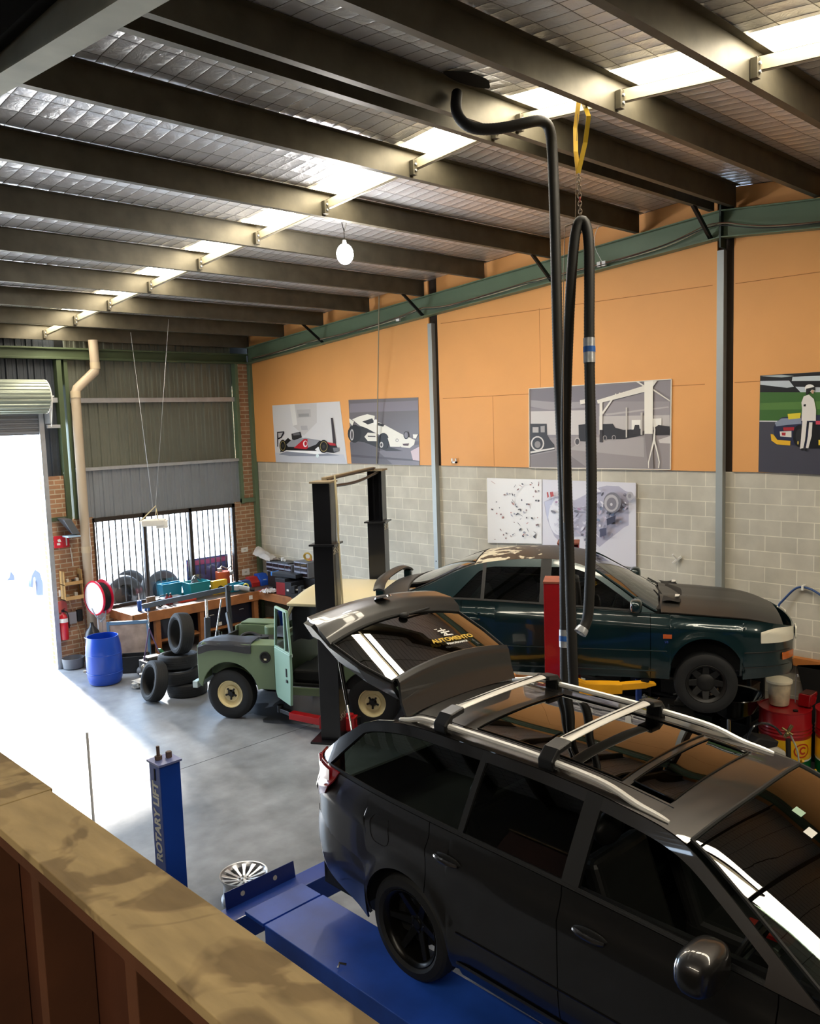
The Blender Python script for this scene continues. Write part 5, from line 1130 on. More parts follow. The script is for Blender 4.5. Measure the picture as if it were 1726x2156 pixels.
# blue four post lift
LF = thing('runway_lift', 'blue four post runway lift raised under the grey estate car', 'car lift', (-6.45, -13.2, 0))
def L_(x, y, z=0): return (x+6.45, y+13.2, z)
rz = 1.05
wornb = mat('worn blue runway paint', '2450b4', .42, 0., var=.3, vs=2.5)
for x0, x1 in ((-7.70, -7.20), (-6.06, -5.56)):
    rw_ = bpy.data.objects.new('runway', None); C.objects.link(rw_); rw_.parent = LF
    b = MB(); a, c = L_(x0, -15.9), L_(x1, -11.17); b.box(a[0], c[0], a[1], c[1], rz-.14, rz); b.build('deck', wornb, rw_, bevel=.006)
    b = MB(); a, c = L_(x0, -11.15), L_(x1, -10.93); b.box(a[0]+.004, c[0]-.004, a[1], c[1], rz-.03, rz-.004); b.build('approach_flap', wornb, rw_, bevel=.004)
    b = MB(); a, c = L_(x0, -10.90), L_(x1, -10.74); b.prism([(a[0]-.02, c[1], rz-.07), (a[0]-.02, c[1]+.02, rz+.055), (a[0]-.02, c[1]+.026, rz+.055), (a[0]-.02, c[1]+.010, rz-.075)], (x1-x0+.10, 0, 0)); b.build('wheel_stop', mat('deep blue painted steel', '20327a', .4, coat=.2), rw_, bevel=.002)
    b = MB()
    for q in (.12, .40): b.lathe([(0, .003), (.018, .003)], c=(L_(x0+q, 0)[0], L_(0, -10.74)[1]+.009, rz+.0), d=(0, -1, .16), n=14)
    b.build('stop_hole', mat('pale hole', 'c9c6bb', .6), rw_)
    b = MB()
    for yy in (-11.9, -12.9):
        p = Vector(L_(x0+.03, yy, rz+.012)); b.tube([p, p+Vector((.03, .02, .01)), p+Vector((.06, -.01, .0))], .008, 6)
    b.build('deck_pin', chrome, rw_)
for yy in (-10.80, -15.3):
    b = MB(); a, c = L_(-8.05, yy-.09), L_(-5.0, yy+.09); b.box(a[0], c[0], a[1], c[1], rz-.25, rz-.065); b.build('cross_beam', bluep, LF, bevel=.008)
for (px_, py_) in ((-8.097, -10.70), (-4.95, -10.80), (-8.10, -15.3), (-4.95, -15.3)):
    p = bpy.data.objects.new('lift_post', None); C.objects.link(p); p.parent = LF; p.location = L_(px_, py_); 
    b = MB(); b.box(-.074, .074, -.074, .074, 0, 2.18); b.build('column', bluep, p, bevel=.006)
    b = MB(); b.box(-.083, .083, -.083, .083, 2.18, 2.193); b.build('cap_plate', mat('lavender blue cap', '7680b4', .35, .2), p)
    b = MB(); b.cyl((-.03, .02, 2.195), (-.03, .02, 2.285), .011); b.cyl((-.03, .02, 2.195), (-.03, .02, 2.22), .024, n=6); b.cyl((.035, -.0, 2.195), (.035, -.0, 2.235), .02, n=6); b.build('cap_bolt', mat('rusty bolt', '6e5a50', .6, .5), p)
    b = MB(); b.box(-.0762, -.074, -.012, .006, 2.07, 2.15); b.build('slot', mat('slot shadow', '060a18', .9), p)
    b = MB(); b.box(-.2, .2, -.2, .2, 0, .02); b.build('base_plate', bluep, p)
    if (px_, py_) == (-8.097, -10.70):
        o = text('post_lettering', 'ROTARY LIFT', .105, mat('silver lettering', 'dcdcd4', .5), p, bold=.004)
        o.matrix_local = Matrix.Translation((-.0755, -.004, 1.79)) @ Matrix(((0, 0, -1), (0, 1, 0), (1, 0, 0))).to_4x4() @ Matrix.Diagonal((.55/max(v.co.x for v in o.data.vertices)/2, 1, 1, 1))
b = MB(); b.cyl((0, 0, 0), (0, 0, 1.30), .014); tag(put(b.build('guide_rod', alum), (-7.2, -7.35, 0)), 'thin pale upright rod standing on the bright floor left of the blue lift post', 'rod')
# alloy wheel lying on the floor
AW = thing('alloy_wheel', 'loose silver many spoke alloy wheel lying on the floor behind the blue lift', 'wheel', (-6.62, -9.22, 0))
am_ = mat('silver alloy', 'c4c6ca', .3, .8)
b = MB(); b.lathe([(.205, 0), (.215, .02), (.195, .05), (.19, .17), (.212, .22), (.222, .235), (.222, .245), (.212, .243), (.20, .225), (.185, .21), (.175, .06)], n=48); b.build('rim', am_, AW)
b = MB()
for k in range(13):
    a = 2*PI*k/13; c, s_ = math.cos(a), math.sin(a); R_ = lambda r, t, h: (r*c-t*s_, r*s_+t*c, h)
    b.prism([R_(.045, -.012, .19), R_(.12, -.013, .208), R_(.20, -.024, .232), R_(.20, .024, .232), R_(.12, .013, .208), R_(.045, .012, .19)], (0, 0, -.03))
b.lathe([(0, .20), (.02, .198), (.022, .192), (.055, .195), (.062, .18), (.06, .12)], n=28); b.build('spoke_set', am_, AW, bevel=.003)
b = MB()
for k in range(5):
    a = 2*PI*k/5; b.lathe([(0, .002), (.009, .002)], c=(.04*math.cos(a), .04*math.sin(a), .1955), n=10)
b.build('bolt_hole', mat('hole shadow', '0a0a0a', .9), AW)
# ================================================================== HANGING THINGS
hose = mat('black ribbed hose', '1f1d19', .6, .0)
nt = hose.node_tree; N = nt.nodes
def hosetube(b, pts, r, sm=3):
    pts = [Vector(p) for p in pts]
    for _ in range(sm):
        q = [pts[0]]
        for a, c in zip(pts, pts[1:]): q += [a*.75+c*.25, a*.25+c*.75]
        pts = q+[pts[-1]]
    # resample and make ribs
    L = [0]
    for a, c in zip(pts, pts[1:]): L.append(L[-1]+(c-a).length)
    n = int(L[-1]/.0125); P = []; R_ = []; j = 0
    for i in range(n+1):
        t = L[-1]*i/n
        while j < len(L)-2 and L[j+1] < t: j += 1
        f = (t-L[j])/max(1e-9, L[j+1]-L[j]); P.append(pts[j].lerp(pts[j+1], f)); R_.append(r*(1.0 if i % 2 else .955))
    b.tube(P, R_, 14, smoothpath=0)
def at(px, py, d): 
    return CAM + (FF + RR*((px-863)/FPX) - UU*((py-1078)/FPX))*d
H1 = thing('exhaust_hose', 'long black exhaust hose coming down from a hole in the roof foil', 'hose', at(960, 215, 6.9))
o0 = H1.location.copy(); b = MB()
pts = [at(962, 196, 6.96), at(958, 232, 6.85), at(975, 262, 6.8), at(1010, 274, 6.85), at(1060, 270, 6.9), at(1110, 258, 6.95), at(1140, 252, 7.0), at(1158, 268, 7.05), at(1163, 320, 7.1), at(1168, 460, 7.1), at(1172, 640, 7.1), at(1176, 800, 7.1), at(1183, 940, 7.1), at(1188, 1080, 7.1), at(1189, 1250, 7.1), at(1190, 1460, 7.1), at(1192, 1560, 7.1)]
hosetube(b, [p-o0 for p in pts], .0455); b.build('hose', hose, H1)
tp = mat('silver duct tape', 'b9bcc0', .35, .5, var=.15, vs=30); tb = mat('blue tape', '2a64b4', .4)
def band(par, o0, pa, pb, r, M, name='tape_band', n=1):
    b = MB(); b.cyl(pa-o0, pb-o0, r, n=18, cap=False); b.build(name, M, par)
band(H1, o0, at(1189.4, 1325, 7.1), at(1189.5, 1362, 7.1), .0495, tp); band(H1, o0, at(1189.4, 1338, 7.1), at(1189.4, 1349, 7.1), .051, tb)
H2 = thing('exhaust_hose', 'black exhaust hose looped over a chain with a silver and blue taped joint', 'hose', at(1222, 460, 6.73))
o0 = H2.location.copy(); b = MB()
pts = [at(1214, 1560, 6.99), at(1207, 1440, 6.95), at(1203, 1340, 6.90), at(1198, 1150, 6.90), at(1192, 1000, 6.86), at(1190, 900, 6.81), at(1194, 760, 6.81), at(1200, 620, 6.77), at(1207, 520, 6.74), at(1213, 478, 6.73), at(1222, 462, 6.73), at(1233, 470, 6.73), at(1240, 505, 6.71), at(1241, 600, 6.68), at(1240, 720, 6.68), at(1243, 880, 6.68), at(1246, 1040, 6.68), at(1243, 1180, 6.68), at(1240, 1270, 6.68), at(1236, 1308, 6.68), at(1226, 1326, 6.66)]
hosetube(b, [p-o0 for p in pts], .0425); b.build('hose', hose, H2)
band(H2, o0, at(1240.2, 712, 6.68), at(1240.8, 764, 6.68), .046, tp); band(H2, o0, at(1240.4, 730, 6.68), at(1240.6, 742, 6.68), .0475, tb)
b = MB(); b.lathe([(.045, 0), (.050, .02), (.051, .05)], c=at(1228, 1322, 6.66)-o0, d=(at(1221, 1332, 6.66)-at(1234, 1312, 6.68)), n=16); b.build('hose_collar', tp, H2)
SL = thing('yellow_sling', 'yellow webbing sling looped over a roof purlin beside the skylight', 'strap', at(1222, 225, 6.73)); o0 = SL.location.copy()
ys = mat('yellow webbing', 'd8b020', .6)
b = MB()
for A in ([at(1217, 365, 6.73), at(1232, 300, 6.71), at(1239, 245, 6.64), at(1224, 205, 6.81)], [at(1217, 365, 6.73), at(1212, 320, 6.77), at(1211, 270, 6.86), at(1219, 208, 6.90)]):
    for p, q in zip(A, A[1:]): b.obox(p-o0, q-o0, .035, .006, RR.cross(q-p))
b.build('webbing', ys, SL)
CH = thing('hanging_chain', 'shackle and rusty chain linking the yellow sling to the looped hose', 'chain', at(1218, 372, 6.73)); o0 = CH.location.copy()
chm = mat('rusty chain steel', '8a7a68', .4, .7)
L0, L1 = at(1218, 366, 6.73), at(1222, 458, 6.73); n = 11
for k in range(n):
    c = L0.lerp(L1, (k+.5)/n)-o0; b = MB(); h = (L1-L0).length/n*.62
    u = RR if k % 2 else RR.cross(Vector((0, 0, 1))).normalized()
    b.tube([c+u*.013*math.cos(t)+Vector((0, 0, h*math.sin(t))) for t in (2*PI*i/14 for i in range(15))], .0045, 5, cap=False); b.build('chain_link', chm if k not in (6,) else mat('red shackle', 'a03020', .5), CH)
b = MB(); b.tube([at(1216, 240, 6.81)-o0, at(1213, 330, 6.81)-o0, at(1212, 420, 6.80)-o0, at(1211, 470, 6.80)-o0], .003, 4); b.tube([at(1222, 458, 6.73)-o0, at(1208, 470, 6.73)-o0, at(1188, 478, 6.73)-o0], .006, 5); b.build('tie_wire', chm, CH)
b = MB(); b.tube([at(1189, 478, 6.74), at(1186, 600, 6.74), at(1186, 900, 6.74), at(1187, 1100, 6.74)], .004, 4); tag(b.build('pull_line', chm), 'thin grey cord hanging between the two black hoses', 'cord')
b = MB(); hp = at(985, 206, 7.0); b.poly([Vector((-5.22+.26*math.cos(t)*(1+.15*math.sin(3*t)), -10.99+.10*math.sin(t), PB(10.99)+.245)) for t in (2*PI*k/20 for k in range(20))]); b.build('foil_hole', mat('torn dark hole', '050505', .95), H1).location = -H1.location
# hanging lamp
lp = Vector((-3.93, -7.86, 6.33)); LM = thing('high_bay_lamp', 'bright white lamp bulb hanging on a wire below the purlin', 'lamp', lp)
b = MB(); b.sph((0, 0, 0), (.10, .10, .12), 20, 14); b.build('bulb', mat('lit lamp bulb', 'ffffff', .5, emit=(1, .98, 1), es=60), LM)
b = MB(); b.cyl((0, 0, .09), (0, 0, .16), .03, .02); b.build('lamp_holder', white, LM)
b = MB(); b.tube([(0, 0, .15), (.005, .01, .3)], .005, 5); b.tube([(-.03, 0, .36), (0, 0, .25), (.04, 0, .36)], .006, 5); b.build('lamp_wire', black, LM)
# long rods from the roof
b = MB(); b.cyl(on(798, 622, 0, -.30), on(793, 976, 0, -.05), .009); tag(b.build('ceiling_pull_rod', mat('dull pull rod', '9a9078', .5)), 'long thin rod hanging in front of the second race car picture', 'rod')
G0 = Vector((-4.05, -3.05, 2.86)); 
b = MB(); b.tube([on(355, 672, 1, -2.70), G0+Vector((.05, .05, .22))], .0028, 5); tag(b.build('suspension_wire', galvl), 'right suspension wire of the hanging white box', 'wire', 'wires holding the white box')
b = MB(); b.tube([on(275, 700, 1, -1.43), G0+Vector((-.02, .0, .22))], .0028, 5); tag(b.build('suspension_wire', galvl), 'left suspension wire of the hanging white box', 'wire', 'wires holding the white box')
t = thing('hanging_box', 'small white control box hanging on wires in front of the far window', 'control box', G0, math.radians(-35))
b = MB(); b.box(-.20, .16, -.12, .12, -.06, .04); b.build('casing', white, t, bevel=.015); b = MB(); b.box(.02, .20, -.1, .1, -.10, .02); b.build('light_cover', mat('frosted cover', 'f4f2ec', .3), t, bevel=.01)
b = MB(); b.tube([(-.25, 0, .0), (-.1, 0, .14), (.03, 0, .26)], .01, 6); b.tube([(.0, .08, .04), (.03, 0, .22), (.06, -.08, .04)], .006, 5); b.build('hanger', mat('cream pipe', 'cfc29a', .5), t)
# ================================================================== MEZZANINE RAIL

wooddk = mat('dark brown framing timber', '54301a', .7, var=.2, vs=5, bump=.1)
RT = thing('parapet_wall', 'timber framed parapet with a dusty tan capping board in the foreground', 'parapet wall', (-10.0, -14.5, 2.6))
def capmat():
    M = mat('dusty capping board', '8f7a55', .75); nt = M.node_tree; N = nt.nodes; L = nt.links; b = N['Principled BSDF']
    g = N.new('ShaderNodeNewGeometry'); n = N.new('ShaderNodeTexNoise'); n.inputs['Scale'].default_value = 5.5; n.inputs['Detail'].default_value = 3; n.inputs['Distortion'].default_value = .8; L.new(g.outputs[0], n.inputs[0])
    r = N.new('ShaderNodeValToRGB'); e = r.color_ramp.elements; e[0].position = .44; e[0].color = hexc('7d6846'); e[1].position = .50; e[1].color = hexc('a38c62'); L.new(n.outputs[0], r.inputs[0])
    n2 = N.new('ShaderNodeTexNoise'); n2.inputs['Scale'].default_value = 2; n2.inputs['Detail'].default_value = 8
    mp = N.new('ShaderNodeMapping'); mp.inputs['Scale'].default_value = (14, 3, 3); L.new(g.outputs[0], mp.inputs[0]); L.new(mp.outputs[0], n2.inputs[0])
    r2 = N.new('ShaderNodeMapRange'); r2.inputs[1].default_value = .3; r2.inputs[2].default_value = .7; r2.inputs[3].default_value = .8; r2.inputs[4].default_value = 1.1; L.new(n2.outputs[0], r2.inputs[0])
    x = N.new('ShaderNodeVectorMath'); x.operation = 'SCALE'; L.new(r.outputs[0], x.inputs[0]); L.new(r2.outputs[0], x.inputs['Scale']); L.new(x.outputs[0], b.inputs['Base Color'])
    u = N.new('ShaderNodeBump'); u.inputs['Strength'].default_value = .25; u.inputs['Distance'].default_value = .01; L.new(n2.outputs[0], u.inputs['Height']); L.new(u.outputs[0], b.inputs['Normal'])
    return M
cmb = capmat(); ox, oy, oz = -10.0, -14.5, 2.6
CO, CI, CZ = -9.918, -10.083, 3.46
for y0, y1, dx in ((-13.62, -11.0, .008), (-15.16, -13.625, 0), (-18.0, -15.165, -.004)):
    b = MB(); b.box(CI-ox+dx, CO-ox+dx, y0-oy, y1-oy, CZ-.022-oz, CZ-oz); b.build('capping_board', cmb, RT, bevel=.002)
b = MB(); b.box(CI+.012-ox, CO-.03-ox, -18-oy, -11-oy, CZ-.066-oz, CZ-.0225-oz); b.build('top_plate', wooddk, RT, bevel=.002)
for k in range(15):
    y = -11.2-.45*k; b = MB(); b.box(CI+.014-ox, CO-.04-ox, y-.022-oy, y+.022-oy, 0, CZ-.0665-oz); b.build('stud', wooddk, RT, bevel=.002)
plyb = mat('brown plywood lining', '4a2614', .6, var=.25, vs=3)
b = MB(); b.box(CO-.038-ox, CO-.026-ox, -18-oy, -11-oy, 0, CZ-.023-oz); b.build('outer_sheet', plyb, RT)
b = MB(); b.box(XL, CO-.04, -21.5, -11.0, 2.42, 2.6); struct(b.build('floor', mat('mezzanine timber floor', '4a3524', .7)))
# ================================================================== LEFT CORNER AND BENCH
t = thing('downpipe', 'cream plastic downpipe running down the far wall beside the window', 'downpipe', (-3.95, -.16, 0))
pp = mat('cream downpipe', 'bcab94', .45, var=.08, vs=1.5); b = MB()
b.tube([(.40, 0, 6.02), (.41, 0, 5.52), (.40, 0, 5.45), (.03, 0, 5.12), (.0, 0, 5.04), (-.01, 0, 2.15), (.0, 0, .30)], .085, 18); b.build('pipe', pp, t)
for z, x in ((5.55, .41), (5.02, 0), (2.15, -.01)):
    b = MB(); b.cyl((x, 0, z-.06), (x, 0, z+.06), .092, n=20); b.build('pipe_socket', mat('pale pipe socket', 'c9b89a', .45), t)
t = thing('plastic_drum', 'open topped blue plastic drum standing on the floor by the roller door', 'drum', (-4.42, -1.62, 0))
pb = mat('blue plastic', '1546b4', .35, coat=.2, var=.06, vs=2)
b = MB(); b.lathe([(.0, .012), (.25, .01), (.265, .03), (.29, .12), (.298, .30), (.298, .50), (.29, .66), (.262, .80), (.258, .83), (.25, .83), (.252, .79), (.28, .65), (.288, .3), (.25, .04), (0, .03)], n=48); b.build('drum_body', pb, t)
b = MB(); b.lathe([(.30, .20), (.304, .21), (.30, .22)], n=48); b.lathe([(.299, .52), (.303, .53), (.299, .54)], n=48); b.build('moulded_ring', pb, t)
# hose reel
t = thing('hose_reel', 'red and white wall hose reel with black hose beside the cream downpipe', 'hose reel', (-3.93, -.42, .9))
rr = mat('hose reel red', 'd01838', .35, coat=.3); ax = Vector((-.985, -.16, 0)).normalized()
c = Vector((0, -.08, .38)); b = MB(); b.lathe([(0, .115), (.20, .12), (.28, .11), (.305, .10), (.30, .095), (0, .09)], c=c, d=ax, n=40); b.build('front_disc', mat('white reel disc', 'ece4e6', .3), t)
b = MB(); b.lathe([(.295, .118), (.31, .12), (.325, .10), (.32, .085), (.30, .085)], c=c, d=ax, n=40); b.lathe([(0, -.10), (.31, -.10), (.325, -.09), (.31, -.08), (0, -.08)], c=c, d=ax, n=40); b.build('red_rim', rr, t)
b = MB(); b.sm = True
for k in range(6): b.torus(c+ax*(-.065+.026*k), ax, .255, .014, 36, 8)
b.lathe([(.24, -.08), (.24, .09)], c=c, d=ax, n=30); b.build('coiled_hose', rubber, t)
b = MB(); b.box(.06, .14, .0, .06, -.55, .35); b.box(-.02, .06, .0, .05, -.55, .1); b.build('reel_stand', galvl, t, bevel=.005)
b = MB(); b.tube([c+Vector((-.2, -.1, -.16)), c+Vector((-.12, -.1, -.36)), c+Vector((.02, -.1, -.42)), c+Vector((.08, -.08, -.3)), c+Vector((.05, -.05, -.1))], .011, 8, smoothpath=2); b.cyl(c+Vector((-.05, -.1, -.44)), c+Vector((.03, -.1, -.38)), .02); b.build('hose_nozzle', mat('pale grey hose', '9aa4aa', .4), t)
# things on the brick by the roller door
t = thing('fire_extinguisher', 'red fire extinguisher with a white label hung on the brick by the door', 'fire extinguisher', (-4.46, -.10, .52))
fr = mat('extinguisher red', 'c01c26', .3, coat=.5); b = MB(); b.lathe([(0, 0), (.07, .005), (.078, .03), (.078, .40), (.06, .46), (.025, .49), (.025, .52)], n=28); b.build('cylinder', fr, t)
b = MB(); b.lathe([(.0785, .33), (.0795, .335), (.0795, .40), (.0785, .405)], n=28); b.build('label_band', white, t)
b = MB(); b.box(-.02, .02, -.03, .03, .52, .56); b.obox((0, 0, .56), (.0, -.1, .60), .02, .01); b.tube([(.02, 0, .54), (.09, -.02, .5), (.09, -.02, .2)], .01, 6, smoothpath=2); b.build('valve', black, t)
t = thing('extinguisher_sign', 'red and white fire point sign on the brick by the roller door', 'sign', (-4.36, -.05, 2.23))
b = MB(); b.prism([(-.14, 0, 0), (.0, -.06, 0), (0, -.06, .22), (-.14, 0, .22)], (0, .01, 0)); b.prism([(0, -.06, 0), (.14, 0, 0), (.14, 0, .22), (0, -.06, .22)], (0, .01, 0)); b.build('sign_plate', mat('sign red', 'd01f30', .4), t)
b = MB(); b.prism([(.055, -.042, .03), (.085, -.028, .03), (.085, -.028, .19), (.055, -.042, .19)], (0, -.002, 0)); b.build('sign_symbol', white, t); b = MB(); b.prism([(-.10, -.022, .05), (-.05, -.044, .05), (-.05, -.044, .09), (-.10, -.022, .09)], (0, -.002, 0)); b.prism([(-.08, -.03, .11), (-.03, -.052, .11), (-.05, -.044, .17), (-.09, -.026, .15)], (0, -.002, 0)); b.build('sign_symbol', white, t)
t = thing('reel_sign', 'faded round topped red sign above the fire extinguisher', 'sign', (-4.44, -.01, 1.02))
b = MB(); b.prism([(-.10+.1*0, 0, 0), (.1, 0, 0), (.1, 0, .12)]+[(.1*math.cos(a), 0, .12+.1*math.sin(a)) for a in (PI*k/12 for k in range(1, 12))]+[(-.1, 0, .12)], (0, -.006, 0)); b.build('sign_plate', mat('faded red sign', 'c4584c', .5), t)
t = thing('wall_shelf', 'small two tier timber wall shelf holding odds and ends by the door', 'shelf', (-4.27, -.10, 1.26))
b = MB()
b.box(-.17, .17, -.12, .09, 0, .015); b.box(-.17, .17, -.12, .09, .28, .295); b.box(-.17, -.155, -.12, .09, 0, .54); b.box(.155, .17, -.12, .09, 0, .54); b.build('shelf_frame', mat('pale shelf timber', 'b08a52', .6), t)
b = MB(); b.box(-.17, .17, -.135, -.12, .0, .07); b.box(-.17, .17, -.135, -.12, .28, .34); b.build('shelf_lip', mat('pale shelf timber', 'b08a52', .6), t)
for k, (x, z, s_, c_) in enumerate(((-.08, .295, .05, 'd8d4c8'), (.03, .295, .04, '33302e'), (.10, .295, .05, 'e6e2da'), (-.1, .015, .05, '98907e'), (.06, .015, .06, 'c9c2b2'))):
    b = MB(); b.box(-s_/2, s_/2, -.04, .02, 0, s_*1.7); o = b.build('small_box', mat('shelf item '+c_, c_, .6), None, bevel=.003); o.location = (-4.27+x, -.12, 1.26+z+.001)
    tag(o, ['pale carton at the left of the upper shelf by the door', 'dark tin in the middle of the upper shelf by the door', 'white carton at the right of the upper shelf by the door', 'brown carton on the lower shelf by the door', 'tan carton at the right of the lower shelf by the door'][k], 'small box')
t = thing('flood_light', 'grey wall floodlight with a white lower rim above the red sign', 'wall light', (-4.30, -.05, 2.48)); b = MB(); b.prism([(-.12, 0, .30), (-.10, -.26, .28), (.02, -.32, .0), (.10, -.1, -.02), (.1, 0, .0)], (.14, 0, 0)); b.build('housing', mat('grey lamp housing', '4e5258', .5), t, bevel=.01); b = MB(); b.box(-.08, .16, -.34, -.08, -.05, -.02); b.build('lamp_rim', mat('pale blue rim', 'a8c0d4', .3), t, bevel=.008)
b = MB(); b.tube([(-4.22, -.02, 3.60), (-4.15, -.03, 3.5), (-4.16, -.03, 2.9), (-4.18, -.03, 2.5)], .012, 6, smoothpath=1); b.tube([(-4.2, -.03, 2.2), (-4.18, -.03, 1.85)], .008, 6); tag(b.build('conduit_pipe', mat('white conduit', 'dcd6cc', .5)), 'white conduit pipe bent over the top of the left brick pier', 'conduit')
b = MB(); b.tube([(-4.3, -.05, 1.22), (-4.22, -.04, .9), (-4.12, -.04, .55), (-4.10, -.04, .05)], .008, 6, smoothpath=2); tag(b.build('extension_lead', mat('tan cable', 'a88460', .6)), 'tan cable drooping down the brick wall under the shelf', 'cable')
t = thing('meter_box', 'grey square box on the brick beside the fire extinguisher', 'box', (-4.28, -.02, .78)); b = MB(); b.box(-.08, .08, -.06, .015, 0, .22); b.build('casing', mat('grey box', '8f8c8c', .5), t, bevel=.006); b = MB(); b.box(.1, .2, -.05, .015, .02, .24); b.build('side_unit', blackm, t, bevel=.006)
b = MB(); b.box(-4.47, -4.40, -.03, .0, 1.32, 1.44); tag(b.build('wall_switch', white, bevel=.003), 'white switch plate on the brick left of the timber shelf', 'switch')
t = thing('umbrella_bag', 'black upright gas bottle with a pale collar behind the blue drum', 'gas bottle', (-4.16, -.62, 0)); b = MB(); b.lathe([(0, 0), (.13, .005), (.14, .03), (.14, .62), (.11, .72), (.04, .80), (.03, .86)], n=24); b.build('bottle', mat('black bottle', '15161a', .4), t); b = MB(); b.torus((0, 0, .60), (0, 0, 1), .14, .008, 28, 6); b.build('collar', galvl, t); t.name = 'gas_bottle'
b = MB(); b.tube([(-4.12, -.08, 1.7), (-4.10, -.2, .9), (-4.09, -.34, .02)], .014, 6); tag(b.build('broom_handle', mat('brown handle', '4a2e20', .6)), 'dark brown pole leaning by the cream downpipe', 'pole')
t = thing('flat_basin', 'grey basin on the floor at the foot of the door guide', 'basin', (-4.40, -.26, 0)); b = MB(); b.lathe([(0, .01), (.15, .0), (.17, .02), (.19, .20), (.20, .20), (.18, .02)], n=28); b.build('basin', mat('grey rubber basin', '6a6c70', .6), t)
b = MB(); b.obox((-4.42, -.72, .02), (-4.0, -.95, .03), .05, .03); tag(b.build('floor_plank', mat('pale wood strip', 'cdbfa6', .6)), 'pale strip of wood lying on the floor behind the blue drum', 'plank')
t = thing('radiator', 'old car radiator in a blue frame leaning against the bench legs', 'radiator', (-3.62, -.95, 0), math.radians(-38))
b = MB(); b.box(-.34, .34, -.02, .02, .05, .80); b.build('core', mat('dusty radiator core', '9a8576', .8, var=.35, vs=5), t)
b = MB(); b.box(-.37, .37, -.03, .03, .78, .84); b.box(-.37, .37, -.03, .03, .0, .06); b.box(-.38, -.33, -.03, .03, 0, .84); b.box(.33, .38, -.03, .03, 0, .84); b.build('frame', mat('steel blue frame', '56748e', .5), t, bevel=.006)
t = thing('black_crate', 'black plastic crate on the floor between drum and engine', 'crate', (-3.74, -1.36, 0), math.radians(-38)); b = MB()
b.box(-.24, .24, -.15, .15, 0, .02); b.box(-.24, .24, -.15, -.13, 0, .30); b.box(-.24, .24, .13, .15, 0, .30); b.box(-.24, -.22, -.15, .15, 0, .30); b.box(.22, .24, -.15, .15, 0, .30); b.build('crate', blackm, t, bevel=.004)
t = thing('paper_pile', 'loose pile of crumpled newspaper on the floor right of the drum', 'paper', (-4.15, -2.35, 0))
for k in range(7):
    b = MB(); rnd = random.Random(k); ph = rnd.random()*6; b.grid(lambda u, v: Vector(((u-.5)*.26*math.cos(ph)-(v-.5)*.18*math.sin(ph), (u-.5)*.26*math.sin(ph)+(v-.5)*.18*math.cos(ph), .012+.017*k+.012*math.sin(5*u+k)*math.sin(6*v))), 8, 6); b.build('sheet_of_paper', mat('newsprint', 'b9b4ac', .8, var=.3, vs=30), t)
# work bench, an L along the window and the block wall
t = thing('work_bench', 'L shaped timber workbench with a dark top under the window and along the block wall', 'workbench', (-2.0, -.5, 0))
wt_ = mat('oily bench top', '4a3a2e', .5, var=.25, vs=4)
b = MB(); b.box(-1.5, 1.95, -.42, .47, .86, .92); b.box(1.30, 1.95, -2.6, -.42, .86, .92); b.build('bench_top', wt_, t, bevel=.004)
b = MB(); b.box(-1.52, 1.30, -.46, -.42, .74, .925); b.box(1.26, 1.30, -2.6, -.42, .76, .925); b.box(-1.54, -1.5, -.46, .45, .76, .925); b.build('front_board', wood, t, bevel=.004)
for x, y in ((-1.44, -.36), (-.05, -.36), (1.22, -.36), (1.34, -2.5), (-1.44, .38), (-1.0, -.36)):
    b = MB(); b.box(x-.05, x+.05, y-.05, y+.05, 0, .86); b.build('leg', wood, t, bevel=.004)
b = MB(); b.box(-1.44, 1.3, -.36, .38, .28, .31); b.box(1.32, 1.9, -2.5, -.36, .28, .31); b.build('lower_shelf', wood, t, bevel=.003)
BZ = .921
def tub(name, label, x, y, z, w_, d_, h_, col, rz_=0., taper=.85, lid=None, grp=None):
    r = thing(name, label, 'crate' if 'crate' in name else 'tool case', (x, y, z), rz_, grp); M = mat('tub '+col, col, .4, coat=.2)
    b = MB(); P = [(-w_/2*taper, -d_/2*taper, 0), (w_/2*taper, -d_/2*taper, 0), (w_/2*taper, d_/2*taper, 0), (-w_/2*taper, d_/2*taper, 0)]; Q = [(-w_/2, -d_/2, h_), (w_/2, -d_/2, h_), (w_/2, d_/2, h_), (-w_/2, d_/2, h_)]
    p = [b.bm.verts.new(v) for v in P]; q = [b.bm.verts.new(v) for v in Q]; b._f(p[::-1]); b.link(p, q, False); b.build('tub_body', M, r, solid=.006)
    b = MB(); 
    for (a, c) in zip(Q, Q[1:]+Q[:1]): b.obox(a, c, .018, .012)
    b.build('tub_rim', M, r)
    return r
def lump(name, label, cat, x, y, z, parts, rz_=0., bev=.006, grp=None):
    r = thing(name, label, cat, (x, y, z), rz_, grp)
    for nm, col, fn in parts:
        b = MB(); fn(b); b.build(nm, mat('item '+col, col, .45, var=.1), r, bevel=bev)
    return r
rt = tub('storage_tub', 'large teal tub on the bench by the middle window pane', -1.80, -.30, BZ, .46, .36, .30, '1a8a96')
lump('steel_part', 'shiny oily parts piled in the large teal tub', 'metal part', -1.80, -.30, BZ+.02, [('lump', '55565a', lambda b: (b.cyl((-.12, 0, .1), (.05, .1, .36), .05), b.cyl((.1, -.05, .1), (.0, .06, .34), .04), b.box(-.15, .15, -.1, .1, .0, .24), b.tube([(-.1, 0, .3), (0, .02, .40), (.12, 0, .3)], .018, 6)))])
tub('storage_tub', 'blue green tub behind the large teal tub against the window', -2.28, -.12, BZ, .44, .2, .32, '1b7fa0')
tub('storage_tub', 'low teal tub between the yellow case and the grey power tool', -1.02, -.50, BZ, .34, .22, .15, '1c86a4')
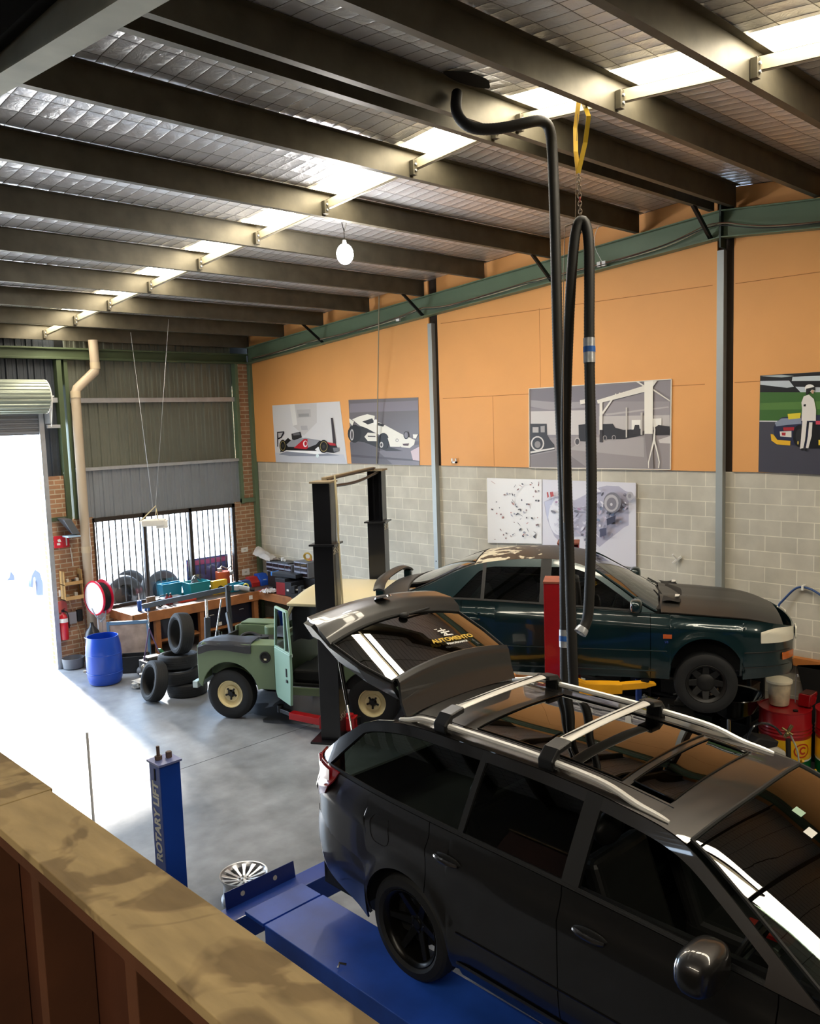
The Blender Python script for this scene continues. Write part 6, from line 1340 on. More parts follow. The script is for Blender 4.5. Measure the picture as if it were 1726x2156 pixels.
lump('drill_case', 'yellow tool case with a black round hole on the bench', 'tool case', -1.36, -.46, BZ, [('case', 'd8b428', lambda b: b.box(-.17, .17, -.05, .05, 0, .28)), ('round_grip', '17181a', lambda b: b.cyl((0, -.058, .10), (0, -.04, .10), .07)), ])
lump('paint_tin', 'orange can with oily fittings on top against the right window pane', 'can', -1.10, -.20, BZ, [('can', 'b5512c', lambda b: b.cyl((0, 0, 0), (0, 0, .40), .15, n=28)), ('fittings', '8a8886', lambda b: (b.tube([(-.1, 0, .42), (0, .02, .5), (.12, 0, .43), (.2, -.05, .5)], .02, 6), b.cyl((.14, 0, .3), (.24, -.04, .36), .035), b.cyl((-.06, 0, .4), (-.06, 0, .47), .05)))])
lump('power_tool', 'pale grey angle grinder lying on the front edge of the bench', 'power tool', -.98, -.78, BZ, [('body', 'b4bcc2', lambda b: (b.cyl((-.12, .05, .12), (.10, -.05, .05), .055, .05), b.cyl((-.13, .05, .06), (-.13, .05, .16), .06))), ('handle', '20242a', lambda b: b.cyl((.10, -.05, .05), (.2, -.10, .03), .03))])
lump('tape_holder', 'yellow green looped clamp beside the grey power tool', 'clamp', -.82, -.62, BZ, [('loop', 'c8c24a', lambda b: b.torus((0, 0, .075), (.3, 1, 0), .055, .018, 24, 8))])
lump('parts_bin', 'small dark blue parts bin at the back of the bench beside the red bin', 'parts bin', -.66, -.34, BZ, [('bin', '27487c', lambda b: b.prism([(-.1, -.12, 0), (-.1, .1, 0), (-.1, .1, .15), (-.1, -.06, .15), (-.1, -.12, .07)], (.2, 0, 0)))])
lump('parts_bin', 'red parts bin in the corner of the bench below the brick pier', 'parts bin', -.47, -.34, BZ, [('bin', 'a82a26', lambda b: b.prism([(-.1, -.15, 0), (-.1, .1, 0), (-.1, .1, .20), (-.1, -.04, .20), (-.1, -.15, .09)], (.2, 0, 0)))])
lump('parts_bin', 'bright blue parts bin in the corner of the bench beside the red bin', 'parts bin', -.25, -.36, BZ, [('bin', '1c50b8', lambda b: b.prism([(-.11, -.17, 0), (-.11, .1, 0), (-.11, .1, .24), (-.11, -.04, .24), (-.11, -.17, .10)], (.22, 0, 0))), ('bin_label', 'e8e8e0', lambda b: b.box(-.05, .04, -.15, -.135, .10, .13))])
lump('red_magazine', 'red papers spread on the bench corner', 'papers', -.55, -.95, BZ, [('sheet', 'b04030', lambda b: (b.box(-.16, .16, -.1, .1, 0, .006), b.box(-.02, .22, -.2, -.02, .006, .012)))], .4, 0)
lump('cleaning_rag', 'crumpled pale grey rag on the bench along the block wall', 'rag', -.66, -1.26, BZ, [('cloth', 'c6c6c6', lambda b: b.grid(lambda u, v: Vector(((u-.5)*.34, (v-.5)*.30, .02+.09*abs(noise.noise(Vector((u*5, v*5, 3))))+.05*math.sin(PI*u)*math.sin(PI*v))), 14, 14))])
lump('bench_vice', 'dark bench vice with a steel screw on the bench along the block wall', 'vice', -.64, -2.16, BZ, [('body', '26272b', lambda b: (b.box(-.08, .08, -.1, .1, 0, .1), b.box(-.07, .07, -.13, -.05, .1, .24), b.box(-.07, .07, .02, .1, .1, .24))), ('screw', 'a8a8aa', lambda b: (b.cyl((0, -.3, .16), (0, .1, .16), .018), b.cyl((-.1, -.29, .16), (.1, -.29, .16), .01)))], .5)
lump('toolbox', 'red and black metal toolbox on the bench along the block wall', 'toolbox', -.47, -1.62, BZ, [('case', '8e1c20', lambda b: b.box(-.2, .13, -.13, .13, 0, .26)), ('lid', '1b1c20', lambda b: b.box(-.21, .14, -.14, .14, .26, .34)), ('side_panel', '22242a', lambda b: b.box(-.22, .15, -.32, -.14, 0, .28)), ('latch', 'dadad6', lambda b: b.box(-.235, -.22, -.26, -.20, .1, .14))], .15)
lump('speaker_case', 'long black flat case lying on the red toolbox', 'case', -.46, -1.62, BZ+.342, [('case', '1d1f24', lambda b: b.box(-.11, .11, -.34, .34, 0, .08)), ('blue_end', '2b78c8', lambda b: b.box(-.1, .1, .34, .39, .0, .08))], .15)
def drawers(label, x, y, z, nx, nz, w_=.22, h_=.10, grp='parts drawer cabinets'):
    r = thing('parts_cabinet', label, 'drawer cabinet', (x, y, z), 0, grp)
    b = MB(); b.box(-.14, .14, -w_*nx/2-.01, w_*nx/2+.01, -.005, h_*nz+.01); b.build('carcass', mat('dull grey cabinet', '6c6f78', .5), r, bevel=.003)
    for i in range(nx):
        for j in range(nz):
            y0 = -w_*nx/2+w_*i+.008; d_ = bpy.data.objects.new('drawer', None); C.objects.link(d_); d_.parent = r; d_.location = (-.142, y0+w_/2-.008, h_*j+.052)
            b = MB(); b.box(-.008, 0, -w_/2+.01, w_/2-.01, -.04, .04); b.build('drawer_front', mat('dark clear drawer', '2b2024', .2, coat=.5), d_, bevel=.003)
            b = MB(); b.obox((-.011, -w_/2+.012, .04), (-.011, w_/2-.012, .04), .008, .012); b.obox((-.011, -w_/2+.012, -.04), (-.011, w_/2-.012, -.04), .008, .008); b.build('drawer_frame', mat('pale drawer frame', 'a9adc2', .5), d_)
    return r
lump('shelf_riser', 'dark riser box on the bench carrying the parts drawers', 'box', -.18, -1.30, BZ, [('riser', '221f20', lambda b: b.box(-.09, .15, -1.05, .66, 0, .33))])
drawers('wide grey cabinet of small parts drawers on the riser against the block wall', -.16, -1.10, BZ+.336, 4, 2)
drawers('tall narrow cabinet of parts drawers nearest the black hoist post', -.17, -1.88, BZ+.336, 2, 3)
lump('cable_coil', 'brass coloured coil of wire on top of the parts cabinet', 'wire coil', -.17, -1.95, BZ+.66, [('coil', 'b8963c', lambda b: (b.torus((0, 0, .08), (1, .3, .2), .08, .018, 24, 8), b.torus((0, .03, .09), (.7, .6, .2), .07, .014, 24, 8))), ('tag_label', 'b84a40', lambda b: b.box(.02, .04, -.08, .08, 0, .04))])
lump('plastic_bag', 'clear plastic bag slumped over the left end of the parts cabinet', 'plastic bag', -.20, -.52, BZ+.56, [('bag', 'b8b4ae', lambda b: b.grid(lambda u, v: Vector(((u-.5)*.30, .30-.62*v, .16*math.sin(PI*u)*(1-.6*v)+.1*(1-v)+.03*noise.noise(Vector((u*6, v*7, 1))))), 14, 14))])
lump('sheet_stack', 'dark folded sheets with a white pot on top of the parts cabinet', 'papers', -.17, -1.12, BZ+.546, [('sheets', '2c2c2e', lambda b: (b.box(-.13, .12, -.3, .26, 0, .018), b.box(-.1, .13, -.34, .1, .018, .03))), ('small_pot', 'e8e8e6', lambda b: (b.cyl((0, .05, .03), (0, .05, .10), .035), b.cyl((-.02, -.06, .03), (-.02, -.06, .07), .025)))])
lump('grey_case', 'grey case leaning behind the pale green car roof on the bench end', 'case', -.26, -2.36, BZ, [('case', '8f9096', lambda b: b.box(-.1, .1, -.14, .05, 0, .2)), ('red_part', 'a82038', lambda b: b.box(-.12, .05, -.32, -.16, 0, .16))])
lump('oily_clutter', 'dark oily gearbox casing at the near end of the block wall bench', 'metal part', -.52, -2.66, BZ, [('casing', '241f1d', lambda b: (b.cyl((0, 0, 0), (0, 0, .16), .14, .1), b.box(-.22, .1, -.1, .2, 0, .08)))])
lump('cable_bundle', 'bundle of black cable on the bench next to the vice', 'cable', -.50, -1.12, BZ, [('cable', '191a1c', lambda b: (b.torus((0, 0, .03), (0, 0, 1), .09, .014, 24, 6), b.torus((.02, .03, .05), (.2, .1, 1), .08, .012, 24, 6)))], bev=0)
# left end of the bench
lump('spray_can', 'blue spray can with a white top at the left end of the bench', 'spray can', -3.24, -.68, BZ, [('can', '2456a8', lambda b: b.cyl((0, 0, 0), (0, 0, .2), .04)), ('cap', 'e8e8e8', lambda b: b.cyl((0, 0, .2), (0, 0, .34), .012, .008))])
lump('sealant_tube', 'small blue pot at the left end of the bench beside the spray can', 'pot', -3.14, -.78, BZ, [('pot', '2a66c0', lambda b: b.cyl((0, 0, 0), (0, 0, .12), .05)), ('pot_lid', 'dfe3e6', lambda b: b.cyl((0, 0, .12), (0, 0, .14), .052))])
lump('timber_block', 'upright brown board clamped at the left front of the bench', 'board', -3.02, -.70, BZ, [('board', '6b5646', lambda b: b.box(-.08, .1, -.02, .02, 0, .24))])
lump('bearing_part', 'striped black and white coil of hose on the bench left end', 'hose coil', -2.80, -.66, BZ, [('coil', '16171a', lambda b: b.torus((0, 0, .08), (.4, 1, 0), .06, .022, 24, 8)), ('pale_ring', 'd2d6da', lambda b: b.torus((.01, -.02, .085), (.4, 1, 0), .062, .006, 24, 6))])
for k, x in enumerate((-2.62, -2.54)):
    lump('fire_bottle', ['dark red bottle on the bench left of its twin', 'dark red bottle on the bench right of its twin'][k], 'bottle', x, -.60, BZ, [('bottle', '7c141c', lambda b: b.lathe([(0, 0), (.035, .003), (.036, .14), (.02, .17), (.015, .19)], n=20)), ('bottle_cap', '22242a', lambda b: b.cyl((0, 0, .185), (0, 0, .22), .018))], grp='red bottles on the bench')
lump('socket_tray', 'orange red tray of sockets on the bench', 'tool tray', -2.2, -.62, BZ, [('tray', 'b83a26', lambda b: b.box(-.18, .18, -.06, .06, 0, .04)), ('sockets', '2a2a2c', lambda b: [b.cyl((-.14+.055*i, 0, .04), (-.14+.055*i, 0, .075), .018, n=10) for i in range(6)])])
lump('grey_toolbox', 'long pale grey toolbox against the window behind the orange tray', 'toolbox', -2.55, -.36, BZ, [('case', '8e9298', lambda b: b.box(-.34, .34, -.1, .1, 0, .10)), ('handle', '303236', lambda b: b.tube([(-.1, 0, .10), (-.08, 0, .15), (.08, 0, .15), (.1, 0, .10)], .01, 6)), ('latch', 'e2e2e0', lambda b: b.box(-.02, .06, -.115, -.1, .04, .07))])
lump('clamp_head', 'black clamp head on the bench in front of the grey toolbox', 'clamp', -1.98, -.52, BZ, [('head', '1a1b1e', lambda b: (b.sph((0, 0, .06), .06), b.box(-.12, .0, -.03, .03, 0, .06)))])
b = MB(); b.box(-.67, -.64, -1.02, -.96, .80, .87) if False else b.box(-.98, -.90, -.975, -.962, .79, .87); tag(b.build('bench_label', white), 'small white label stuck on the bench front board', 'label')
for x, z, w_, h_, nm in ((-.40, 1.62, .17, .10, 'upper'), (-.40, .98+.13, .19, .14, 'lower')):
    t2 = thing('power_socket', '%s white power socket plate on the right brick pier' % nm, 'power socket', (x, -.0, z)); b = MB(); b.box(-w_/2, w_/2, -.012, 0, 0, h_); b.build('plate', white, t2, bevel=.003); b = MB(); b.box(-.03, .03, -.016, -.012, h_*.4, h_*.6); b.build('rocker', mat('grey rocker', 'b0b0a8', .4), t2)
# under the bench
for k, (x, lab) in enumerate(((-2.6, 'left'), (-1.75, 'middle'), (-1.05, 'right'))):
    t2 = thing('storage_case', '%s dark blue trunk on the shelf under the bench' % lab, 'trunk', (x, -.50, .312), 0, 'dark trunks under the bench')
    b = MB(); b.box(-.33, .33 if k < 2 else .28, -.26, .2, 0, .38); b.build('trunk', mat('navy trunk', '141a2c', .4, coat=.2), t2, bevel=.01)
    b = MB(); b.tube([(-.05, -.262, .26), (-.03, -.28, .27), (.03, -.28, .27), (.05, -.262, .26)], .008, 6); b.build('trunk_handle', alum, t2)
    if k == 1: b = MB(); b.box(.12, .22, -.266, -.26, .02, .09); b.build('trunk_label', white, t2)
for x, lab in ((-2.95, 'red funnel standing on the floor under the left end of the bench'),):
    lump('funnel', lab, 'funnel', x+.25, -1.16, 0, [('cone', 'c01c24', lambda b: b.cyl((0, 0, 0), (0, 0, .62), .17, .03, n=24))])
# engine hoist
EC = thing('engine_crane', 'grey steel engine crane reaching in front of the bench', 'engine crane', (-3.0, -3.1, 0))
o0 = EC.location.copy(); gs = mat('dark grey crane steel', '34373a', .45, .2)
def eat(px, py, d): return at(px, py, d)-o0
bp0, bp1 = eat(300, 1277, 15.1), eat(487, 1238, 14.7)
b = MB(); b.obox(bp0, bp1, .06, .085); b.build('boom', gs, EC, bevel=.006)
mb_ = Vector((eat(478, 1240, 14.7).x+.02, eat(478, 1240, 14.7).y, 0)); 
b = MB(); b.obox(eat(478, 1232, 14.7), mb_+Vector((.05, .05, .05)), .07, .06, (0, 1, 0)); b.build('mast', gs, EC, bevel=.006)
b = MB(); b.obox(eat(478, 1290, 14.7), eat(492, 1360, 14.4), .05, .05, (0, 1, 0)); b.build('brace', gs, EC)
b = MB(); b.cyl(eat(438, 1390, 14.7), eat(436, 1300, 14.75), .055); b.build('ram_body', mat('dark ram', '3a3d42', .35, .3), EC); b = MB(); b.cyl(eat(436, 1302, 14.75), eat(434, 1262, 14.8), .025); b.build('ram_rod', chrome, EC)
b = MB(); b.cyl(eat(466, 1262, 14.6), eat(452, 1355, 14.5), .014); b.build('pump_handle', chrome, EC)
b = MB(); b.obox(mb_+Vector((0, 0, .08)), mb_+Vector((-.75, .9, .08)), .08, .08); b.obox(mb_+Vector((0, 0, .08)), mb_+Vector((-.15, 1.2, .08)), .08, .08); b.build('leg', gs, EC, bevel=.005)
hk = eat(311, 1285, 15.1); eb = eat(322, 1372, 15.1)
b = MB()
for k in range(7):
    c = hk.lerp(hk+Vector((0, 0, -.32)), k/7); u = RR if k % 2 else RR.cross(Vector((0, 0, 1)))
    b.tube([c+u*.012*math.cos(t_)+Vector((0, 0, .03*math.sin(t_))) for t_ in (2*PI*i/10 for i in range(11))], .005, 5, cap=False)
b.tube([hk+Vector((0, 0, .04)), hk+Vector((0, 0, .12))], .01, 6); b.build('lifting_chain', galvl, EC)
t = thing('hanging_engine', 'greasy engine and gearbox hung from the crane hook beside the tyres', 'engine', o0+hk+Vector((0, 0, -1.28))); e0 = t.location.copy()
top_ = Vector((0, 0, .96))
b = MB(); b.tube([top_, Vector((-.12, 0, .45)), Vector((-.14, 0, .36))], .012, 6); b.tube([top_, Vector((.14, -.05, .50))], .012, 6); b.build('lifting_strap', mat('purple strap', '5e4a6e', .7), t)
im = mat('greasy cast iron', '4a4644', .5, .5, var=.35, vs=12); ia = mat('pale cast alloy', '9c9c98', .4, .6, var=.2, vs=15)
b = MB(); b.box(-.16, .22, -.15, .15, .10, .40); b.cyl((-.1, -.2, .18), (-.1, .2, .18), .09); b.box(-.10, .16, -.10, .10, .4, .46); b.cyl((.22, 0, .24), (.34, 0, .24), .12); b.build('block', im, t, bevel=.012)
b = MB()
for k in range(6): b.cyl((-.16+.07*k, -.17, .34-.04*(k % 2)), (-.14+.07*k, -.25, .30), .032, .024, 12)
b.sph((-.22, -.14, .30), (.05, .05, .08)); b.sph((.04, -.21, .18), (.07, .05, .04)); b.cyl((-.24, -.12, .05), (-.24, -.12, .22), .05); b.cyl((.1, -.16, .42), (.1, -.22, .50), .035); b.build('manifold', ia, t, bevel=.004)
b = MB(); b.obox((.14, -.05, .56), (.34, .05, .34), .07, .05); b.prism([(.25, -.05, .15), (.5, -.05, .18), (.48, -.05, .36), (.28, -.05, .42)], (0, .12, 0)); b.build('green_bracket', mat('bright green casting', '2f7a4c', .45), t, bevel=.01)
b = MB(); b.box(-.42, -.05, -.40, -.20, .0, .10); b.cyl((-.3, -.35, .08), (-.1, -.25, .16), .05); b.tube([(-.35, -.4, .1), (-.25, -.44, .18), (-.1, -.4, .12)], .02, 6); b.build('gearbox_part', im, t, bevel=.01)
t.location = e0+Vector((0, 0, max(0, .0)))
# tyres
tb_ = tyre(.325, .215, .225)
for k, (x, y, z, rot, lab) in enumerate(((-3.78, -3.27, .11, (0, 0, 0), 'bottom tyre of the stack beside the pale green car'), (-3.88, -3.19, .335, (.03, -.02, 0), 'middle tyre of the stack beside the pale green car'), (-3.86, -3.17, .562, (-.04, .05, 0), 'top flat tyre of the stack, under the upright one'),
        (-3.82, -3.24, 1.01, None, 'tyre standing upright on top of the tyre stack'), (-4.33, -3.22, .325, None, 'tyre leaning on the floor against the tyre stack'))):
    t = thing('tyre', lab, 'tyre', (x, y, z), 0, 'loose black tyres by the engine crane')
    b = tyre(.325, .215, .225) if k != 3 else tyre(.335, .225, .23); o = b.build('casing', rubber, t)
    b = MB(); b.torus((0, 0, .088), (0, 0, 1), .245, .010, 44, 6); b.torus((0, 0, -.088), (0, 0, 1), .245, .010, 44, 6); b.build('bead_ring', mat('smooth tyre sidewall', '2b3038', .3), t)
    b = MB(); b.lathe([(.226, -.09), (.30, -.06), (.31, 0), (.30, .06), (.226, .09)], n=40); b.build('inner_liner', mat('tyre inner liner', '050506', .8), t)
    if rot is not None: t.rotation_euler = rot
    elif k == 3:
        ax_ = Vector((-.94, .15, .12)).normalized(); t.rotation_euler = ax_.to_track_quat('Z', 'Y').to_euler()
    else:
        ax_ = Vector((-.93, .10, .24)).normalized(); t.rotation_euler = ax_.to_track_quat('Z', 'Y').to_euler()
t = thing('clear_bottle', 'clear plastic sheet scrap hanging at the nose of the pale green car', 'plastic scrap', (-3.60, -4.05, .93)); b = MB(); b.grid(lambda u, v: Vector((.10*(u-.5), .02*math.sin(6*u), .20*v+.02*math.sin(5*u))), 8, 6); b.build('film', glass('thin film', (.6, .7, .8), 1.5), t); t.name = 'plastic_scrap'
# ================================================================== RIGHT HAND CLUTTER
def oil_drum(x, y, label, rot):
    t = thing('oil_drum', label, 'drum', (x, y, 0), rot, 'striped oil drums by the block wall'); R = .286
    def seg(z0, z1, ribs=()):
        P = [(R, z0)]
        for z in ribs: P += [(R, z-.02), (R+.008, z), (R, z+.02)]
        return P+[(R, z1)]
    b = MB(); b.lathe([(0, .01), (R-.01, .0)]+seg(.0, .30, (.1,))); b.build('green_band', mat('drum green', '0d5a30', .35, coat=.4), t)
    b = MB(); b.lathe(seg(.30, .32), n=40); b.build('white_band', white, t)
    b = MB(); b.lathe(seg(.32, .56), n=40); b.build('yellow_band', mat('drum yellow', 'e6b41c', .35, coat=.4), t)
    b = MB(); b.lathe(seg(.56, .87, (.60, .64, .68))+[(R+.006, .875), (R+.006, .885), (R-.008, .885), (R-.012, .872), (0, .870)], n=40); b.build('red_band', mat('drum red', 'a0121a', .35, coat=.4), t)
    b = MB(); b.lathe([(0, .018), (.028, .018), (.03, 0)], c=(.17, 0, .870), n=16); b.lathe([(0, .014), (.018, .014), (.02, 0)], c=(-.17, .05, .870), n=16); b.build('bung', black, t)
    # round emblem wrapped on the yellow band
    b = MB(); b.m(0); n = 28
    def P(a, z, o=.003): return Vector(((R+o)*math.cos(a), (R+o)*math.sin(a), z))
    b.sm = True
    for k in range(n):
        t0, t1 = 2*PI*k/n, 2*PI*(k+1)/n
        b.poly([P(.36*math.cos(t0), .44+.085*math.sin(t0)), P(.36*math.cos(t1), .44+.085*math.sin(t1)), P(.31*math.cos(t1), .44+.068*math.sin(t1)), P(.31*math.cos(t0), .44+.068*math.sin(t0))])
    for k in range(16):
        t0, t1 = .5+5.0*k/16, .5+5.0*(k+1)/16
        b.poly([P(.04+.17*math.cos(t0), .44+.048*math.sin(t0)), P(.04+.17*math.cos(t1), .44+.048*math.sin(t1)), P(.04+.10*math.cos(t1), .44+.026*math.sin(t1)), P(.04+.10*math.cos(t0), .44+.026*math.sin(t0))])
    b.build('emblem', mat('drum emblem red', 'b83414', .4), t)
    return t
oil_drum(-.79, -11.80, 'red yellow and green striped oil drum under the white bucket', math.radians(-118))
oil_drum(-.50, -12.34, 'red yellow and green striped oil drum cut by the right edge of the photo', math.radians(-150))
t = thing('plastic_bucket', 'dirty white lidded bucket standing on the striped oil drum', 'bucket', (-.77, -11.72, .886))
b = MB(); b.lathe([(0, 0), (.105, .0), (.11, .01), (.13, .26), (.14, .26), (.14, .275), (.13, .275)], n=36); b.build('bucket_body', mat('dirty white plastic', 'cfc3a4', .5, var=.25, vs=10), t)
b = MB(); b.lathe([(0, .305), (.125, .305), (.145, .295), (.147, .27), (.14, .268)], n=36); b.build('bucket_lid', mat('cream lid', 'efe6cc', .4), t)
b = MB(); b.tube([(.14*math.cos(a), .14*math.sin(a), .25+.0) for a in (PI*k/14-1.2 for k in range(15))], .003, 5); b.build('bucket_handle', galvl, t)
t = thing('oil_jug', 'open translucent red jug on the oil drum beside the white bucket', 'jug', (-.62, -11.98, .886))
b = MB(); b.prism([(-.09, -.07, 0), (.09, -.07, 0), (.11, -.09, .16), (-.11, -.09, .16)], (0, .15, 0)); b.build('jug_body', mat('red tray plastic', '8e0d14', .2, coat=.8), t, bevel=.02)
b = MB(); b.box(-.095, .095, -.075, .045, .160, .163); b.build('jug_opening', mat('dark red hollow', '3a0508', .3), t)
t = thing('hose_end', 'thin grey pipe sticking up behind the red jug', 'pipe', (-.60, -11.84, .886)); b = MB(); b.tube([(0, 0, 0), (0, 0, .30), (-.03, -.03, .36), (-.08, -.06, .34)], .008, 6, smoothpath=1); b.build('pipe', galvl, t); t.name = 'thin_pipe'
t = thing('bonnet_panel', 'black car bonnet panel leaning on the block wall behind the right oil drum', 'car panel', (-.07, -12.15, .9)); b = MB(); b.prism([(0, -.5, -.9), (0, .38, -.9), (0, .42, 0), (-.0, .50, .30), (0, .2, .36), (0, -.5, .34)], (-.03, 0, 0)); b.build('panel', blackm, t, bevel=.01)
# drain pan stand
t = thing('oil_drainer', 'wide black oil drain bowl on a chrome post under the green saloon', 'oil drainer', (-1.08, -11.30, 0))
b = MB(); b.lathe([(.02, .66), (.10, .70), (.24, .80), (.33, .99), (.345, 1.0), (.34, 1.01), (.32, 1.0), (.23, .83), (.1, .74), (0, .73)], n=44); b.build('bowl', mat('gloss black bowl', '08080a', .18, coat=.6), t)
b = MB(); b.cyl((-.10, .0, .25), (-.10, 0, .72), .025); b.build('post', chrome, t)
b = MB(); b.lathe([(0, 0), (.22, 0), (.24, .04), (.22, .26), (.1, .30), (0, .30)], n=30); b.build('tank', mat('oily black tank', '101112', .3), t)
b = MB(); b.sph((-.10, 0, .30), .03); b.build('red_knob', mat('red plastic', '8c1410', .4), t)
# grey fluid trolley
t = thing('fluid_pump_trolley', 'pale grey wheeled pump tank with a black nozzle by the oil drums', 'pump trolley', (-1.60, -11.86, 0), math.radians(-35))
b = MB(); b.prism([(-.22, -.16, .05), (.22, -.16, .05), (.22, -.16, .62), (.10, -.16, .68), (-.22, -.16, .64)], (0, .30, 0)); b.build('tank', mat('pale grey tank', 'b5b2a6', .4), t, bevel=.03, seg=3)
b = MB(); b.prism([(-.16, -.14, .66), (.12, -.14, .68), (.14, -.14, .74), (-.10, -.14, .80), (-.18, -.14, .74)], (0, .22, 0)); b.build('black_top', blackm, t, bevel=.015)
b = MB(); b.tube([(-.20, -.1, .60), (-.22, -.1, .80), (-.14, -.08, .93), (0, -.06, .94), (.14, -.05, .88), (.22, -.05, .78)], .014, 8, smoothpath=2); b.build('carry_loop', mat('dark glossy hose', '1a1d22', .2, coat=.6), t)
b = MB(); b.tube([(.27, -.1, .74), (.28, -.1, .45), (.27, -.1, .2)], .028, 8); b.build('pump_grip', blackm, t)
b = MB(); b.cyl((.24, -.08, .76), (.30, -.12, .90), .02); b.cyl((.30, -.14, .80), (.22, -.06, .86), .012); b.sph((.26, -.1, .80), .028); b.build('brass_valve', mat('aged brass', '8a7a50', .35, .8), t)
b = MB(); b.tube([(.30, -.1, .78), (.38, -.12, .6), (.40, -.12, .35), (.34, -.1, .15), (.42, -.12, .08)], .009, 6, smoothpath=2); b.build('clear_hose', mat('grey clear hose', 'a8b0a4', .3), t)
b = MB(); b.cyl((-.24, -.18, .09), (-.24, .18, .09), .09); b.build('trolley_wheel', rubber, t)
b = MB(); b.box(-.2, -.06, -.165, -.16, .3, .5); b.build('info_sticker', mat('blue grey sticker', '9aa6c0', .4), t)
t = thing('jerry_can', 'yellow jerry can with a moulded handle on the floor in front of the oil drums', 'jerry can', (-1.30, -12.34, 0), math.radians(25))
b = MB(); b.prism([(-.15, -.09, 0), (.15, -.09, 0), (.15, -.09, .30), (.05, -.09, .36), (-.15, -.09, .36)], (0, .18, 0)); b.build('can_body', mat('yellow plastic', 'd8a818', .4), t, bevel=.02, seg=3)
b = MB(); b.tube([(-.12, 0, .36), (-.10, 0, .41), (.0, 0, .41), (.03, 0, .36)], .014, 8); b.build('can_handle', mat('yellow plastic', 'd8a818', .4), t)
t = thing('yellow_funnel_pipe', 'curved yellow pouring spout lying beside the jerry can', 'spout', (-1.18, -12.05, 0)); b = MB(); b.tube([(0, 0, .02), (0, -.02, .3), (-.05, -.08, .42), (-.12, -.16, .48)], [.03, .025, .02, .015], 8, smoothpath=2); b.build('spout', mat('yellow plastic', 'd8a818', .4), t); t.name = 'pouring_spout'
# bucket of muck and dark clutter under the raised saloon
t = thing('grease_pail', 'open oil stained cream pail on the floor behind the estate car roof', 'pail', (-1.72, -11.28, .0)); b = MB(); b.lathe([(0, .005), (.12, .0), (.13, .01), (.145, .27), (.152, .28), (.146, .285), (.135, .27), (.125, .05), (0, .04)], n=36); b.build('pail_body', mat('oil stained plastic', 'a89c6c', .5, var=.45, vs=9), t); b = MB(); b.lathe([(0, .2), (.13, .2)], n=30); b.build('old_oil', mat('old oil', '14100a', .1), t)
t.location.z = .34
lump('black_crate_box', 'black plastic crate carrying the oil stained pail', 'crate', -1.72, -11.28, 0, [('crate', '131313', lambda b: b.box(-.2, .2, -.16, .16, 0, .338))])
lump('steel_filter', 'silver canister lying beside the oil stained pail', 'canister', -1.86, -11.20, .34, [('canister', 'b4b2aa', lambda b: b.cyl((-.05, 0, .06), (.06, .02, .06), .06))])
lump('transmission_jack', 'blue upright jack stand under the green saloon', 'jack', -2.26, -10.74, 0, [('column', '1c449c', lambda b: b.cyl((0, 0, .05), (0, 0, 1.35), .035)), ('base', '15203c', lambda b: b.box(-.25, .25, -.2, .2, 0, .08))])
lump('yellow_clamp', 'small yellow clamp clipped on the blue jack stand', 'clamp', -2.33, -10.84, .98, [('clamp', 'c8b83c', lambda b: (b.cyl((0, 0, 0), (0, 0, .14), .035), b.tube([(-.12, -.02, .12), (0, 0, .12)], .006, 6)))])
lump('engine_bench', 'long black trolley loaded with dark car parts behind the blue jack', 'trolley', -1.38, -10.40, 0, [('frame', '101113', lambda b: (b.box(-.5, .5, -.5, .42, .62, .68), b.box(-.5, -.45, -.5, -.45, 0, .62), b.box(.45, .5, -.5, -.45, 0, .62), b.box(-.5, -.45, .37, .42, 0, .62), b.box(.45, .5, .37, .42, 0, .62))), ('lower_tray', '16171a', lambda b: b.box(-.5, .5, -.5, .42, .2, .24))], math.radians(33))
rnd = random.Random(11)
items = [('yellow plant like plastic clip', 'c8cc50'), ('copper elbow pipe', '9a6a3c'), ('black gear housing', '1a1a1c'), ('grey steel bracket', '6c6c68'), ('black rubber boot', '141416'), ('dark brown casting', '3a2a20'), ('chrome tube offcut', 'c8c8c4'), ('black box module', '121214'), ('grey alternator body', '4c4c48')]
for k, (nm, col) in enumerate(items):
    a = rnd.uniform(-.42, .42); c_ = rnd.uniform(-.42, .34); ca, sa = math.cos(math.radians(33)), math.sin(math.radians(33)); x, y = -1.38+a*ca-c_*sa, -10.40+a*sa+c_*ca
    def f(b, k=k):
        r = random.Random(k)
        b.cyl((0, 0, .0), (r.uniform(-.05, .05), r.uniform(-.05, .05), .12), .06, .04, 14); b.box(-.08, .05, -.04, .06, 0, .05); b.tube([(-.06, 0, .06), (-.02, .05, .16), (.07, .02, .12)], .012, 6)
    lump('car_part', '%s lying on the black trolley behind the jack' % nm, 'car part', x, y, .681, [('casting', col, f)], rnd.uniform(0, 6))
t = thing('cardboard_box', 'open brown cardboard carton seen over the roof rail of the estate car', 'cardboard box', (-4.18, -10.60, 1.45), math.radians(20))
b = MB(); b.box(-.22, .22, -.15, .15, 0, .01); b.box(-.22, .22, -.15, -.145, 0, .3); b.box(-.22, .22, .145, .15, 0, .3); b.box(-.22, -.215, -.15, .15, 0, .3); b.box(.215, .22, -.15, .15, 0, .3); b.build('carton', mat('brown cardboard', 'b07c48', .7), t)
b = MB(); b.poly([(-.22, -.15, .3), (.22, -.15, .3), (.2, -.26, .34), (-.2, -.25, .36)]); b.poly([(-.22, .15, .3), (.22, .15, .3), (.2, .26, .36), (-.2, .25, .33)]); b.build('carton_flap', mat('brown cardboard', 'b07c48', .7), t, solid=.004)
lump('parts_trolley', 'black tall trolley under the cardboard carton', 'trolley', -4.18, -10.60, 0, [('trolley', '18191c', lambda b: b.box(-.28, .28, -.2, .2, 0, 1.448))], math.radians(20))
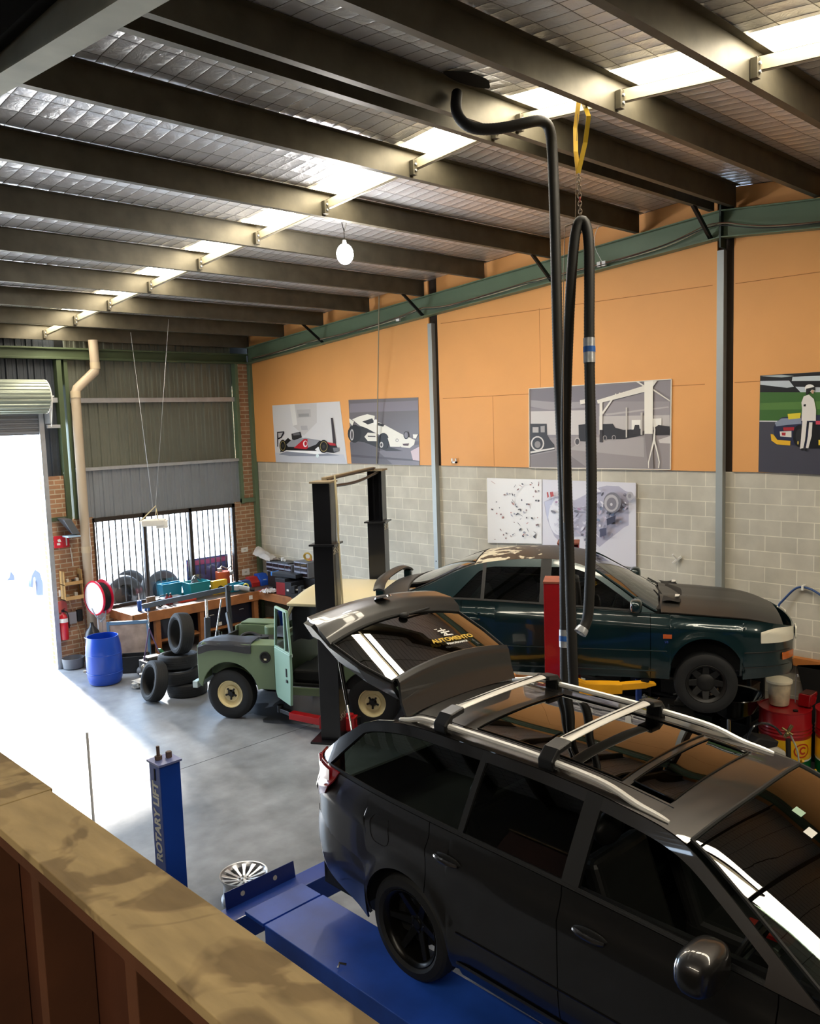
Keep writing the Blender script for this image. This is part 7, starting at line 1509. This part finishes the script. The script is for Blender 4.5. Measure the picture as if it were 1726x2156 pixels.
lump('white_carton', 'flat white carton behind the brown cardboard box', 'carton', -4.14, -10.22, 1.62, [('carton', 'c8c8c2', lambda b: b.box(-.18, .18, -.08, .08, 0, .06))], math.radians(20))
lump('parts_rack', 'dark rack under the flat white carton', 'rack', -4.14, -10.22, 0, [('rack', '141518', lambda b: b.box(-.18, .18, -.08, .08, 0, 1.618))], math.radians(20))
t = thing('storage_rack', 'long black storage rack against the block wall under the green saloon', 'rack', (-.32, -9.9, 0))
b = MB(); b.box(.22, .26, -1.35, 1.35, 0, 1.12); b.build('back_panel', blackm, t)
for z in (.12, .58, 1.05):
    b = MB(); b.box(-.24, .26, -1.38, 1.38, z, z+.025); b.build('shelf_board', blackm, t)
for y in (-1.36, 0, 1.36):
    b = MB(); b.box(-.25, -.21, y-.02, y+.02, 0, 1.13); b.build('upright', black, t)
rnd = random.Random(5)
nms = [('black plastic tub', '17181a'), ('dark green tool box', '1c2a22'), ('dark brown carton', '3a2a1c'), ('black battery case', '121214'), ('dull grey gearbox part', '35332f'), ('dark blue bin', '161c30')]
rows = {.145: 'bottom', .605: 'middle', 1.075: 'top'}
for zi, z in enumerate((.145, .605, 1.075)):
    for k in range(6):
        nm, col = nms[(k+2*zi) % 6]; y = -11.05+.44*k+rnd.uniform(-.03, .03); h = rnd.uniform(.16, .30); w_ = rnd.uniform(.28, .36)
        def f(b, h=h, w_=w_, k=k):
            b.prism([(-.17, -w_/2, 0), (.13, -w_/2, 0), (.15, -w_/2, h), (-.19, -w_/2, h)], (0, w_, 0))
        def g_(b, h=h, w_=w_): b.box(-.20, .16, -w_/2-.006, w_/2+.006, h, h+.02)
        lump('rack_box', '%s on the %s rack shelf, %s' % (nm, rows[z], ['nearest the oil drums', 'second from oil drums', 'third from oil drums', 'fourth from oil drums', 'fifth from oil drums', 'farthest from oil drums'][k]), 'box', -.32, y, z+.001, [('box_body', col, f), ('box_lid', '0f0f10' if k % 2 else col, g_)], 0, .008, 'dark boxes on the black rack')
# ================================================================== LIGHT
W_ = bpy.data.worlds.new('sky'); S.world = W_; W_.use_nodes = True; nt = W_.node_tree; bg = nt.nodes['Background']
bg.inputs[0].default_value = (.62, .79, 1., 1); bg.inputs[1].default_value = 11.
def sun(name, az, el, st, col, ang=.6):
    L = bpy.data.lights.new(name, 'SUN'); L.energy = st; L.color = col; L.angle = math.radians(ang); o = bpy.data.objects.new(name, L); C.objects.link(o)
    d_ = Vector((az[0], az[1], -math.hypot(*az)*math.tan(math.radians(el)))); o.rotation_euler = d_.to_track_quat('-Z', 'Y').to_euler(); return o
sun('sun', (-.18, -.98), 33, 24, (1, .93, .82), 5)
def area(name, loc, rot, sx, sy, e, col, portal=False):
    L = bpy.data.lights.new(name, 'AREA'); L.shape = 'RECTANGLE'; L.size = sx; L.size_y = sy; L.energy = e; L.color = col
    o = bpy.data.objects.new(name, L); C.objects.link(o); o.location = loc; o.rotation_euler = rot
    if portal: L.cycles.is_portal = True
    return o
area('door_portal', (-6.75, .05, 2.2), (-PI/2, 0, 0), 4.3, 4.4, 1, (1, 1, 1), True)
area('window_portal', (-2.2, .09, 1.8), (-PI/2, 0, 0), 3.1, 1.8, 1, (1, 1, 1), True)
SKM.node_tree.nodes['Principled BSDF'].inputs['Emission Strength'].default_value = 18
pl = bpy.data.lights.new('lamp_light', 'POINT'); pl.energy = 90; pl.color = (1, .97, .95); pl.shadow_soft_size = .09; o = bpy.data.objects.new('lamp_light', pl); C.objects.link(o); o.location = lp+Vector((0, 0, -.16))
S.view_settings.view_transform = 'Standard'; S.view_settings.look = 'None'; S.view_settings.gamma = 1; S.view_settings.exposure = .4
S.view_settings.use_curve_mapping = False
S.cycles.use_denoising = True; S.cycles.denoiser = 'OPENIMAGEDENOISE'; S.cycles.max_bounces = 8; S.cycles.diffuse_bounces = 4; S.cycles.glossy_bounces = 4; S.cycles.transparent_max_bounces = 12
S.cycles.sample_clamp_indirect = 12
